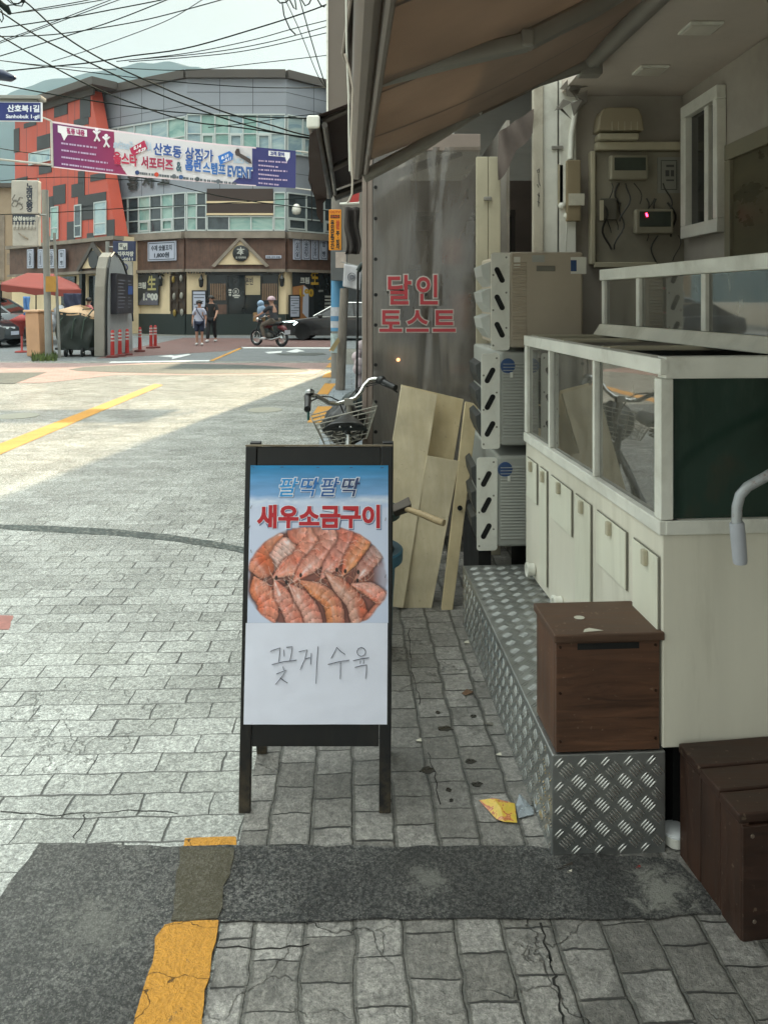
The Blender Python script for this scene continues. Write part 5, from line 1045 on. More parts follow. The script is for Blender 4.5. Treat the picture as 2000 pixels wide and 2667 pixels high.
b = MB(); b.ball(at(806, 1026, 4.07), (.022, .02, .012)); b.build('bell_base', m_black, hb, smooth=0)
b = MB(); b.box(at(908, 1046, 4.35) - V((.025, .02, .018)), at(908, 1046, 4.35) + V((.025, .02, .018))); b.tube([at(907, 1048, 4.35), at(912, 1080, 4.36), at(916, 1105, 4.37), hd], .016, 10); b.build('stem', m_alu, bi, smooth=40)
b = MB(); b.tube([at(800, 1050, 4.02), at(815, 1042, 4.12), at(838, 1032, 4.3), at(862, 1034, 4.35), at(882, 1044, 4.36), at(895, 1075, 4.4)], .004, 6); b.tube([at(990, 995, 4.4), at(960, 1000, 4.44), at(930, 1012, 4.45), at(905, 1040, 4.45), at(898, 1070, 4.42)], .004, 6); b.tube([at(990, 998, 4.4), at(950, 1008, 4.42), at(922, 1020, 4.43), at(912, 1035, 4.42)], .003, 6)
b.tube([at(992, 1000, 4.36), at(1020, 1012, 4.34), at(1036, 1022, 4.32)], .005, 6); b.build('cables', m_black, bi, smooth=40)
b = MB(); b.tube([at(803, 1070, 3.93), at(803, 1090, 3.94), at(804, 1094, 3.94)], .007, 8); b.build('lever_tip', mat('teal_tip', '#2e5a55', .4), bi)
# basket: wire cage, corners set out in space
TL_, TR_, BR_, BL_ = at(808, 1082, 4.50), at(972, 1041, 4.42), at(985, 1058, 4.72), at(822, 1100, 4.82)
TLn, TRn = at(820, 1100, 4.30), at(980, 1058, 4.28)
ct = [at(816, 1098, 4.32), at(982, 1058, 4.32), at(970, 1040, 4.66), at(808, 1082, 4.66)]; cbm = [at(846, 1160, 4.36), at(955, 1142, 4.36), at(950, 1118, 4.62), at(838, 1136, 4.62)]
b = MB()
def rim(f, r): 
    p = [ct[i].lerp(cbm[i], f) for i in range(4)]; b.tube(p + [p[0]], r, 6)
for f in (0, .14, .32, .5, .68, .84, 1): rim(f, .0042 if f in (0, .14) else .0024)
for i in range(4):
    for k in range(7):
        a = ct[i].lerp(ct[(i + 1) % 4], k / 7); c = cbm[i].lerp(cbm[(i + 1) % 4], k / 7); b.tube([a, c], .0042 if k == 0 else .0022, 5)
for k in range(1, 6): b.tube([cbm[0].lerp(cbm[1], k / 6), cbm[3].lerp(cbm[2], k / 6)], .0022, 5)
b.build('basket', m_wire, bi)
bag = MB(); bc = at(900, 1110, 4.5)
def bagf(u, v):
    a = u * 2 * math.pi; r = (.135 * math.sin(v * 2.6 + .35)) * (1 + .25 * mnoise.noise(V((math.cos(a) * 2, math.sin(a) * 2, v * 3)))) ; return bc + V((r * math.cos(a) - .01 * v, r * .8 * math.sin(a), -.10 + .23 * v + .03 * mnoise.noise(V((math.cos(a) * 3, math.sin(a) * 3, v * 4 + 9)))))
one(bag.grid(bagf, 28, 14), 'plastic_bag', mat('black_bag', '#101112', .35, 0, .2, 9, .4, 25, .006), 'crumpled black plastic bag stuffed in the bicycle basket', 'bag', smooth=0)
# ================================================================ FAR BUILDING ACROSS THE CROSSING
FB = {}
def XD(px, d): return V((gx(px, d), d, 0))
ZR_ = 11.75
m_gray = mat('grey_facade_panel', '#8d939c', .42, .0, .05, .5, .02, 8, .004, .5, .1, '#5c6066'); m_joint = mat('panel_joint', '#4e5258', .6, 0, .1, 3, 0); m_cap = mat('roof_cap', '#4f4a46', .6, 0, .1, 1, 0)
m_fr = mat('window_frame_white', '#b9c2c1', .4, 0, .05, 3, 0); m_ledge = mat('stone_ledge', '#8a8176', .8, 0, .2, 2, .2, 20, .01, .3, .4, '#4e463d')
m_fasc = wood('brown_fascia', '#6a5044', '#523d34', .6, 'Z', 1.2, .15); m_crm = mat('cream_render', '#d9c6a3', .8, 0, .06, 1.5, .1, 20, .005, .3, .15, '#7d6b4e'); m_grn = mat('dark_green_plinth', '#202a28', .6, 0, .15, 2, .05)
gb = thing('grey_building', 'grey panelled corner building with glass bands and a brown tavern front across the crossing', 'building', (-7, 36, 0))
L0, L1 = XD(262, 37.4), XD(487, 34.5); C0, C1 = XD(487, 34.5), XD(745, 34.5); R0_, R1_ = XD(745, 34.5), XD(1010, 38.9)
fac = {'L': (L0, L1), 'C': (C0, C1), 'R': (R0_, R1_)}
PLN = {k: Pl(a, (c - a), UP) for k, (a, c) in fac.items()}; LEN = {k: (c - a).length for k, (a, c) in fac.items()}
b = MB(); foot = [L0, L1, C1, R1_, R1_ + V((4, 12, 0)), L0 + V((-2, 14, 0))]; b.prism([p + UP * 4.45 for p in foot], (0, 0, ZR_ - 4.45)); b.build('upper_wall', m_gray, gb)
b = MB(); b.prism([p + UP * .9 for p in foot], (0, 0, 3.55 - .0)); b.build('ground_floor_wall', m_crm, gb)
def rim_band(z0, z1, out, m, nm, fs='LCR'):
    b = MB()
    for k in fs: b.pbox(PLN[k], -.0, LEN[k] + .0, z0, z1, .002, out)
    return b.build(nm, m, gb)
rim_band(ZR_ - .25, ZR_ + .12, .22, m_cap, 'roof_cap'); rim_band(0.006, .93, .12, m_grn, 'plinth')
rim_band(4.32, 4.62, .35, m_ledge, 'ledge'); rim_band(2.95, 4.315, .18, m_fasc, 'fascia'); rim_band(2.82, 2.949, .26, m_ledge, 'ledge')
for k in 'LCR':
    b = MB(); n = int(LEN[k] / 1.35)
    for i in range(1, n): b.pbox(PLN[k], LEN[k] * i / n - .012, LEN[k] * i / n + .012, 4.7, ZR_ - .26, .001, .006)
    for z in (7.3, 10.3, 9.9 if k == 'L' else 10.9): b.pbox(PLN[k], 0, LEN[k], z - .012, z + .012, .001, .006)
    b.build('panel_joints', m_joint, gb)
panes = []  # pane tones carry reflected sky in their colour
for nm, c1, c2 in (('glass_painted_sky', '#7f99a6', '#a8bcbc'), ('glass_dark', '#2f383d', '#4b555a'), ('glass_teal', '#6f9a94', '#9bb8b0')):
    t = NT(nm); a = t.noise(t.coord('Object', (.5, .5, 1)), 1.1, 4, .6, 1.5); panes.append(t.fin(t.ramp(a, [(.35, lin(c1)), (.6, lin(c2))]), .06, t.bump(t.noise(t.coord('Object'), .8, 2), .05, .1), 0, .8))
def glazing(k, u0, u1, z0, z1, nu, nv, tone, low=True, seed=0):
    pl = PLN[k]; b = MB(); t_ = .06
    b.pbox(pl, u0, u1, z0 - t_, z0, .002, .10); b.pbox(pl, u0, u1, z1, z1 + t_, .002, .10)
    for i in range(nu + 1): u = u0 + (u1 - u0) * i / nu; b.pbox(pl, u - t_ / 2, u + t_ / 2, z0 + .001, z1 - .001, .002, .09)
    for j in range(1, nv): z = z0 + (z1 - z0) * j / nv; b.pbox(pl, u0, u1, z - .025, z + .025, .002, .08)
    if low:
        rr = random.Random(seed)
        for i in range(nu):
            if i % 2 == seed % 2: 
                a, c = u0 + (u1 - u0) * i / nu + .04, u0 + (u1 - u0) * (i + 1) / nu - .04; h = (z1 - z0) / nv
                for q in ((a, a + .07, z0 + .03, z0 + h - .03), (c - .07, c, z0 + .03, z0 + h - .03), (a + .071, c - .071, z0 + .03, z0 + .1), (a + .071, c - .071, z0 + h - .1, z0 + h - .03)): b.pbox(pl, *q, .081, .105)
    w = b.build('window', m_fr, gb); rr = random.Random(seed + 50)
    for i in range(nu):
        p = MB(); a, c = u0 + (u1 - u0) * i / nu, u0 + (u1 - u0) * (i + 1) / nu; p.pbox(pl, a + .031, c - .031, z0 + .001, z1 - .001, .004, .03)
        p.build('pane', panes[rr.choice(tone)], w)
l = PLN['L']; uL = l.px(308, 560)[0]
glazing('L', l.px(272, 340)[0], LEN['L'] - .02, 8.1, 9.75, 5, 2, [0, 0, 2, 1], True, 1)
glazing('L', uL, LEN['L'] - .02, 4.72, 6.35, 6, 3, [1, 1, 1, 2], True, 2)
c = PLN['C']
glazing('C', .03, LEN['C'] - .03, 8.2, 9.85, 7, 2, [0, 0, 0, 2], True, 3)
ca, cb_ = c.px(541, 550)[0], c.px(712, 550)[0]
glazing('C', .03, ca - .05, 4.72, 6.35, 2, 3, [2, 1, 2], False, 4); glazing('C', cb_ + .05, LEN['C'] - .03, 4.72, 6.35, 1, 3, [2], False, 5); glazing('C', ca, cb_, 4.72, 5.28, 3, 1, [2, 2, 1], False, 6)
glazing('R', .05, 4.3, 8.2, 9.85, 5, 2, [0, 0, 2], True, 7); glazing('R', .05, 4.3, 4.72, 6.35, 4, 3, [2, 1, 1, 2], True, 8)
b = MB(); b.pbox(c, ca, cb_, 5.36, 6.55, .002, .12); sh = b.build('blank_shop_sign', mat('brown_sign_board', '#3f322d', .5, 0, .06, 2, 0), gb); q = MB(); q.pbox(c, ca - .02, cb_ + .02, 5.36, 5.45, .121, .14); q.pbox(c, ca - .02, cb_ + .02, 5.90, 5.99, .121, .14); q.build('cream_stripe', m_crm, sh)
q = MB(); q.lathe(c.p(*c.px(775, 548), .4), [(.001, -.25), (.16, -.2), (.2, -.05), (.18, .1), (.1, .22), (.001, .25)], 16); q.build('dome_camera', m_white, gb, smooth=0)
# name of the building over the middle storey: only its lower part shows under the banner
lettering(gb, mat('dark_letter', '#3d403f', .5, 0, .1, 9, 0), l, '홍 서 고', l.rect(335, 448, 445, 492), .08, bold=.04)
# ground floor: gable, door, windows
def CR(r, w0, w1, nm, m, parent=gb, pl=c, bev=0.0): 
    u0, u1, v0, v1 = pl.rect(*r); return MB().pbox(pl, u0, u1, max(v0, .006), v1, w0, w1).build(nm, m, parent, bevel=bev)
gu, gz = c.px(629, 617); gl_, gzb = c.px(563, 684); gr_ = c.px(697, 684)[0]
b = MB(); b.slab(c, [(gl_, gzb - .1), (gr_, gzb - .1), (gu, gz - .1)], .0, .275); ga = b.build('gable', m_crm, gb)
b = MB()
for e_ in (gl_, gr_): b.slab(c, [(e_ + (-.12 if e_ < gu else .12), gzb - .16), (e_ + (.02 if e_ < gu else -.02), gzb - .22), (gu, gz - .18), (gu, gz + .02)], .276, .36)
b.build('gable_trim', m_ledge, ga)
b = MB(); 
for k, x0, x1 in (('C', 495, 560), ('C', 700, 742), ('L', 380, 480)):
    n = 9
    for i in range(n):
        u, z = PLN[k].px(x0 + (x1 - x0) * i / n, 690); b.lathe(PLN[k].p(u, 2.74, .2), [(.001, 0), (.05, .03), (.02, .09)], 6)
b.build('string_bulbs', m_cap, gb)
m_drk = mat('dark_glass', '#23282a', .1, 0, .3, 1.2, 0, spec=.6); m_dtr = mat('black_trim', '#1a1d1e', .4)
ud = [c.px(x, 770)[0] for x in (540, 594, 636, 681, 726)]
en = CR((540, 704, 726, 845), .002, .05, 'entrance', m_drk); CR((537, 698, 729, 716), .051, .16, 'lintel', m_dtr, en)
b = MB()
for x in (540, 593, 637, 680, 723): u = c.px(x, 770)[0]; b.pbox(c, u, u + .05, .95, 2.62, .051, .11)
b.build('door_frame', m_dtr, en)
for x0, n in ((550, 9), (684, 9)):
    q = MB()
    for i in range(n): u = c.px(x0 + i * 4.6, 770)[0]; q.pbox(c, u, u + .035, 1.55, 2.3, .06, .10)
    q.build('wood_slats', mat('tan_slat', '#8a6f58', .6), en)
CR((550, 793, 592, 838), .052, .08, 'wood_panel', m_fasc, en); CR((684, 793, 722, 838), .052, .08, 'wood_panel', m_fasc, en)
CR((640, 718, 679, 768), .052, .06, 'painted_lit_window', mat('pale_interior', '#b0a283', .5, 0, .15, 1, 0), en)  # lit look comes from the pale panel colour alone
lettering(en, m_cap, c, '본빈', c.rect(640, 722, 660, 742), .066, bold=.03)
lettering(en, m_wht if False else mat('pale_sticker', '#b9b9b2', .5), c, '本', c.rect(611, 755, 620, 764), .058, bold=.03)
q = MB(); u, z = c.px(615.5, 759); q.tube([c.p(u + .13 * math.cos(a), z + .13 * math.sin(a), .058) for a in [i * .3142 for i in range(21)]], .012, 5); q.build('door_ring', mat('pale_sticker', '#b9b9b2', .5), en)
q = MB(); 
for r in ((607, 768, 626, 772), (611, 774, 623, 776), (596, 753, 604, 758), (596, 760, 604, 763), (597, 765, 603, 771)): u0, u1, v0, v1 = c.rect(*r); q.pbox(c, u0, u1, v0, v1, .052, .058)
q.build('door_lettering_strips', mat('pale_sticker', '#b9b9b2', .5), en)
# window with paper lanterns, left of the people
wl_ = l
lw_ = CR((447, 708, 487, 838), .002, .05, 'lantern_window', wood('dark_lattice', '#4a3a2c', '#2d231b', .6, 'Z', 2), gb, l)
q = MB()
for x in (449, 466, 484): u = l.px(x, 770)[0]; q.pbox(l, u - .05, u + .05, 1.05, 2.66, .051, .10)
for z in (1.05, 1.55, 2.1, 2.62): q.pbox(l, l.px(449, 770)[0] + .051, l.px(484, 770)[0] - .051, z - .05, z + .05, .051, .09)
q.build('lattice', wood('dark_lattice', '#4a3a2c', '#2d231b'), lw_)
for i, (x, y) in enumerate(((459, 728), (479, 725), (461, 772), (480, 770), (462, 815), (481, 813))):
    q = MB(); u, z = l.px(x, y); q.ball(l.p(u, z, .16), (.075, .075, .16), 10, 8); q.build('paper_lantern', mat('lantern_yellow' if i in (0, 4) else 'lantern_white', '#8a7434' if i in (0, 4) else '#8d8b82', .6), lw_, smooth=0)
# ---- separate signs hung on that building
m_sgw = mat('sign_white', '#aeb4c4', .45, 0, .04, 3, 0); m_sgb = mat('sign_ink', '#2c3340', .5, 0, .05, 3, 0)
def sign(name, label, cat, pl, r, m, w0=.2, w1=.27, group=None, bev=.01):
    u0, u1, v0, v1 = pl.rect(*r); o = thing(name, label, cat, pl.p((u0 + u1) / 2, v0, w0), group); MB().pbox(pl, u0, u1, v0, v1, w0, w1).build('sign_board', m, o, bevel=bev); return o
pr = sign('price_sign', 'white framed skewer price sign on the brown fascia left of the gable', 'sign', l, (397, 630, 470, 680), m_sgw)
lettering(pr, m_sgb, l, '수제 숯불꼬치', l.rect(406, 639, 460, 654), .276, bold=.03); lettering(pr, m_sgb, l, '1,800원', l.rect(414, 658, 453, 673), .276, bold=.04)
b = MB(); u0, u1, v0, v1 = l.rect(400, 633, 467, 677)
for q in ((u0, u1, v0, v0 + .03), (u0, u1, v1 - .03, v1), (u0, u0 + .03, v0 + .031, v1 - .031), (u1 - .03, u1, v0 + .031, v1 - .031)): b.pbox(l, *q, .271, .276)
b.build('border_line', m_sgb, pr)
u, z = c.px(631, 661); rs_ = thing('round_sign', 'round black tavern sign in the gable above the entrance', 'sign', c.p(u, z - .36, .28)); MB().lathe(c.p(u, z, .28), [(.36, 0), (.36, .07), (.34, .08), (.001, .08)], 32, c.n).build('sign_board', mat('round_black', '#262829', .5), rs_, smooth=40)
m_let = mat('pale_letter', '#b9bbb4', .5, 0, .04, 3, 0); lettering(rs_, m_let, c, '本', c.rect(621, 645, 642, 666), .365, bold=.02); lettering(rs_, m_let, c, '교 이자카야', c.rect(618, 669, 645, 675), .365, bold=.03)
def vsign(pl, x0, x1, y0, y1, txt, label, grp):
    o = sign('lantern_sign', label, 'sign', pl, (x0, y0, x1, y1), m_sgw, .2, .26, grp)
    b = MB(); u0, u1, v0, v1 = pl.rect(x0 + 2, y0 + 3, x1 - 2, y1 - 3); e = .025
    for q in ((u0, u1, v0, v0 + e), (u0, u1, v1 - e, v1), (u0, u0 + e, v0 + e, v1 - e), (u1 - e, u1, v0 + e, v1 - e)): b.pbox(pl, *q, .261, .265)
    b.build('border_line', m_sgb, o); lettering(o, m_sgb, pl, txt, pl.rect(x0 + 5, y0 + 8, x1 - 5, y1 - 8), .266, bold=.02, vertical=True)
r_ = PLN['R']; G1 = 'upright white menu signs right of the gable'; G2 = 'upright white menu signs on the left fascia'
for x0, x1, tx, lb in ((756, 775, '삼치살', 'leftmost of the upright white menu signs right of the gable'), (779, 799, '육회탕', 'second from the left of the upright white menu signs right of the gable'), (803, 821, '치즈포차', 'third from the left of the upright white menu signs right of the gable'), (825, 844, '합 빵', 'rightmost of the upright white menu signs right of the gable')):
    vsign(r_, x0, x1, 622, 677, tx, lb, G1)
# red and black wing on the left
Q0, Q1 = XD(40, 41.3), XD(225, 36.7); rd = (Q1 - Q0).normalized(); rp = Pl(Q0, rd, UP); 
m_redw = mat('orange_red_panel', '#bb5240', .5, 0, .06, .8, 0, dirt=.12, dcol='#7d3428'); m_blk = mat('charcoal_panel', '#3a3b3d', .5, 0, .06, 1, 0)
rb = thing('red_wing', 'orange red and charcoal checkered building wing left of the grey facade', 'building', (-15, 39, 0))
ur = rp.px(305, 610); utr = rp.px(238, 248)
ZW = 11.55
b = MB(); b.slab(rp, [(-.0, 4.5), (ur[0], 4.5), (rp.px(236, 240)[0], ZW), (0, ZW)], -.6, 0); b.build('red_wall', m_redw, rb)
b = MB(); b.prism([rp.p(0, 4.5, -.61), rp.p(rp.px(225, 300)[0], 4.5, -.61), rp.p(rp.px(225, 300)[0] - 2, 4.5, -9), rp.p(-2, 4.5, -9)], (0, 0, ZW - 4.4)); b.build('rear_volume', m_blk, rb)
b = MB(); b.pbox(rp, -.2, rp.px(266, 240)[0], ZW + .001, ZW + .35, -.8, .5); b.pbox(rp, -.2, rp.px(110, 280)[0] + 5.1, ZW - .3, ZW, .001, .12); b.build('roof_cap', m_cap, rb)
blk = [(143, 258, 177, 302), (194, 308, 232, 328), (64, 318, 96, 330), (38, 335, 52, 397), (98, 352, 132, 388), (103, 428, 136, 452), (45, 462, 73, 475), (140, 482, 172, 532), (122, 512, 142, 566), (188, 478, 222, 512), (205, 505, 278, 538), (212, 535, 252, 572), (205, 445, 222, 479), (237, 452, 276, 470), (176, 577, 197, 630), (228, 607, 247, 630), (280, 572, 300, 628), (125, 615, 140, 636), (210, 245, 237, 308), (52, 560, 75, 600), (60, 500, 82, 520)]
for r in blk: u0, u1, v0, v1 = rp.rect(*r); MB().pbox(rp, u0, u1, max(v0, 4.51), v1, .001, .025).build('charcoal_panel', m_blk, rb)
b = MB(); uu = 0
for x in (70, 98, 122, 142, 160, 178, 196, 212, 232): u = rp.px(x, 450)[0]; b.pbox(rp, u - .012, u + .012, 4.51, ZW - .31, .0005, .004)
b.build('panel_joints', m_joint, rb)
for k, r in enumerate(((136, 538, 155, 632), (197, 533, 215, 625), (78, 393, 135, 425), (248, 525, 280, 625))):
    u0, u1, v0, v1 = rp.rect(*r); m = MB(); e = .06; v0 = max(v0, 4.6)
    m.pbox(rp, u0, u1, v0, v0 + e, .026, .07); m.pbox(rp, u0, u1, v1 - e, v1, .026, .07); m.pbox(rp, u0, u0 + e, v0 + e, v1 - e, .026, .07); m.pbox(rp, u1 - e, u1, v0 + e, v1 - e, .026, .07)
    if v1 - v0 > 1: m.pbox(rp, u0 + e, u1 - e, v0 + (v1 - v0) * .33, v0 + (v1 - v0) * .33 + e, .026, .07)
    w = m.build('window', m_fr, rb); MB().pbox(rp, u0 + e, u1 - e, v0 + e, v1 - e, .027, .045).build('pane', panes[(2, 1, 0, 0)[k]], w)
# tavern front under the red wing
lf = Pl(Q0 + rp.n * .0, rd, UP); b = MB(); b.pbox(rp, -1, ur[0] + .0, .006, 4.49, -6, -.3); b.build('ground_floor_wall', m_crm, rb)
b = MB(); b.pbox(rp, -.5, ur[0] + .0, 2.95, 4.3, -.299, .05); fs = b.build('fascia', m_fasc, rb); b = MB(); b.pbox(rp, -.6, ur[0] + .1, 4.301, 4.48, -.299, .25); b.pbox(rp, -.6, ur[0] + .0, 2.82, 2.949, -.299, .14); b.build('ledge', m_ledge, rb)
for x0, x1, tx, lb in ((84, 100, '순대쌀', 'leftmost of the upright white menu signs on the left fascia'), (112, 126, '오뎅탕', 'upright white menu sign half hidden by the lamp post on the left fascia'), (139, 157, '오뎅탕', 'third from the left of the upright white menu signs on the left fascia'), (166, 183, '합 빵', 'rightmost of the upright white menu signs on the left fascia')):
    vsign(rp, x0, x1, 650, 699, tx, lb, G2)
g0, g1, g2 = rp.px(218, 700), rp.px(256, 640), rp.px(300, 700)
b = MB(); b.slab(rp, [(g0[0], g0[1]), (g2[0] + .1, g0[1]), (g1[0], g1[1])], -.29, .22); ga = b.build('gable', m_crm, rb)
b = MB(); b.slab(rp, [(g0[0] - .15, g0[1] - .1), (g0[0] + .1, g0[1] - .15), (g1[0], g1[1] - .1), (g1[0], g1[1] + .15)], .221, .32); b.slab(rp, [(g2[0] + .25, g0[1] - .1), (g2[0], g0[1] - .15), (g1[0], g1[1] - .1), (g1[0], g1[1] + .15)], .221, .32); b.build('gable_trim', m_cap, ga)
MB().lathe(rp.p(*rp.px(257, 676), .222), [(.42, 0), (.42, .05), (.001, .05)], 24, rp.n).build('round_sign', m_blk, ga)
b = MB(); u0, u1, v0, v1 = rp.rect(222, 718, 250, 840); b.pbox(rp, u0, u1, .9, v1, -.298, -.2); b.build('dark_opening', m_drk, rb); b = MB(); u0, u1, v0, v1 = rp.rect(150, 720, 185, 800); b.pbox(rp, u0, u1, v0, v1, -.298, -.2); b.build('dark_opening', m_drk, rb)
b = MB(); u0, u1, v0, v1 = rp.rect(212, 700, 219, 815); b.pbox(rp, u0, u1, .9, v1, -.1, .1); b.build('dark_post', m_dtr, rb)
# beer posters
def beer(pl, r, lab, num, big, colr, w=.13):
    o = thing('beer_poster', lab, 'poster', pl.p(*pl.px((r[0] + r[2]) / 2, r[3]), w)); u0, u1, v0, v1 = pl.rect(*r)
    MB().pbox(pl, u0, u1, v0, v1, w, w + .03).build('poster_sheet', mat('black_poster', '#2a2d30', .4, 0, .15, 1.5, 0), o); return o
bp1 = beer(l, (345, 712, 420, 795), 'black beer poster with grey price lettering at the left of the tavern front', '', '', '')
u0, u1, v0, v1 = l.rect(347, 732, 366, 793); q = MB(); q.pbox(l, u0, u1, v0, v1, .161, .166); q.build('beer_glass', mat('pale_beer', '#8f8e94', .5, 0, .1, 2, 0), bp1); q = MB(); uu = l.rect(368, 760, 419, 794); q.slab(l, [(uu[0], uu[2]), (uu[1], uu[2]), (uu[1], uu[3] - .2), (uu[0] + .5, uu[3])], .161, .164); q.build('grey_swoosh', mat('grey_swoosh', '#565560', .5), bp1)
lettering(bp1, m_let, l, '크림', l.rect(368, 735, 388, 752), .168, bold=.05); lettering(bp1, mat('gold_letter', '#a8a06a', .5), l, '生', l.rect(392, 718, 414, 756), .168, bold=.03); lettering(bp1, m_let, l, '1,900', l.rect(381, 764, 419, 786), .168, bold=.06)
bp2 = beer(r_, (757, 688, 812, 835), 'black beer poster with yellow price lettering at the right of the entrance', '', '', '')
u0, u1, v0, v1 = r_.rect(757, 742, 798, 832); q = MB(); q.slab(r_, [(u0, v0), (u1, v0), (u1, v1 - .2), (u1 - .25, v1), (u0, v1 - .1)], .161, .166); q.build('beer_glass', mat('amber_beer', '#9a6b45', .5, 0, .3, 1.5, 0), bp2); q = MB(); q.slab(r_, [(u1 - .35, v0 + .3), (u1, v0), (u1, v1 - .2), (u1 - .3, v1 - .02)], .167, .17); q.build('foam', m_sgw, bp2)
m_yl = mat('yellow_letter', '#b8932c', .5); lettering(bp2, m_let, r_, '크림', r_.rect(776, 722, 800, 739), .172, bold=.05); lettering(bp2, m_yl, r_, '生', r_.rect(804, 698, 824, 742), .172, bold=.035); lettering(bp2, m_yl, r_, '1,90', r_.rect(774, 752, 811, 777), .172, bold=.06)
b = MB(); u0, u1, v0, v1 = r_.rect(814, 690, 858, 835); b.pbox(r_, u0, u1, v0, v1, .002, .12); dq = b.build('dark_side_window', m_drk, gb); q = MB()
for k in range(5): uu = r_.rect(842, 770 + k * 9, 862, 775 + k * 9); q.pbox(r_, *uu, .121, .14)
q.build('white_shutter_bars', m_let, dq); lettering(dq, m_let, r_, '포장마차', r_.rect(825, 755, 838, 761), .125, bold=.03)
def menu(pl, r, lab):
    o = sign('menu_board', lab, 'menu board', pl, r, m_dtr, .13, .2, None, .005); u0, u1, v0, v1 = pl.rect(*r); MB().pbox(pl, u0 + .06, u1 - .06, v0 + .06, v1 - .06, .201, .206).build('menu_sheet', m_sgw, o)
    q = MB(); h = v1 - v0
    for f, a, cc in ((.84, .1, .9), (.74, .15, .85), (.62, .3, .8), (.52, .15, .5), (.42, .4, .9), (.3, .15, .85), (.2, .2, .7)): q.pbox(pl, u0 + (u1 - u0) * a, u0 + (u1 - u0) * cc, v0 + h * f, v0 + h * (f + .035), .207, .209)
    q.build('menu_lines', mat('menu_grey', '#5d626c', .5), o)
menu(c, (503, 756, 541, 835), 'white menu board in a dark frame behind the two pedestrians'); menu(r_, (747, 768, 775, 828), 'white menu board in a dark frame left of the black car roof')
def lantern(pl, x, y, lab):
    u, z = pl.px(x, y); o = thing('wall_lantern', lab, 'wall lamp', pl.p(u, z - .3, .1)); q = MB(); q.lathe(pl.p(u, z - .22, .2), [(.02, -.06), (.09, 0), (.12, .3), (.05, .42), (.02, .5)], 6); q.build('lamp_body', m_dtr, o); q = MB(); q.tube([pl.p(u, z + .2, .0), pl.p(u, z + .3, .12), pl.p(u, z + .26, .2)], .025, 6); q.build('bracket', m_dtr, o)
lantern(l, 427, 731, 'black wall lantern right of the left beer poster'); lantern(c, 527, 733, 'black wall lantern on the cream wall left of the entrance'); lantern(c, 736, 731, 'black wall lantern on the cream wall right of the entrance')
# address plate
ap = sign('address_plate', 'small white name strip on the brown fascia right of the gable', 'sign', c, (694, 666, 735, 674), m_sgw, .2, .24); lettering(ap, m_sgb, c, '어묵 꼬치 우동', c.rect(697, 668, 732, 673), .245, bold=.03)
nbh = thing('shade_side_block', 'plain building added beside the tavern for its shadow, mostly hidden behind the utility pole and awnings', 'building', (1, 34, 0)); xn = gx(872, 33.3)  # added for the shadow it throws across the street
b = MB(); b.box((xn, 33.3, .006), (9, 40, 11.5)); b.build('wall', mat('dark_render', '#6f6a63', .8, 0, .1, 1, .1), nbh); b = MB(); b.box((xn + .3, 33.24, .1), (xn + 2.6, 33.299, 2.7)); b.build('shop_window', m_drk, nbh)
# pale house at the far left
ph = thing('pale_house', 'weathered beige house at the left edge beyond the red wing', 'building', (-24, 45, 0)); hp_ = Pl(XD(-120, 46), (1, 0, 0), UP)
MB().pbox(hp_, -3, 4.6, .006, 8.3, -6, 0).build('house_wall', mat('beige_wall', '#a2937f', .85, 0, .12, .8, .2, 10, .01, .3, .4, '#6d6152'), ph); MB().pbox(hp_, -3.2, 4.75, 8.301, 8.55, -6.2, .3).build('roof_slab', m_cap, ph); b = MB()
u0, u1, v0, v1 = hp_.rect(-10, 560, 14, 730); b.pbox(hp_, u0, u1, v0, v1, .001, .05); u0, u1, v0, v1 = hp_.rect(20, 660, 32, 690); b.pbox(hp_, u0, u1, v0, v1, .001, .05); b.build('shutter', m_ledge, ph)
# ================================================================ STREET THINGS
m_pole = mat('concrete_pole', '#7d7a75', .8, 0, .15, 3, .2, 40, .004, .3, .4, '#55514b'); m_gal = mat('galvanised', '#8b8c88', .5, .3, .12, 4, .1)
m_navy = mat('navy_sign', '#24306f', .4, 0, .04, 3, 0)
# road name sign and lamp on a post out of frame
rn = thing('road_name_sign', 'blue road name sign with white Korean and English lettering at the left edge', 'road sign', at(30, 318, 9.5))
D = 9.5; rp_ = Pl((0, D, 0), SR, UP)
u0, u1, v0, v1 = rp_.rect(-70, 267, 112, 317); MB().pbox(rp_, u0, u1, v0, v1, 0, .03).build('plate_edge', m_wt, rn); MB().pbox(rp_, u0 + .01, u1 - .012, v0 + .008, v1 - .008, .031, .035).build('plate', m_navy, rn)
lettering(rn, m_wt, rp_, '산호북1길', rp_.rect(23, 275, 107, 294), .037, bold=.035); lettering(rn, m_wt, rp_, 'Sanhobuk 1-gil', rp_.rect(20, 300, 107, 313), .037, bold=.03)
b = MB(); u0, u1, v0, v1 = rp_.rect(-110, 250, 112, 259); b.pbox(rp_, u0, u1, v0, v1, -.12, .06); u0, u1, v0, v1 = rp_.rect(-110, 259.3, 100, 266.5); b.pbox(rp_, u0, u1, v0, v1, -.06, .02); b.build('bracket_arm', m_gal, rn, bevel=.005)
lp_ = thing('lamp_post', 'street lamp post just outside the left edge carrying a dark blue lamp head', 'street lamp', (gx(-115, D) - .1, D - .1, 0))
b = MB(); x = gx(-115, D) - .1; b.tube([(x, D - .1, .006), (x, D - .1, 6.3)], [.11, .08], 12); b.tube([(x, D - .1, 4.1), at(-40, 196, D), at(-10, 196, D)], .04, 8); b.build('post', m_gal, lp_, smooth=40)
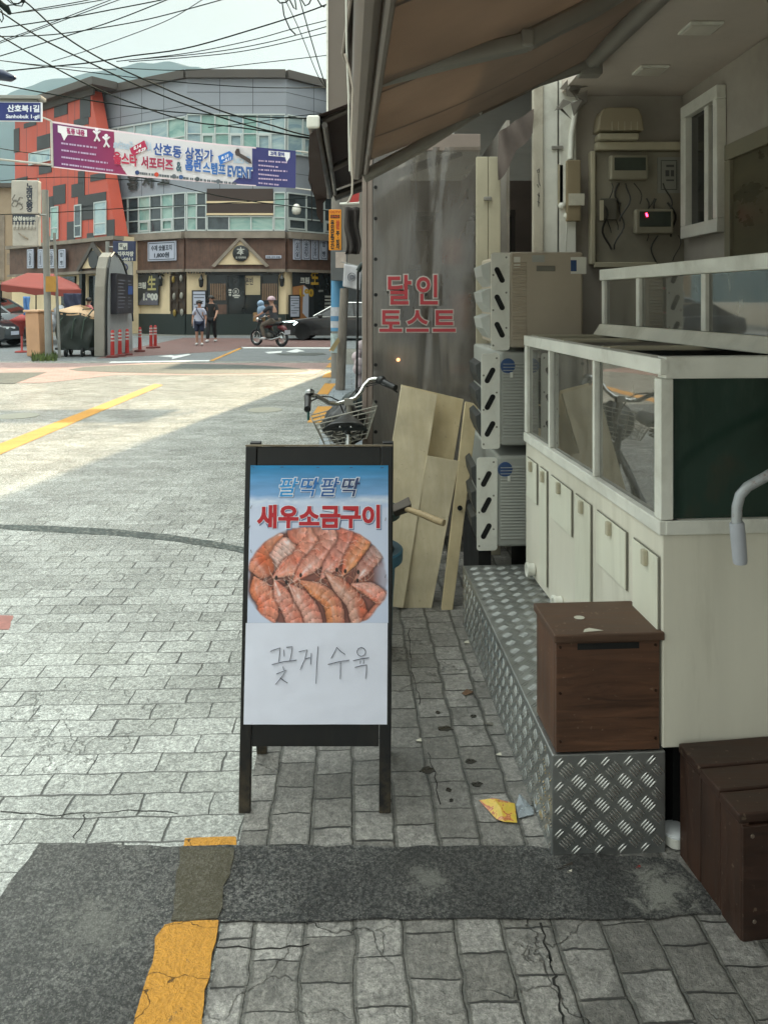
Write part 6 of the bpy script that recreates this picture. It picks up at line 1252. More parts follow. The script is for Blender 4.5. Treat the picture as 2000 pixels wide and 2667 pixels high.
b = MB(); c_ = [at(-45, 195, D), at(-20, 192, D), at(10, 196, D), at(30, 203, D), at(42, 203, D)]; b.tube(c_, [.05, .085, .085, .06, .02], 14, flat=.8); b.build('lamp_head', mat('navy_lamp', '#1c2742', .35, .2, .1, 9, 0), lp_, smooth=0)
# banner across the street
B0t, B0b = at(135, 315, 16.7), at(138, 436, 16.7); B1t, B1b = at(771, 393, 16.2), at(770, 490, 16.2)
bu = (B1b - B0b); bpl = Pl(B0b, bu, (0, 0, 1)); 
def bpt(u, v, w=0.0):
    p = B0b.lerp(B1b, u).lerp(B0t.lerp(B1t, u), v); p = p + V((0, -w, 0)); p.z -= .10 * math.sin(u * math.pi) * .5; p.y += .05 * math.sin(u * 9 + v * 2) * math.sin(u * math.pi) ; return p
class BPl:      # the banner's own curved surface, u and v from 0 to 1
    def p(s, u, v, w=0.0): return bpt(u, v, w)
bq = BPl()
def banc(u, v):
    pass
NU, NV = 380, 64; uu, vv = np.meshgrid(np.linspace(0, 1, NU + 1), np.linspace(0, 1, NV + 1)); vv = 1 - vv
bi_ = np.ones((NV + 1, NU + 1, 3)) * L3('#c6c6ce')
ml = uu < (.265 + .06 * np.clip((.45 - vv), 0, 1) ** 1.2 * 2.2); gr = np.clip(uu / .3, 0, 1)[..., None]
bi_ = np.where(ml[..., None], L3('#5f2560') * (1 - gr) + L3('#8a2a55') * gr, bi_)
mr_ = (uu > .825 - .09 * np.clip(.42 - vv, 0, 1) ** .8 * 2); bi_ = np.where(mr_[..., None], L3('#33366f'), bi_)
ed = (vv > .965) | (vv < .03); bi_ = np.where((ed & (uu < .84))[..., None], L3('#d9c9d4'), bi_)
bn = thing('street_banner', 'long purple white and blue festival banner strung across the street', 'banner', B0b)
me = bpy.data.meshes.new('banner_cloth'); vs = [tuple(bpt(uu[j, i], vv[j, i]) - wloc(bn)) for j in range(NV + 1) for i in range(NU + 1)]
me.from_pydata(vs, [], [(j * (NU + 1) + i, (j + 1) * (NU + 1) + i, (j + 1) * (NU + 1) + i + 1, j * (NU + 1) + i + 1) for j in range(NV) for i in range(NU)])
ca = me.color_attributes.new('print', 'FLOAT_COLOR', 'POINT'); rgba = np.ones((len(vs), 4)); rgba[:, :3] = bi_.reshape(-1, 3); ca.data.foreach_set('color', rgba.ravel())
t = NT('banner_print'); a_ = t.n('Attribute'); a_.attribute_name = 'print'; tl = t.n('BsdfTranslucent'); t.l(a_.outputs['Color'], tl.inputs[0]); t.l(a_.outputs['Color'], t.b.inputs['Base Color']); t.b.inputs['Roughness'].default_value = .6
mx = t.n('MixShader'); mx.inputs[0].default_value = .08; t.l(t.b.outputs[0], mx.inputs[1]); t.l(tl.outputs[0], mx.inputs[2]); t.l(mx.outputs[0], t.out.inputs[0])
me.materials.append(t.m); me.polygons.foreach_set('use_smooth', [True] * len(me.polygons)); bo_ = bpy.data.objects.new('banner_cloth', me); COL.objects.link(bo_); bo_.parent = bn
def buv(px, py):
    u = (px - 135) / (771 - 135); yt = 315 + (393 - 315) * u; yb = 436 + (490 - 436) * u; return u, (yb - py) / (yb - yt)
def bt(body, r, w, mt, **k):      # r: centre line from (x0,y0) to (x1,y1), letter height h
    x0, y0, x1, y1, h = r; a = buv(x0, y0 + h / 2); c = buv(x1, y1 + h / 2); vs_, fs_ = glyphs(body, k.get('bold', .02)); xs = [p[0] for p in vs_]; ys = [p[1] for p in vs_]; m = MB()
    e0 = buv(x0, y0 - h / 2)[1] - a[1]; e1 = buv(x1, y1 - h / 2)[1] - c[1]
    def f(x, y):
        fx = (x - min(xs)) / (max(xs) - min(xs)); fy = (y - min(ys)) / (max(ys) - min(ys)); fx = 1 - fx if k.get('mirror') else fx
        return bpt(a[0] + (c[0] - a[0]) * fx, (a[1] + (c[1] - a[1]) * fx) + (e0 + (e1 - e0) * fx) * fy, w)
    m.add([f(x, y) for x, y in vs_], fs_); return m.build('lettering', mt, bo_)
def flat(n, h): return mat(n, h, .55, 0, .02, 9, 0)
bt('Festiva', (300, 371, 352, 377, 22), .012, flat('ghost_blue', '#aebfd2'), mirror=True, bold=.03); bt('All', (388, 376, 404, 380, 24), .012, flat('ghost_blue', '#aebfd2'), mirror=True, bold=.03); bt('Star', (604, 410, 655, 414, 20), .012, flat('ghost_blue', '#aebfd2'), mirror=True, bold=.03)
for o_, w_, col_, bd in ((2.2, .02, '#e6e4ea', .09), (0, .03, '#2b4f93', .03)): bt('산호동 상점가', (407, 383, 560, 402, 33), w_, flat('bn' + col_, col_), bold=bd)
for tx, r, col_ in (('올스타', (300, 407, 364, 414, 33), '#b5274c'), ('서포터즈', (374, 418, 458, 426, 32), '#a03050'), ('&', (466, 429, 481, 431, 26), '#3f5a66'), ('홈런', (489, 423, 529, 428, 32), '#2f5fa8'), ('스템프', (534, 431, 592, 438, 31), '#2f66aa'), ('EVENT', (597, 441, 662, 448, 30), '#3a62a0')):
    bt(tx, r, .022, flat('bn_white', '#e6e4ea'), bold=.1); bt(tx, r, .032, flat('bn' + col_, col_), bold=.04)
def bquad(pts, w, mt, nm='print_patch'):
    return MB().poly([bpt(*buv(x, y), w) for x, y in pts]).build(nm, mt, bo_)
tp_ = bquad([(345, 384), (384, 362), (392, 384), (358, 402), (349, 396)], .036, flat('tag_red', '#b02650')); bt('8.14', (356, 384, 376, 376, 9), .042, flat('bn_white', '#e6e4ea'), bold=.05); bt('~9.29', (362, 394, 388, 384, 9), .042, flat('bn_white', '#e6e4ea'), bold=.05)
bquad([(572, 402), (602, 389), (612, 398), (609, 412), (578, 424)], .036, flat('tag_blue', '#2f6fc0')); bt('8.15', (581, 408, 600, 400, 8), .042, flat('bn_white', '#e6e4ea'), bold=.05); bt('~9.11', (586, 417, 606, 408, 8), .042, flat('bn_white', '#e6e4ea'), bold=.05)
bquad([(616, 392), (620, 384), (627, 384), (630, 396), (656, 412), (660, 424), (654, 423), (626, 404), (618, 401)], .036, flat('bat_dark', '#4a4040'), 'bat_print')
bquad([(152, 326), (176, 329), (230, 336), (230, 354), (187, 350), (178, 350), (168, 366), (160, 347), (152, 344)], .012, flat('bn_white', '#e6e4ea')); bt('활동 내용', (176, 339, 224, 345, 16), .02, flat('bnm', '#a03068'), bold=.05)
bquad([(702, 391), (756, 397), (756, 410), (748, 422), (744, 409), (702, 404)], .012, flat('bn_white', '#e6e4ea')); bt('고객 참여', (706, 398, 742, 402, 11), .02, flat('bnm2', '#46508c'), bold=.05)
for cx, cy in ((257, 345), (282, 360)):     # two little pop figures, arms up
    q = MB()
    for a_, c_ in (((0, -6), (0, 10)), ((-9, -6), (0, 2)), ((9, -6), (0, 2)), ((-7, 20), (0, 9)), ((7, 20), (0, 9))):
        p0, p1 = bpt(*buv(cx + a_[0], cy + a_[1]), .015), bpt(*buv(cx + c_[0], cy + c_[1]), .015); q.tube([p0, p1], .022, 5)
    q.ball(bpt(*buv(cx, cy - 9), .015), (.04, .01, .04), 8, 6); q.build('dancing_figure', flat('bn_white', '#e6e4ea'), bo_)
q = MB(); rnd = random.Random(2)
def dashes(x0, y0, x1, y1, h, q):
    x = x0
    while x < x1:
        wd = rnd.uniform(3, 7); wd = min(wd, x1 - x); f = (x - x0) / (x1 - x0); y = y0 + (y1 - y0) * f; sl = (y1 - y0) / (x1 - x0) * wd
        q.poly([bpt(*buv(x, y + h), .01), bpt(*buv(x + wd, y + sl + h), .01), bpt(*buv(x + wd, y + sl), .01), bpt(*buv(x, y), .01)]); x += wd + rnd.choice((1, 1, 3))
for i, (x1, ) in enumerate(((255,), (252,), (283,), (300,))): q = MB(); dashes(160, 370 + i * 18, x1, 370 + i * 18 + (x1 - 160) * .1, 4.5, q); q.build('small_print_line', flat('bn_faint', '#b9a5c4'), bo_)
for i in range(6): q = MB(); dashes(676, 414 + i * 11.5, 750 - (i % 2) * 22, 414 + i * 11.5 + 7, 4, q); q.build('small_print_line', flat('bn_faint', '#b9a5c4'), bo_)
q = MB(); dashes(365, 443, 620, 471, 6, q); q.build('organiser_line', flat('bn_org', '#5a6068'), bo_)
for x, y, col_ in ((362, 445, '#2a3f70'), (414, 450, '#c8452e'), (460, 455, '#5a6068'), (478, 457, '#3a5a8a'), (520, 462, '#40484f'), (573, 468, '#5a6068')):
    MB().poly([bpt(*buv(x + 6 * math.cos(a), y + 6 * math.sin(a)), .016) for a in [i * .63 for i in range(10)]]).build('round_emblem', flat('em' + col_, col_), bo_)
for _p, _r in (([B0t, at(112, 306, 16.6), at(-80, 270, 15)], .02), ([at(138, 430, 16.7), at(0, 415, 16), at(-80, 408, 15.5)], .025), ([B1t, at(845, 402, 16.19)], .015), ([B1b, at(850, 500, 16.19)], .015), ([B0t, B0b], .03)): MB().tube(_p, _r, 6).build('banner_rope', mat('rope_white', '#bdbab2', .8), bn)
# karaoke / bowling sign on a pole
D = 20.0; kp = Pl((0, D, 0), SR, UP)
pole = thing('sign_pole', 'grey steel pole carrying weathered white signs by the tarpaulin cart', 'pole', (gx(127, D), D, 0))
b = MB(); b.tube([(gx(128, D), D, .006), (gx(118, D), D, 4.4)], .085, 12); b.tube([(gx(150, D), D + .15, .006), (gx(136, D), D + .15, 3.3)], .04, 8); b.build('post', m_gal, pole, smooth=40)
b = MB(); b.box((gx(137, D) - .12, D - .12, 1.75), (gx(137, D) + .14, D - .09, 2.15)); b.build('yellow_tag', mat('tag_yellow', '#a87f35', .6), pole)
ks = thing('karaoke_sign', 'weathered white box sign with vertical black Korean lettering high on the grey pole', 'sign', kp.p(kp.px(78, 560)[0], kp.px(78, 560)[1], .1))
m_old = mat('old_white_sign', '#a7a49c', .6, 0, .12, 3, .1, 30, .003, .4, .55, '#6d665a')
def kb(x0, y0, x1, y1, w0, w1, m, nm, o, bv=.01): u0, u1, v0, v1 = kp.rect(x0, y0, x1, y1); return MB().pbox(kp, u0, u1, v0, v1, w0, w1).build(nm, m, o, bevel=bv)
kb(43, 474, 112, 561, .06, .3, m_old, 'sign_board', ks, .03); lettering(ks, m_sgb, kp, '노래연습장', kp.rect(82, 482, 99, 556), .303, bold=.05, vertical=True)
b = MB(); rnd = random.Random(8)
for k in range(4):
    c = (60 + rnd.uniform(-8, 9), 520 + k * 7); b.tube([kp.p(*kp.px(c[0] + 8 * math.cos(a) * (1 + .3 * math.sin(3 * a)), c[1] + 9 * math.sin(a)), .303) for a in [i * .5 + k for i in range(10)]], .015, 4)
b.build('faded_drawing', mat('faded_grey', '#7d7b75', .7), ks)
bs = thing('bowling_sign', 'weathered white and black bowling centre box sign below the karaoke sign', 'sign', kp.p(kp.px(78, 645)[0], kp.px(78, 645)[1], .1))
kb(46, 563, 112, 644, .06, .3, m_old, 'sign_board', bs, .03); kb(47, 562, 106, 588, .301, .304, m_sgb, 'black_band', bs, 0); lettering(bs, m_let, kp, '삼성', kp.rect(48, 566, 72, 578), .31, bold=.06); lettering(bs, m_let, kp, '볼링센터', kp.rect(73, 568, 106, 578), .31, bold=.04)
b = MB()
for k in range(7): u, z = kp.px(52 + k * 8.6, 588); b.lathe(kp.p(u, z - .12, .302), [(.03, 0), (.04, .06), (.02, .13), (.028, .17), (.002, .2)], 6, UP)
b.build('pin_row', m_old, bs)
b = MB(); u, z = kp.px(75, 618); b.tube([kp.p(u - .11, z + .08, .31), kp.p(u - .05, z + .04, .31), kp.p(u + .02, z - .01, .31), kp.p(u + .12, z - .07, .31)], [.025, .02, .045, .035], 8, flat=.5); b.build('bowling_pin', mat('pin_tan', '#85796a', .6), bs)
b = MB(); b.tube([kp.p(kp.px(107, 470)[0], kp.px(0, 466)[1], .15), kp.p(kp.px(107, 470)[0], kp.px(0, 650)[1], .15)], .02, 6); b.tube([kp.p(kp.px(107, 500)[0], kp.px(0, 560)[1], .15), kp.p(kp.px(120, 500)[0], kp.px(0, 560)[1], 0)], .03, 6); b.build('mount', m_gal, ks)
# arch shaped monument sign
pyo = V((gx(275, 20.7), 20.7, 0)); pyd = V((gx(345, 23.4) - gx(275, 20.7), 2.7, 0)).normalized(); py = Pl(pyo, pyd, UP)   # face looks to the right
ar = thing('arch_monument', 'tall grey arch shaped guide pillar with a dark notice panel behind the red bollards', 'monument', (gx(275, 21), 21.5, 0))
prof = [(0, .006), (2.72, .006), (2.66, .9), (2.45, 1.6), (2.1, 2.2), (1.6, 2.62), (1.1, 2.80), (.7, 2.86), (.38, 2.72), (.16, 2.4), (.04, 1.9), (0, 1.4)]
b = MB(); b.prism([py.p(u, z, -.30) for u, z in prof], py.n * .28); b.build('pillar_body', mat('monument_concrete', '#8b8880', .75, 0, .12, 1.5, .2, 30, .004, .3, .5, '#5e5a52'), ar, bevel=.03)
b = MB(); b.prism([py.p(.06 + u * .955, .006 + z * .972, .0) for u, z in prof], py.n * .03); b.build('face_panel', mat('monument_face', '#97999a', .7, 0, .12, 1.2, .1, 20, .004, .3, .7, '#6c6862'), ar)
b = MB(); pr_ = [py.p(u, z, .031) for u, z in prof[2:]]; b.tube(pr_ + [py.p(0, .05, .031)], .03, 6); b.build('dark_rim', m_dtr, ar)
b = MB(); b.pbox(py, .38, 2.1, 1.15, 2.28, .031, .2); nb = b.build('notice_panel', mat('notice_dark', '#2b2b33', .35, 0, .15, 2, 0), ar, bevel=.01)
q = MB(); rnd = random.Random(9)
for k in range(9): 
    z = 2.08 - k * .095; q.pbox(py, .5, .5 + rnd.uniform(.5, .85), z, z + .025, .201, .205); 
    if k != 2: q.pbox(py, 1.5, 1.5 + rnd.uniform(.2, .42), z, z + .025, .201, .205)
q.build('notice_lines', mat('notice_grey', '#7c7c88', .5), nb); q = MB(); q.pbox(py, 1.5, 1.95, 1.7, 1.95, .206, .212); q.build('blue_photo', mat('photo_blue', '#3a5a9a', .4, 0, .4, 5, 0), nb)
# car park sign
D = 24.5; kp = Pl((0, D, 0), SR, UP); cp = thing('car_park_sign', 'navy car park sign over a white board with blue ring on a thin pole', 'sign', (gx(281, D), D, 0))
b = MB(); b.tube([(gx(281, D), D, .006), (gx(281, D), D, kp.px(0, 625)[1])], .06, 10); b.tube([(gx(281, D), D, kp.px(0, 640)[1]), (gx(300, D), D, kp.px(0, 640)[1])], .03, 6); b.build('post', m_gal, cp)
kb(296, 628, 353, 680, -.1, .05, m_navy2 if False else mat('car_park_navy', '#2d3654', .5, 0, .06, 2, 0), 'sign_board', cp); lettering(cp, m_let, kp, '지주차장', kp.rect(308, 655, 350, 668), .055, bold=.05); lettering(cp, m_let, kp, '22-6011', kp.rect(306, 671, 348, 679), .055, bold=.04)
kb(311, 633, 334, 651, .051, .06, m_let, 'white_patch', cp, 0); lettering(cp, m_sgb, kp, '강', kp.rect(313, 635, 322, 644), .065, bold=.04); lettering(cp, m_sgb, kp, '남', kp.rect(323, 641, 332, 650), .065, bold=.04); kb(300, 681, 346, 730, -.08, .05, mat('car_park_white', '#9d9c94', .5, 0, .1, 2, 0, dirt=.3), 'lower_board', cp)
u, z = kp.px(325, 697); q = MB(); q.tube([kp.p(u + .11 * math.cos(a), z + .12 * math.sin(a), .055) for a in [i * .3142 for i in range(21)]], .045, 6, flat=.3); q.build('blue_ring', m_navy, cp)
# bollards
bpos = [(294, 932, 418), (313, 929, 414), (332, 926, 412), (365, 917, 410), (394, 908, 405), (405, 907, 403)]
m_red2 = mat('bollard_red', '#a32a28', .45, 0, .1, 5, .05); m_rub = mat('bollard_base', '#5a2422', .7)
blab = ['red lane bollard nearest the camera at the left end of the row', 'red lane bollard second from the left end of the row', 'red lane bollard third from the left, before the foot of the arch pillar', 'red lane bollard standing apart in the middle of the row', 'red lane bollard, left one of the far close pair', 'red lane bollard, right one of the far close pair']
p0 = gp(bpos[0][0], bpos[0][1]); bo0 = thing('bollard', blab[0], 'bollard', p0, 'red flexible bollards by the arch pillar')
b = MB(); b.lathe(p0 + UP * .006, [(.16, 0), (.15, .05), (.06, .07)], 16); b.build('base', m_rub, bo0, smooth=40)
b = MB(); b.lathe(p0 + UP * .077, [(.055, 0), (.05, .3), (.045, .62), (.03, .66), (.001, .665)], 14); b.build('post', m_red2, bo0, smooth=40)
for z in (.44, .53, .62): MB().lathe(p0 + UP * z, [(.052, 0), (.051, .045)], 14).build('reflector_band', mat('reflect_grey', '#b0a6a4', .4), bo0, smooth=40)
for (x, y, _), lb in list(zip(bpos, blab))[1:]: dup(bo0, gp(x, y) - p0, lb)
# orange pedestal and tarpaulin cart
p0, p1 = gp(76, 925), gp(121, 920); D = 21.0
og = thing('orange_pedestal', 'tall orange painted concrete block beside the tarpaulin cart', 'block', (gx(98, D), D, 0))
b = MB(); x0, x1 = gx(75, D), gx(121, D); b.hexa([(x0, D - .1, .006), (x1, D - .35, .006), (x1 + .05, D + .4, .006), (x0 + .05, D + .5, .006), (x0 - .05, D - .1, 1.2), (x1 - .06, D - .35, 1.2), (x1, D + .4, 1.2), (x0, D + .5, 1.2)]); b.build('block_body', mat('orange_paint', '#c49a78', .7, 0, .1, 2, .1, 30, .004, .3, .35, '#7d5236'), og, bevel=.03)
b = MB(); b.hexa([(x0 - .09, D - .14, 1.201), (x1 - .03, D - .4, 1.201), (x1 + .04, D + .44, 1.201), (x0 - .04, D + .54, 1.201), (x0 - .09, D - .14, 1.27), (x1 - .03, D - .4, 1.27), (x1 + .04, D + .44, 1.27), (x0 - .04, D + .54, 1.27)]); b.build('block_cap', mat('orange_cap', '#c8a281', .7, 0, .1, 2, .1), og, bevel=.02)
D = 20.6; tc = thing('tarpaulin_cart', 'wheeled street cart wrapped in dark green tarpaulin with an orange top and rope', 'cart', (gx(190, D), D, 0))
xa, xb = gx(134, D), gx(250, D); xm = (xa + xb) / 2; hw = (xb - xa) / 2
def tarp(u, v):
    a = u * 2 * math.pi; ca_, sa_ = math.cos(a), math.sin(a); e = .7
    sx_ = abs(ca_) ** e * (1 if ca_ >= 0 else -1); sy_ = abs(sa_) ** e * (1 if sa_ >= 0 else -1)
    k = (.92 + .10 * math.sin(v * 3.0)) if v < .8 else max(0.02, (1 - (v - .8) / .2) ** .6 * 1.0); n_ = mnoise.noise(V((ca_ * 2.2, sa_ * 2.2, v * 3.2))); n2 = mnoise.noise(V((ca_ * 6, sa_ * 6, v * 2 + 4)))
    k *= 1 + .13 * n_ + .07 * n2 - .16 * max(0, v - .35); z = .20 + .98 * min(v / .8, 1) + .20 * max(0, (v - .8) / .2) + .10 * n2 * (1 - v) + .09 * n_ * v
    z -= .14 * max(0, ca_) * v; return V((xm + hw * sx_ * k, D + .55 + .55 * sy_ * k, z))
tb_ = MB().grid(lambda u, v: tarp(u, v * .8), 72, 22).build('tarpaulin', mat('dark_green_tarp', '#272f2b', .5, 0, .25, 3, .4, 12, .02, .5, .3, '#14190f'), tc, smooth=0)
MB().grid(lambda u, v: tarp(u, .74 + v * .26) + UP * .012, 48, 10).build('orange_cover', mat('orange_tarp', '#b99a78', .6, 0, .15, 3, .3, 14, .02), tc, smooth=0)
b = MB()
for f in (-.55, .05, .5): b.tube([V((xm + hw * (f - .12), D - .04, .5)), V((xm + hw * f, D - .03, 1.0)), V((xm + hw * (f + .2), D + .3, 1.28)), V((xm + hw * (f + .25), D + .8, 1.3))], .018, 6)
b.build('rope', mat('rope_green', '#3a4a40', .8), tc); b = MB(); b.box((xm - hw * .9, D + .1, .19), (xm + hw * .85, D + 1.0, .25)); b.build('chassis', m_dtr, tc)
for x, y in ((168, .12), (212, .12), (232, .3), (150, .9)):
    wheel((gx(x, D), D + y, .13), (1, .1, 0), .13, 'wheel', tc, .035, m_tyre, 8)
gd = MB(); rnd = random.Random(6)
for k in range(420):
    c = gp(rnd.uniform(84, 150), rnd.uniform(926, 942)); h = rnd.uniform(.05, .22); a = rnd.uniform(0, 6.28); dx, dy = .018 * math.cos(a), .018 * math.sin(a); q = c + V((rnd.uniform(-.08, .08), rnd.uniform(-.08, .08), h)); gd.add([c + V((dx, dy, .006)), c - V((dx, dy, -.006)), q], [(0, 1, 2)])
tag(gd.build('weeds', mat('weed_green', '#4d5c2a', .8, 0, .3, 9, 0)), 'tuft of green weeds at the foot of the orange block', 'weeds', None, 'stuff')
# red canopy
D = 27.0; um = thing('red_canopy', 'faded red market canopy tent over the parked cars at the left', 'canopy', (gx(95, D), D, 0))
cc = [at(2, 741, D - 1.2), at(214, 755, D - .6), at(205, 742, D + 2.6), at(5, 735, D + 2.4)]; pk = at(72, 711, D + .5); pk2 = at(140, 713, D + .9)
m_can = mat('faded_red_cloth', '#87443d', .8, 0, .12, 1.5, .15, 20, .01, .3, .2, '#7a332c')
def can(u, v):
    i = int(min(u * 4, 3.999)); f = u * 4 - i; e = cc[i].lerp(cc[(i + 1) % 4], f); p = e.lerp(pk if u < .25 or u > .75 else pk2, v); p.z -= .06 * math.sin(f * math.pi) * (1 - v); return p
b = MB().grid(can, 40, 10).build('canopy_cloth', m_can, um, smooth=0, solid=.01)
b = MB(); 
pts = [can(i / 48, 0) for i in range(49)]; low = [p - UP * (.2 + .03 * math.sin(i * 1.6)) for i, p in enumerate(pts)]; b.add(pts + low, [(i, i + 1, 49 + i + 1, 49 + i) for i in range(48)]); b.build('canopy_valance', m_can, um)
b = MB()
for p in cc + [at(95, 730, D)]: b.tube([V((p.x, p.y, .006)), p], .022, 6)
b.build('poles', m_dtr, um)
# blue cloth, white bags and a dark cloth under the canopy
def cloth(nm, lab, px, D, m, cat='cloth'):
    u0, u1 = px[0], px[2]
    def f(u, v): x = u0 + (u1 - u0) * u; y = px[3] + (px[1] - px[3]) * v; p = at(x, y, D); p.y += .05 * math.sin(u * 11 + v * 3); p.x += .03 * math.sin(v * 7) * (1 - v); return p
    return one(MB().grid(f, 14, 12), nm, m, lab, cat, smooth=0, solid=.01)
cloth('blue_cloth', 'bundle of light blue cloth hanging under the red canopy', (61, 772, 78, 822), 25.8, mat('blue_fabric', '#5a83b8', .8, 0, .2, 6, .2))
cloth('dark_flag', 'dark blue printed cloth hanging right of the canopy', (166, 764, 212, 806), 25.5, mat('navy_print_cloth', '#2c3048', .7, 0, .4, 4, .2))
b = MB(); rnd = random.Random(12)
for k in range(7): b.ball(V((gx(150 + rnd.uniform(-13, 16), 26.5), 26.5 + rnd.uniform(-.2, .2), .55 + rnd.uniform(0, .75))), (.2, .2, .22), 10, 7)
one(b, 'white_sacks', mat('white_sack', '#a9abb0', .7, 0, .1, 3, .3, 10, .02), 'heap of white wrapped sacks between the canopy and the arch pillar', 'sacks', smooth=0)
b = MB(); q0 = at(58, 828, 22.5); b.lathe(V((q0.x, q0.y, .5)), [(.04, 0), (.08, .25), (.3, .42), (.33, .46), (.02, .62)], 12); b.lathe(V((q0.x, q0.y, .006)), [(.2, 0), (.18, .04), (.03, .06), (.03, .5)], 12)
one(b, 'folded_parasol', mat('red_parasol', '#8f3330', .7, 0, .15, 4, .2), 'small half folded red parasol left of the orange block', 'parasol', smooth=0)
# utility pole with yellow enforcement sign
D = 15.0; up = thing('utility_pole', 'concrete utility pole wrapped in blue sheet with notices and a grey control box', 'utility pole', (gx(879, D), D, 0)); x = gx(879, D); z9 = lambda y: H - (y - HY) / F * D
b = MB(); b.tube([(x, D, .006), (x - .02, D, 3.85)], [.125, .10], 16); b.build('shaft', m_pole, up, smooth=40)
b = MB(); b.tube([(x, D, z9(862)), (x, D, z9(690))], [.13, .122], 16); b.build('blue_wrap', mat('blue_wrap', '#4f86ad', .5, 0, .1, 2, .1), up, smooth=40)
b = MB(); b.tube([(x, D, z9(853)), (x, D, z9(800))], [.134, .132], 16); nt_ = b.build('paper_notices', mat('notice_white', '#a9abb2', .7, 0, .15, 8, 0), up, smooth=40); b = MB(); b.tube([(x, D, z9(918)), (x, D, z9(868))], [.136, .134], 16); b.build('torn_posters', mat('torn_posters', '#8c9a9c', .7, 0, .5, 7, .2), up, smooth=40)
b = MB(); b.tube([(x, D, z9(836)), (x, D, z9(823))], [.138, .137], 16); b.build('blue_strip', mat('blue_strip', '#4a7598', .6), nt_)
b = MB(); b.box((x - .10, D - .42, z9(732)), (x + .2, D - .14, z9(656))); bxx = b.build('control_box', mat('control_grey', '#55585a', .5, 0, .1, 4, .05), up, bevel=.01); b = MB(); b.box((x - .01, D - .425, z9(700)), (x + .19, D - .4205, z9(660))); b.build('box_label', mat('box_label', '#a89c94', .6, 0, .15, 9, 0), bxx)
ys = thing('parking_sign', 'tall yellow parking enforcement sign with vertical black lettering on the utility pole', 'sign', (x, D - .2, z9(652))); yp = Pl((0, D - .2, 0), SR, UP)
u0, u1, v0, v1 = yp.rect(857, 546, 889, 652); MB().pbox(yp, u0, u1, v0, v1, 0, .03).build('sign_plate', mat('sign_yellow', '#d4881f', .45, 0, .06, 3, 0), ys, bevel=.01)
m_or = mat('orange_letter', '#b04c18', .5); m_bk = mat('letter_black', '#26221c', .5)
lettering(ys, m_or, yp, 'CCTV', yp.rect(859, 549, 887, 556), .034, bold=.05); MB().pbox(yp, *yp.rect(861, 560, 885, 569), .031, .034).build('band', m_bk, ys); lettering(ys, m_or, yp, '단속중', yp.rect(863, 561, 883, 568), .038, bold=.03); lettering(ys, m_bk, yp, '무인단속구간', yp.rect(861, 574, 871, 649), .034, bold=.05, vertical=True); lettering(ys, m_or, yp, '불법', yp.rect(875, 574, 885, 598), .034, bold=.05, vertical=True); lettering(ys, m_bk, yp, '주·정차', yp.rect(875, 602, 885, 649), .034, bold=.05, vertical=True)
op = thing('wooden_pole', 'old grey wooden post with a pale brace in front of the blue wrapped pole', 'post', (gx(889, 13), 13, 0)); b = MB(); b.tube([(gx(886, 13), 13, .006), (gx(897, 13), 13, H + .22)], [.085, .075], 10); b.build('post', mat('weathered_wood', '#77716a', .85, 0, .3, 9, .4, 30, .01, .3, .5, '#4b4640', (1, 1, .25)), op, smooth=40)
b = MB(); b.hexa([at(858, 910, 12.8), at(868, 916, 12.8), at(868, 916, 12.9), at(858, 910, 12.9), at(880, 878, 12.8), at(886, 888, 12.8), at(886, 888, 12.9), at(880, 878, 12.9)]); b.build('brace', mat('pale_wood_brace', '#94845f', .7), op)
fg = thing('small_flag', 'small white flag with a grey round emblem on a thin stick beside the stall', 'flag', at(915, 755, 11)); fp_ = Pl((0, 11, 0), (1, -.2, -.14), (.14, 0, 1))
fv = [fp_.px(*q) for q in ((897, 687), (943, 694), (938, 756), (893, 746))]
def ff(u, v): a = (fv[0][0] + (fv[1][0] - fv[0][0]) * u, fv[0][1] + (fv[1][1] - fv[0][1]) * u); c_ = (fv[3][0] + (fv[2][0] - fv[3][0]) * u, fv[3][1] + (fv[2][1] - fv[3][1]) * u); return fp_.p(c_[0] + (a[0] - c_[0]) * v, c_[1] + (a[1] - c_[1]) * v, .012 * math.sin(u * 8 + v * 2))
MB().grid(ff, 14, 10).build('flag_cloth', mat('flag_white', '#b3b3b8', .7, 0, .08, 5, 0), fg, smooth=0, solid=.003); u, z = fp_.px(917, 722); b = MB(); b.tube([fp_.p(u + .055 * math.cos(a), z + .06 * math.sin(a), .03) for a in [i * .3142 for i in range(21)]], .013, 5, flat=.4); b.ball(fp_.p(u, z, .026), (.04, .004, .035), 10, 6); b.build('emblem', mat('emblem_grey', '#6f7078', .6), fg)
b = MB(); b.tube([at(888, 682, 11), at(948, 696, 11)], .008, 6); b.tube([at(944, 690, 11), at(944, 800, 11), V((gx(944, 11), 11, .006))], .009, 6); b.build('flag_stick', m_gal, fg)
cloth('black_cloth', 'dark brown cloth bag hanging beside the yellow sign under the far awning', (899, 540, 936, 662), 10, mat('black_sack', '#2a2422', .8, 0, .2, 6, .3))
tpole = thing('thin_pole', 'thin black pole standing in a round dark base behind the bicycle', 'pole', (gx(927, 8.9), 8.9, 0)); x = gx(928, 8.9); b = MB(); b.tube([(x, 8.9, .12), (x + .02, 8.9, 1.85)], .014, 8); b.build('rod', m_black, tpole, smooth=40); b = MB(); b.lathe((x, 8.9, .006), [(.16, 0), (.17, .06), (.12, .13), (.03, .16)], 18); b.build('base', mat('base_dark', '#24302f', .5, 0, .1, 5, .1), tpole, smooth=40); b = MB(); b.tube([(x + .02, 8.9, 1.85), (x + .06, 8.9, 1.92), (x + .12, 8.9, 1.95)], .03, 8); b.build('top_hook', mat('base_dark', '#24302f'), tpole)
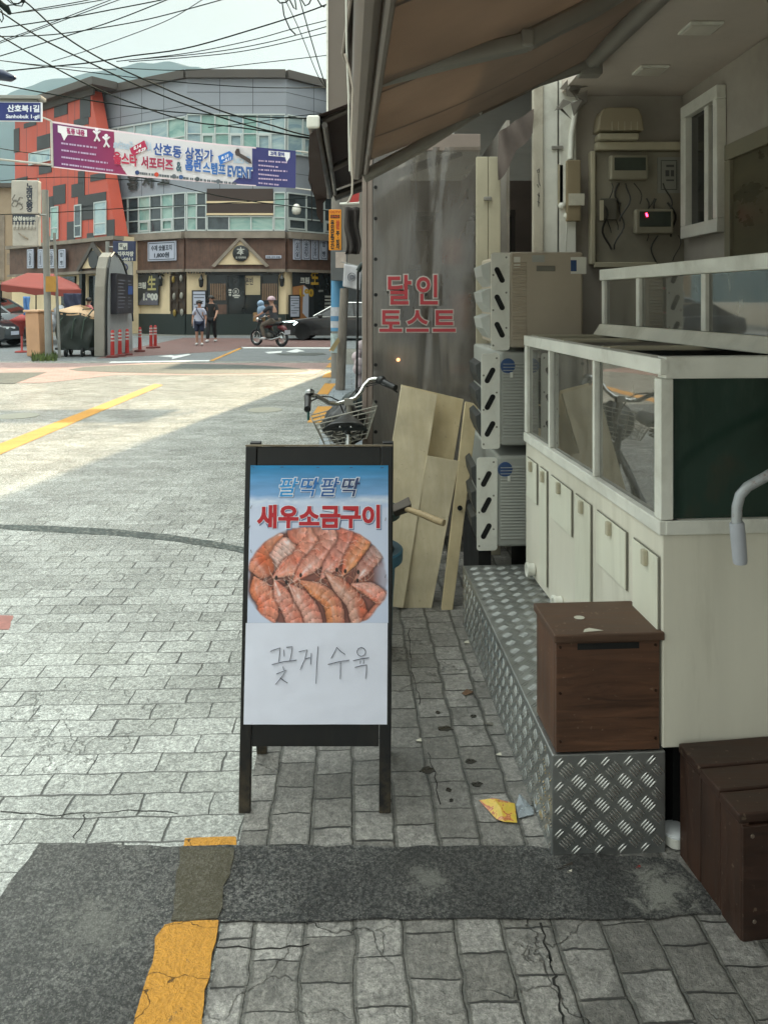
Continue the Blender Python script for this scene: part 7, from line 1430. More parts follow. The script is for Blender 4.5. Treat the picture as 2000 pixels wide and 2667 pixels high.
b = MB(); c_ = gp(921, 1072); b.ball(c_ + V((.02, 0, .12)), (.19, .12, .16), 14, 8); one(b, 'dark_bundle', mat('base_dark', '#24302f'), 'dark rounded bundle on the pavement behind the bicycle handlebar', 'bundle', smooth=0)
b = MB(); rnd = random.Random(4); c_ = V((gx(936, 12), 12, 0))
for k in range(5): b.ball(c_ + V((rnd.uniform(-.05, .07), rnd.uniform(-.1, .1), .45 + k * .09)), (.08, .08, .09), 8, 6)
b.lathe(c_ + UP * .006, [(.07, 0), (.06, .45)], 10); one(b, 'flower_stand', mat('pink_paper', '#a89a9e', .7, 0, .3, 9, .3), 'small stand with pale pink wrapped things by the stall corner', 'stand', smooth=0)
rs2 = thing('red_shop_sign', 'sliver of a red shop sign seen under the far awning', 'sign', at(925, 528, 12)); b = MB(); b.poly([at(906, 528, 12), at(934, 526, 12), at(936, 500, 12), at(922, 503, 12)]); b.build('red_face', mat('sign_red_face', '#b03a38', .5), rs2, solid=.03); b = MB(); b.tube([at(885, 531, 12), at(936, 528, 12)], .02, 6); b.build('white_rail', m_white, rs2)
# ================================================================ OVERHEAD CABLES
m_cab = mat('cable_black', '#1c2321', .9, 0, .1, 3, 0, spec=.1)
def cq(p): return [(x / 1.843, y / 1.843) for x, y in p]
CAB = [('thick drooping cable from the top left down to the banner end', [(0, -60), (120, 5), (300, 165), (500, 290), (740, 402), (900, 470), (1100, 545), (1300, 600), (1430, 640), (1580, 668)], 9, 18, 5.2),
       ('thick drooping cable below the longest one from the upper left corner', [(-60, 10), (10, 60), (210, 190), (430, 300), (640, 400), (860, 490), (1060, 562), (1250, 618), (1430, 655), (1580, 680)], 9, 18, 5.2),
       ('thick drooping cable entering at the left above the street lamp', [(-60, 125), (0, 170), (230, 305), (430, 410), (650, 500), (900, 580), (1150, 612), (1480, 660), (1580, 668)], 10, 18, 4.6),
       ('cable passing from the lamp head along the red wing roof', [(-60, 395), (0, 405), (250, 452), (500, 492), (760, 530), (1010, 550), (1250, 562), (1480, 568), (1580, 572)], 11, 20, 4.4),
       ('sagging cable crossing low over the hills to the grey roof', [(-60, 282), (0, 290), (300, 330), (760, 385), (1160, 416), (1400, 422), (1560, 420)], 12, 24, 2.8), ('cable rising from the left edge to the top right', [(-60, 352), (0, 345), (240, 320), (440, 300), (620, 270), (900, 230), (1250, 130), (1480, 55), (1620, 0)], 13, 20, 4.6),
       ('thin cable rising steeply from the left edge to the top centre', [(-60, 290), (0, 270), (330, 170), (560, 95), (800, 0), (880, -35)], 12, 16, 3), ('pair cable, lower, climbing from the left edge', [(-60, 145), (0, 135), (330, 85), (560, 42), (750, 5), (860, -20)], 12, 16, 3.6), ('cable with gentle sag in the upper left sky', [(-60, 176), (0, 175), (200, 170), (380, 150), (700, 95), (1060, 0), (1180, -40)], 13, 17, 3.2),
       ('upper cable of the pair at the top left', [(40, 68), (200, 40), (400, 5), (500, -20)], 12, 15, 2.8), ('lower cable of the pair at the top left', [(60, 65), (250, 40), (490, 0), (600, -25)], 12, 15, 2.6), ('faint cable crossing the pair at the top left', [(-40, 225), (0, 208), (250, 118), (420, 55), (570, 0), (660, -35)], 14, 16, 2), ('second faint cable just below the faint one', [(-40, 222), (0, 200), (200, 128), (480, 20), (560, -12)], 14, 16, 1.8),
       ('thin cable climbing across the middle of the sky', [(250, 295), (360, 262), (500, 215), (800, 100), (970, 0), (1020, -30)], 15, 17, 2), ('uppermost of the three near level cables right of the sky', [(560, 295), (900, 255), (1200, 195), (1400, 140), (1600, 90)], 16, 17, 2.2), ('middle of the three near level cables right of the sky', [(600, 290), (1000, 253), (1300, 200), (1600, 118)], 16, 17, 2.2), ('lowest of the three near level cables right of the sky', [(620, 296), (900, 275), (1200, 240), (1600, 150)], 16, 17, 2.2),
       ('slack cable along the top of the grey roof', [(560, 325), (900, 337), (1250, 302), (1600, 262)], 17, 18, 1.8), ('faint cable to the hills from the left edge', [(-60, 288), (0, 290), (200, 312), (560, 335)], 16, 20, 1.8), ('steep cable dropping beside the building edge', [(1340, -60), (1375, 10), (1440, 150), (1530, 370), (1590, 440)], 15, 17, 2), ('steep thick cable dropping nearest the building edge', [(1425, -60), (1440, 0), (1500, 210), (1560, 400), (1600, 470)], 15, 17, 3.2),
       ('cable behind the banner at the left', [(-60, 700), (0, 712), (150, 735), (400, 760)], 18, 24, 2.4), ('cable running under the banner to the right', [(-60, 765), (0, 790), (250, 800), (560, 832), (800, 880), (1100, 950), (1480, 1000), (1600, 1015)], 19, 24, 2.6), ('lower cable across the red wing', [(-60, 1032), (0, 1030), (260, 1020), (560, 1002), (900, 985), (1480, 950)], 20, 27, 2.2), ('thin cable crossing the middle windows of the red wing', [(-60, 880), (0, 868), (330, 850), (760, 872)], 19, 26, 2), ('cable in front of the right hand glass band', [(1000, 612), (1200, 590), (1400, 560), (1600, 540)], 20, 22, 1.8)]
for lb, p, d0, d1, th in CAB:
    p = cq(p); n = len(p); pts = []
    P_ = bez([(x, y, d0 + (d1 - d0) * i / (n - 1)) for i, (x, y) in enumerate(p)], 40)
    pts = [at(*q) for q in P_]; r = [(th * .28 + .55) * q[2] / F for q in P_]
    one(MB().tube(pts, r, 6), 'overhead_cable', m_cab, lb, 'cable', 'overhead cables across the sky', smooth=0)
ins = thing('cable_clamp', 'black cable clamp and looped wires in the top left corner', 'cable clamp', at(14, 30, 9)); b = MB(); b.tube([at(-25, -20, 9), at(5, 12, 9), at(18, 22, 9), at(28, 36, 9)], [.03, .035, .04, .02], 8); b.tube([at(60, -8, 9), at(61, 6, 9)], .022, 8); b.build('clamp', m_cab, ins); b = MB()
for k, p in enumerate(([(2, 10), (20, 14), (40, 12), (61, 4)], [(-5, 40), (6, 58), (10, 48), (6, 28), (0, 22)], [(10, -10), (30, 8), (50, 10), (60, 0)], [(20, -10), (40, 14), (58, 16), (66, 0)])): b.tube([at(x, y, 9) for x, y in p], .007, 6)
b.build('loops', m_cab, ins, smooth=0)
wt = thing('wire_tangle', 'tangle of wire loops at the top just left of the building edge', 'wires', at(770, 5, 15)); b = MB()
for p in ([(715, -10), (730, 8), (745, 6), (760, -10)], [(735, 5), (740, 40), (755, 75), (770, 90)], [(780, -10), (795, 15), (805, 10), (812, -5)], [(750, -10), (765, 20), (772, 25), (768, -5)], [(822, -10), (836, 14), (846, 18)]): b.tube([at(x, y, 15) for x, y in p], .014, 6)
b.build('loops', m_cab, wt, smooth=0)
# ================================================================ VEHICLES
m_tire = mat('car_tyre', '#131415', .8, 0, .1, 9, 0); m_hub = mat('wheel_rim', '#6d7073', .35, .7, .1, 9, 0); m_cgl = mat('car_glass', '#15191b', .06, 0, .1, 2, 0, spec=.7)
def carpaint(n, c): 
    t = NT(n); t.b.inputs['Base Color'].default_value = lin(c); t.b.inputs['Roughness'].default_value = .28; t.b.inputs['Coat Weight'].default_value = .8; t.b.inputs['Coat Roughness'].default_value = .05
    t.l(t.bump(t.noise(t.coord('Object'), 1.5, 2), .03, .05), t.b.inputs['Normal']); return t.m
def car(name, label, origin, yaw, prof, roof, L, W, wheels, wr, paint, light='#cfd6d8', group=None):
    """prof: side outline (x from the nose, z) of the lower body up to the belt line; roof: greenhouse outline"""
    r = thing(name, label, 'car', origin, group); M = Matrix.Translation(V(origin)) @ Matrix.Rotation(yaw, 4, 'Z')
    def sec(y, k, dz=0): return [V((x, y, .25 + (z - .25) * k + dz)) for x, z in prof]
    b = MB(); b.M = M; n = len(prof); ys = [(-W / 2, .90), (-W / 2 * .985, .97), (-W / 2 * .8, 1.0), (W / 2 * .8, 1.0), (W / 2 * .985, .97), (W / 2, .90)]; vs = []; fs = []
    for y, k in ys: vs += [(x + (.10 if x < L * .1 else -.10 if x > L * .9 else 0) * (abs(y) > W * .45), y, z if z < .5 else .5 + (z - .5) * (k if abs(y) > W * .45 else 1)) for x, z in prof]
    for j in range(len(ys) - 1): fs += [(j * n + i, j * n + (i + 1) % n, (j + 1) * n + (i + 1) % n, (j + 1) * n + i) for i in range(n)]
    fs += [tuple(range(n)), tuple(range((len(ys) - 1) * n, len(ys) * n))]; b.add(vs, fs); body = b.build('body', paint, r, smooth=35, bevel=.03)
    m = len(roof)
    def gh(nm, mt, inset, lift, wtop, wbot, par):
        g = MB(); g.M = M; zs = [z for x, z in roof]; z0, z1 = min(zs), max(zs); vs = []
        for s in (-1, 1):
            for x, z in roof: f = (z - z0) / (z1 - z0); vs.append((x, s * (wbot + (wtop - wbot) * f) / 2, z + lift))
        g.add(vs, [tuple(range(m)), tuple(range(m, 2 * m))] + [(i, (i + 1) % m, m + (i + 1) % m, m + i) for i in range(m)]); return g.build(nm, mt, par, smooth=30)
    g = gh('windows', m_cgl, 0, 0, W * .70, W * .92, body)
    rf = MB(); rf.M = M; zt = max(z for x, z in roof); top_ = [(x, z) for x, z in roof if z > zt - .18]; x0, x1 = min(x for x, z in top_), max(x for x, z in top_)
    for s in (-1, 1):      # roof rails, pillars
        pts = [V((x, s * (W * .92 + (W * .70 - W * .92) * ((z - roof[0][1]) / (zt - roof[0][1]))) / 2, z)) for x, z in roof]; rf.tube(pts, .03, 6)
    rf.grid(lambda u, v: V((x0 + (x1 - x0) * u, (v - .5) * W * .72, zt - .03 + .05 * math.sin(u * math.pi) + .02 * math.sin(v * math.pi))), 8, 6); xm_ = (x0 + x1) / 2
    for s in (-1, 1): rf.tube([V((xm_ + .05, s * W * .455, roof[0][1])), V((xm_, s * W * .36, zt))], .04, 6)
    rf.build('roof', paint, body, smooth=40)
    for x in wheels:
        for s in (-1, 1):
            w = MB(); w.M = M; w.lathe((x, s * (W / 2 - .11), wr + .006), [(wr * .62, -.11), (wr * .93, -.11), (wr, -.06), (wr, .06), (wr * .93, .11), (wr * .62, .115)], 24, (0, 1, 0)); wo = w.build('wheel', m_tire, r, smooth=40)
            h = MB(); h.M = M; 
            h.lathe((x, s * (W / 2 - .01), wr + .006), [(wr * .6, -.02 * s), (wr * .56, 0), (.001, -.02 * s)], 20, (0, s, 0)) if False else h.lathe((x, s * (W / 2 - .115), wr + .006), [(wr * .63, -.09), (wr * .63, .09)], 20, (0, 1, 0))
            for k in range(10): a = k * .6283; h.tube([V((x, s * (W / 2 - .03), wr)), V((x + wr * .6 * math.cos(a), s * (W / 2 - .03), wr + wr * .6 * math.sin(a)))], .022, 4)
            h.build('rim', m_hub, wo)
    for s in (-1, 1):
        q = MB(); q.M = M; q.hexa([(.02, s * W * .28, .62), (.08, s * W * .46, .62), (.5, s * W * .49, .69), (.3, s * W * .3, .66), (.02, s * W * .28, .67), (.08, s * W * .46, .68), (.5, s * W * .49, .75), (.3, s * W * .3, .72)]); q.build('headlight', mat('headlight', light, .15), r)
        q = MB(); q.M = M; q.ball((roof[1][0] + .25 if False else L * .33, s * (W / 2 + .06), roof[0][1] + .06), (.11, .09, .07), 10, 6); q.build('mirror', paint, r, smooth=0)
    return r, M
sed = [(.02, .30), (0, .55), (.06, .68), (.35, .77), (1.3, .90), (1.5, .93), (3.6, .96), (4.6, .95), (4.85, .86), (4.9, .5), (4.85, .30), (4.2, .2), (3.4, .2), (1.3, .2), (.5, .2)]
sro = [(1.35, .90), (2.15, 1.33), (2.55, 1.42), (3.1, 1.43), (3.6, 1.36), (4.35, .95)]
c0 = V((gx(728, 29.4), 29.4, 0)); dk, Mk = car('black_car', 'black sedan with white daytime light crossing the junction at the right behind the poles', (c0.x, 29.4 + .9, 0), R(-3), sed, sro, 4.9, 1.85, (.95, 3.85), .33, carpaint('black_paint', '#0e1013'))
q = MB(); q.M = Mk; q.tube([(.05, -.75, .70), (.35, -.9, .72), (.62, -.935, .74), (.74, -.94, .70), (.60, -.945, .60)], .028, 6); q.build('daylight', emis('daylight', '#dff4f4', 1.4), dk); q = MB(); q.M = Mk; q.tube([(1.35, -.86, .94), (2.1, -.72, 1.36), (2.6, -.66, 1.46), (3.3, -.66, 1.45), (4.2, -.8, 1.02)], .022, 6); q.build('chrome_trim', m_steel, dk); q = MB(); q.M = Mk; q.box((1.5, -.945, .90), (4.5, -.93, .925)); q.build('belt_line', m_steel, dk)
suv = [(.02, .35), (0, .7), (.08, .88), (.4, 1.0), (1.1, 1.08), (4.3, 1.10), (4.45, .95), (4.5, .55), (4.45, .35), (3.9, .24), (2.2, .24), (1.2, .24), (.5, .24)]
sr2 = [(1.0, 1.06), (1.75, 1.55), (2.2, 1.66), (3.7, 1.66), (4.1, 1.5), (4.35, 1.10)]
xr_ = gx(108, 28); car('white_car', 'white car parked under the red canopy at the left edge', (xr_ - .1, 28.8, 0), R(180), suv, sr2, 4.5, 1.82, (.9, 3.55), .34, carpaint('white_paint', '#a9b2b8'))
sd2 = V((gx(34, 24.5), 24.5, 0)); _, M3 = car('dark_car', 'dark grey car cut off by the left edge in front of the white car', (sd2.x - .02, 25.4, 0), R(172), sed, sro, 4.9, 1.82, (.95, 3.85), .33, carpaint('dark_grey_paint', '#1d2228'))
q = MB(); q.M = M3; q.box((-.012, .35, .42), (.005, .75, .54)); q.build('number_plate', m_sgw, _)
# ================================================================ PEOPLE
def skin_mesh(pts, edges, rad, sub=2):
    me = bpy.data.meshes.new('tmp'); me.from_pydata([tuple(p) for p in pts], edges, []); o = bpy.data.objects.new('tmp', me); COL.objects.link(o)
    s = o.modifiers.new('s', 'SKIN'); s.use_smooth_shade = True; s.branch_smoothing = .4
    for v_, r_ in zip(me.skin_vertices[0].data, rad): v_.radius = r_ if isinstance(r_, tuple) else (r_, r_); v_.use_root = False; v_.use_loose = False
    me.skin_vertices[0].data[0].use_root = True
    u = o.modifiers.new('u', 'SUBSURF'); u.levels = sub; u.render_levels = sub
    bpy.context.view_layer.update(); ev = o.evaluated_get(bpy.context.evaluated_depsgraph_get()); m2 = bpy.data.meshes.new_from_object(ev)
    vs = [v_.co.copy() for v_ in m2.vertices]; fs = [tuple(p.vertices) for p in m2.polygons]; bpy.data.objects.remove(o); bpy.data.meshes.remove(me); bpy.data.meshes.remove(m2); return vs, fs
def limb(chain, sub=1):
    vs, fs = skin_mesh([c[0] for c in chain], [(i, i + 1) for i in range(len(chain) - 1)], [c[1] for c in chain], sub); return vs, fs
m_skin = mat('skin', '#a8806c', .55, 0, .06, 12, 0); m_hair = mat('hair_black', '#17130f', .5, 0, .2, 30, .3); m_shoe = mat('shoe_white', '#b5b5b5', .6)
def person(label, loc, yaw, h, J, shirt, pants, shorts=False, sleeve=.45, hair=m_hair, shoe=m_shoe, build_=1.0, helmet=None):
    """J: joint positions in metres for a 1.7 m figure facing -Y"""
    k = h / 1.7; M = Matrix.Translation(V(loc)) @ Matrix.Rotation(yaw, 4, 'Z') @ Matrix.Scale(k, 4); r = thing('person', label, 'person', loc)
    j = {a: V(b_) for a, b_ in J.items()}; bw = build_
    names = ['pel', 'waist', 'chest', 'neck', 'head0', 'head1', 'shL', 'elL', 'wrL', 'haL', 'shR', 'elR', 'wrR', 'haR', 'hiL', 'knL', 'anL', 'toL', 'hiR', 'knR', 'anR', 'toR']
    rad = {'pel': (.15 * bw, .11 * bw), 'waist': (.135 * bw, .10 * bw), 'chest': (.165 * bw, .11 * bw), 'neck': .055, 'head0': (.07, .085), 'head1': (.085, .10), 'hiL': .085, 'hiR': .085, 'knL': .056, 'knR': .056, 'anL': .036, 'anR': .036, 'toL': .036, 'toR': .036}
    for s in 'LR': rad.update({'sh' + s: .058, 'el' + s: .042, 'wr' + s: .027, 'ha' + s: (.034, .018)})
    ed = [('pel', 'waist'), ('waist', 'chest'), ('chest', 'neck'), ('neck', 'head0'), ('head0', 'head1')]
    for s in 'LR': ed += [('chest', 'sh' + s), ('sh' + s, 'el' + s), ('el' + s, 'wr' + s), ('wr' + s, 'ha' + s), ('pel', 'hi' + s), ('hi' + s, 'kn' + s), ('kn' + s, 'an' + s), ('an' + s, 'to' + s)]
    ix = {n_: i for i, n_ in enumerate(names)}; pts = [j[n_] for n_ in names]; radl = [rad[n_] for n_ in names]; edl = [(ix[a], ix[b_]) for a, b_ in ed]
    vs, fs = skin_mesh(pts, edl, radl, 2); b = MB(); b.M = M; b.add(vs, fs)
    for s in 'LR':           # fingers and thumb
        ha = j['ha' + s]; wr_ = j['wr' + s]; d = (ha - wr_).normalized(); sd_ = d.cross(V((1, 0, 0) if s == 'L' else (-1, 0, 0))); sd_ = sd_.normalized() if sd_.length > .1 else V((0, 1, 0)); fw_ = sd_.cross(d)
        for q, ln in zip((-1.5, -.5, .5, 1.5), (.06, .075, .072, .055)): a = ha + sd_ * (.016 * q); b.tube([a, a + d * (ln * .55), a + d * ln + fw_ * .015], [.009, .0085, .006], 6)
        a = wr_.lerp(ha, .4) + sd_ * .03; b.tube([a, a + sd_ * .025 + d * .03, a + sd_ * .03 + d * .06], [.010, .009, .007], 6)
    hd = (j['head0'] + j['head1']) / 2; fwd = V(J.get('face', (0, -1, 0))).normalized(); up_ = (j['head1'] - j['head0']).normalized(); rt = fwd.cross(up_)
    b.tube([hd + fwd * .10 + up_ * .02, hd + fwd * .118 - up_ * .02, hd + fwd * .1 - up_ * .03], [.008, .014, .012], 6)
    for s in (-1, 1): b.ball(hd + rt * (.088 * s) , (.018, .03, .035), 8, 6)
    b.build('body', m_skin, r, smooth=0)
    f = MB(); f.M = M
    for s in (-1, 1): f.ball(hd + fwd * .097 + rt * (.034 * s) + up_ * .022, (.013, .008, .008), 8, 6)
    f.tube([hd + fwd * .098 + rt * .026 - up_ * .06, hd + fwd * .104 - up_ * .062, hd + fwd * .098 - rt * .026 - up_ * .06], .005, 6); f.build('face_features', mat('face_dark', '#3a2420', .5), r)
    hb_ = MB(); hb_.M = M
    def hf(u, v):
        th = v * (1.75 if helmet is None else 1.5); a = u * 2 * math.pi; d = rt * (math.sin(th) * math.sin(a)) + fwd * (-math.sin(th) * math.cos(a)) + up_ * math.cos(th); fr = .12 if helmet is None else .155
        cut = max(0, d.dot(fwd)) * max(0, v - .55) * 1.6; return hd + up_ * .02 + d * (fr * (1 - .25 * cut) * (1 + .03 * math.sin(a * 9) * (helmet is None)))
    hb_.grid(hf, 24, 12); hb_.build('hair' if helmet is None else 'helmet', hair if helmet is None else helmet, r, smooth=0)
    # clothes: shells a little wider than the body, their own meshes
    n2 = ['waist', 'chest', 'neckb', 'shL', 'slL', 'shR', 'slR', 'hem']; P2 = {'waist': j['waist'], 'chest': j['chest'], 'neckb': j['chest'].lerp(j['neck'], .62), 'shL': j['shL'], 'shR': j['shR'], 'slL': j['shL'].lerp(j['elL'], sleeve * 2 if sleeve < .5 else 1), 'slR': j['shR'].lerp(j['elR'], sleeve * 2 if sleeve < .5 else 1), 'hem': j['pel'] + V((0, 0, -.06))}
    R2 = {'waist': (.165 * bw, .125 * bw), 'chest': (.185 * bw, .13 * bw), 'neckb': .085, 'shL': .085, 'shR': .085, 'slL': .07, 'slR': .07, 'hem': (.18 * bw, .135 * bw)}
    if sleeve >= .5: 
        for s in 'LR': n2 += ['wr' + s]; P2['wr' + s] = j['wr' + s]; R2['wr' + s] = .045; R2['sl' + s] = .06
    E2 = [('waist', 'chest'), ('chest', 'neckb'), ('chest', 'shL'), ('chest', 'shR'), ('shL', 'slL'), ('shR', 'slR'), ('waist', 'hem')] + ([('slL', 'wrL'), ('slR', 'wrR')] if sleeve >= .5 else [])
    i2 = {n_: i for i, n_ in enumerate(n2)}; vs, fs = skin_mesh([P2[n_] for n_ in n2], [(i2[a], i2[c_]) for a, c_ in E2], [R2[n_] for n_ in n2], 2); b = MB(); b.M = M; b.add(vs, fs); b.build('shirt', shirt, r, smooth=0)
    e = .92 if shorts else None
    nm = ['pel', 'hiL', 'hiR', 'kL', 'kR'] + ([] if shorts else ['aL', 'aR']); P3 = {'pel': j['pel'] + V((0, 0, .02)), 'hiL': j['hiL'], 'hiR': j['hiR'], 'kL': j['hiL'].lerp(j['knL'], .95 if shorts else 1), 'kR': j['hiR'].lerp(j['knR'], .95 if shorts else 1), 'aL': j['anL'] + V((0, 0, .03)), 'aR': j['anR'] + V((0, 0, .03))}
    R3 = {'pel': (.165 * bw, .125 * bw), 'hiL': .11, 'hiR': .11, 'kL': .105 if shorts else .082, 'kR': .105 if shorts else .082, 'aL': .068, 'aR': .068}; E3 = [('pel', 'hiL'), ('pel', 'hiR'), ('hiL', 'kL'), ('hiR', 'kR')] + ([] if shorts else [('kL', 'aL'), ('kR', 'aR')])
    i3 = {n_: i for i, n_ in enumerate(nm)}; vs, fs = skin_mesh([P3[n_] for n_ in nm], [(i3[a], i3[c_]) for a, c_ in E3], [R3[n_] for n_ in nm], 2); b = MB(); b.M = M; b.add(vs, fs); b.build('shorts' if shorts else 'trousers', pants, r, smooth=0)
    for s in 'LR':
        q = MB(); q.M = M; a, t_ = j['an' + s], j['to' + s]; d = (t_ - a); d.z = 0; d = d.normalized() if d.length > .02 else V((0, -1, 0)); base = min(a.z, t_.z) - .045
        q.tube([V((a.x, a.y, base + .05)) - d * .06, V((a.x, a.y, base + .055)), V((t_.x, t_.y, base + .045)), V((t_.x, t_.y, base + .04)) + d * .07], [.045, .055, .05, .03], 8, flat=.9); q.build('shoe', shoe, r, smooth=0)
    return r, M, j
ST_ = {'pel': (0, 0, .92), 'waist': (0, 0, 1.08), 'chest': (0, 0, 1.28), 'neck': (0, -.01, 1.46), 'head0': (0, -.02, 1.54), 'head1': (0, -.02, 1.63),
       'shL': (.17, 0, 1.37), 'elL': (.23, .03, 1.10), 'wrL': (.24, -.04, .87), 'haL': (.24, -.06, .79), 'shR': (-.17, 0, 1.37), 'elR': (-.24, .03, 1.10), 'wrR': (-.25, -.06, .88), 'haR': (-.25, -.09, .80),
       'hiL': (.09, 0, .86), 'knL': (.10, -.03, .48), 'anL': (.10, .02, .08), 'toL': (.11, -.12, .05), 'hiR': (-.09, 0, .86), 'knR': (-.10, -.02, .48), 'anR': (-.09, .02, .08), 'toR': (-.10, -.12, .05)}
W_ = dict(ST_); W_.update({'knR': (-.08, -.14, .49), 'anR': (-.07, -.22, .09), 'toR': (-.07, -.36, .06), 'knL': (.09, .05, .47), 'anL': (.09, .24, .13), 'toL': (.10, .13, .05), 'elL': (.24, -.08, 1.12), 'wrL': (.22, -.24, .93), 'haL': (.20, -.29, .86)})
m_tw = mat('white_tee', '#aeb2c4', .85, 0, .06, 6, .2, 25, .006); m_nv = mat('navy_shorts', '#232b42', .85, 0, .08, 6, .1); m_bt = mat('black_tee', '#1d1c1c', .9, 0, .08, 6, .1); m_bp = mat('black_trousers', '#19191c', .9, 0, .08, 6, .1)
p = gp(520, 900); r1, M1, j1 = person('person in white T-shirt and navy shorts with a dark strap across the chest', (p.x, p.y, .006), R(6), 1.52, ST_, m_tw, m_nv, True)
b = MB(); b.M = M1; b.tube([V((-.12, -.02, 1.47)), V((-.09, -.15, 1.38)), V((.02, -.185, 1.2)), V((.17, -.16, .98)), V((.2, -.05, .9)), V((.15, .13, 1.1)), V((-.08, .14, 1.4)), V((-.12, -.02, 1.47))], .02, 6, flat=.4); b.build('bag_strap', mat('strap_dark', '#3c3f50', .8), r1)
for s in (-1, 1): b = MB(); b.M = M1; b.tube([V((s * .2, -.02, .97)), V((s * .21, -.04, .80)), V((s * .205, -.03, .66))], [.05, .045, .04], 8, flat=.6); b.build('shirt_tail', m_tw, r1)
p = gp(551, 892); person('person in black T-shirt and black trousers with white shoes, walking beside the white shirt', (p.x, p.y, .006), R(-4), 1.70, W_, m_bt, m_bp, build_=1.08)
p = V((gx(231, 27.6), 27.6, 0)); person('person in pink shirt standing behind the arch pillar', (p.x, p.y, .006), R(150), 1.62, ST_, mat('pink_shirt', '#c06a6e', .8, 0, .08, 5, 0), m_bp)
# motorcycle with rider, seen from behind at an angle
p = gp(702, 902); mo = V((p.x, p.y, 0)); yaw = R(22)           # local +x is forward (to the left in the picture)
MM = Matrix.Translation(mo) @ Matrix.Rotation(math.pi - R(38), 4, 'Z'); 
moto = thing('motorcycle', 'red motorcycle with number plate ridden towards the left past the tavern entrance', 'motorcycle', mo)
def MP(x, y, z): return MM @ V((x, y, z))
axw = (MM.to_3x3() @ V((0, 1, 0)))
wheel(MP(-.58, 0, .29), axw, .29, 'wheel', moto, .045, m_tyre, 16); wheel(MP(.62, 0, .29), axw, .29, 'wheel', moto, .04, m_tyre, 16)
m_mr = mat('moto_red', '#5a2226', .35, .1, .1, 5, 0); m_en = mat('engine_grey', '#54534f', .5, .5, .2, 9, .1)
b = MB(); b.M = MM; b.tube([(.45, 0, .85), (.1, 0, .62), (-.1, 0, .5), (-.58, 0, .29)], .04, 8); b.tube([(.45, 0, .85), (.2, 0, .35), (-.15, 0, .3)], .035, 8)
for s in (-.07, .07): b.tube([(.62, s, .29), (.42, s, .88)], .022, 8); b.tube([(-.58, s, .29), (-.45, s * 1.3, .62)], .022, 8)
b.build('frame', m_black, moto); b = MB(); b.M = MM; b.ball((.12, 0, .72), (.26, .13, .13), 14, 10); b.build('fuel_tank', m_mr, moto, smooth=0)
b = MB(); b.M = MM; b.tube([(-.02, 0, .74), (-.2, 0, .74), (-.5, 0, .78), (-.62, 0, .80)], [.10, .12, .12, .08], 12, flat=.5); b.build('seat', m_black, moto, smooth=0)
b = MB(); b.M = MM; b.tube([(-.45, 0, .66), (-.68, 0, .62), (-.82, 0, .5)], [.08, .09, .06], 10); b.build('rear_cowl', m_mr, moto, smooth=0); b = MB(); b.M = MM; b.ball((.0, 0, .36), (.16, .13, .14), 12, 8); b.lathe((-.05, -.16, .33), [(.12, 0), (.12, .05), (.001, .05)], 16, (0, -1, 0)); b.build('engine', m_en, moto, smooth=40)
b = MB(); b.M = MM; b.tube([(.05, .12, .25), (-.3, .16, .24), (-.75, .18, .34)], [.03, .04, .05], 10); b.build('exhaust', m_steel, moto, smooth=40); b = MB(); b.M = MM; b.tube([(.38, .36, .98), (.42, .2, 1.0), (.44, 0, .93), (.42, -.2, 1.0), (.38, -.36, .98)], .016, 8); b.build('handlebar', m_steel, moto); b = MB(); b.M = MM; b.ball((.52, 0, .88), (.09, .1, .1), 12, 8); b.build('headlight', m_steel, moto, smooth=0)
b = MB(); b.M = MM; b.box((-.86, -.12, .42), (-.845, .12, .56)); b.build('number_plate', mat('plate_white', '#a3a2a8', .5), moto); b = MB(); b.M = MM; b.box((-.76, -.06, .56), (-.72, .06, .62)); b.build('tail_light', m_red2, moto, bevel=.01)
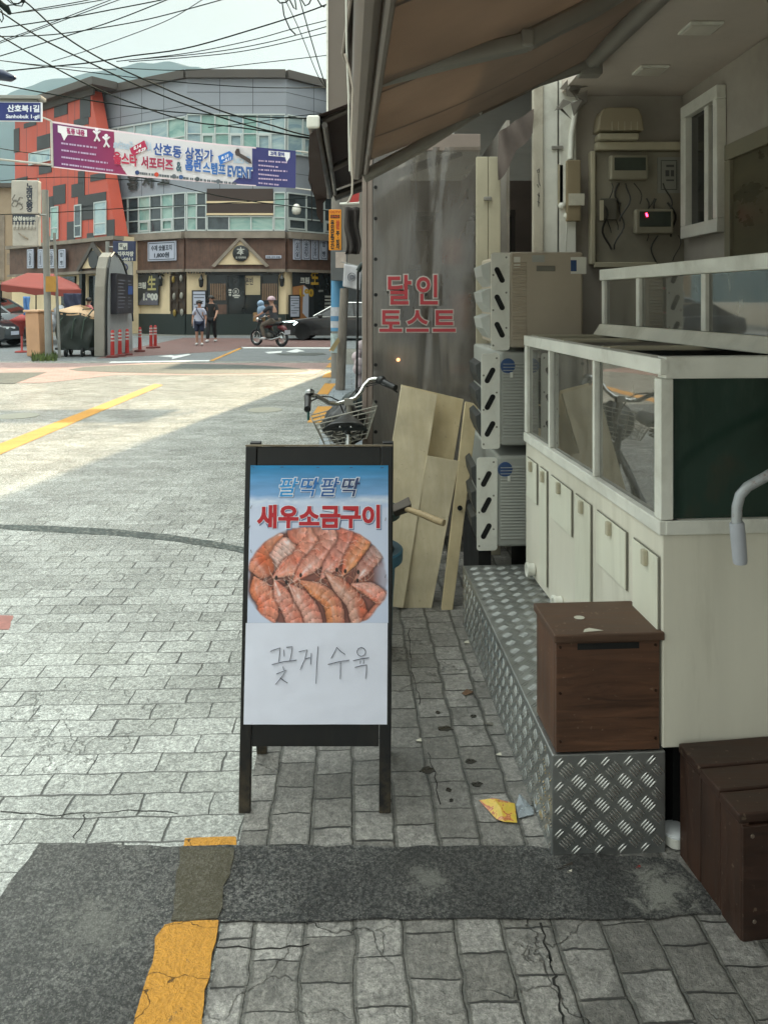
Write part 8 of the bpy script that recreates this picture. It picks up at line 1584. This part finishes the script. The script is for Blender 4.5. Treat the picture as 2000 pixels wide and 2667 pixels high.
SIT = {'pel': (0, .10, .92), 'waist': (0, .06, 1.05), 'chest': (0, 0, 1.26), 'neck': (0, -.04, 1.43), 'head0': (0, -.07, 1.50), 'head1': (0, -.07, 1.60), 'shL': (.18, 0, 1.34), 'elL': (.27, -.22, 1.14), 'wrL': (.30, -.46, 1.04), 'haL': (.30, -.53, 1.02), 'shR': (-.18, 0, 1.34), 'elR': (-.27, -.22, 1.14), 'wrR': (-.30, -.46, 1.04), 'haR': (-.30, -.53, 1.02),
       'hiL': (.10, .06, .88), 'knL': (.2, -.34, .72), 'anL': (.2, -.20, .30), 'toL': (.2, -.34, .27), 'hiR': (-.10, .06, .88), 'knR': (-.2, -.34, .72), 'anR': (-.2, -.20, .30), 'toR': (-.2, -.34, .27)}
rd_, Mr, jr = person('person riding the motorcycle in dark vest, grey trousers and a white and pink helmet', MP(-.16, 0, .0), math.pi - R(38) + R(90), 1.66, SIT, mat('dark_vest', '#2b2b30', .85), mat('grey_cargo', '#5a5148', .85), helmet=mat('helmet_pink', '#a58a94', .35, 0, .3, 12, 0))
bx_ = thing('cardboard_box', 'brown cardboard box carried on the front of the motorcycle', 'box', MP(.5, .1, .75)); b = MB(); b.M = MM; b.box((.5, -.28, .82), (.78, .02, 1.12)); b.build('box_body', mat('cardboard', '#8a6b45', .8, 0, .08, 5, 0), bx_, bevel=.01); b = MB(); b.M = MM; b.box((.6, -.284, .9), (.7, -.2805, 1.0)); b.build('box_label', m_sgw, bx_)
b = MB(); b.M = MM
b.ball((.40, .02, 1.42), (.10, .13, .12), 12, 9); b.ball((.38, 0, 1.18), (.13, .16, .22), 12, 9); one(b, 'plastic_sack', mat('blue_white_sack', '#7f97b0', .4, 0, .25, 6, .3, 12, .02), 'light blue plastic sack held in front of the motorcycle rider', 'sack', smooth=0)
# ================================================================ AIR
t = NT('air'); t.t.nodes.remove(t.b); pv_ = t.n('VolumePrincipled'); pv_.inputs['Color'].default_value = (.58, .82, 1.0, 1); pv_.inputs['Density'].default_value = .00022; pv_.inputs['Anisotropy'].default_value = 0.0
t.l(pv_.outputs[0], t.out.inputs['Volume'])
b = MB(); b.box((-2520, -70, -3), (2520, 5020, 520)); b.build('haze', t.m)['kind'] = 'stuff'
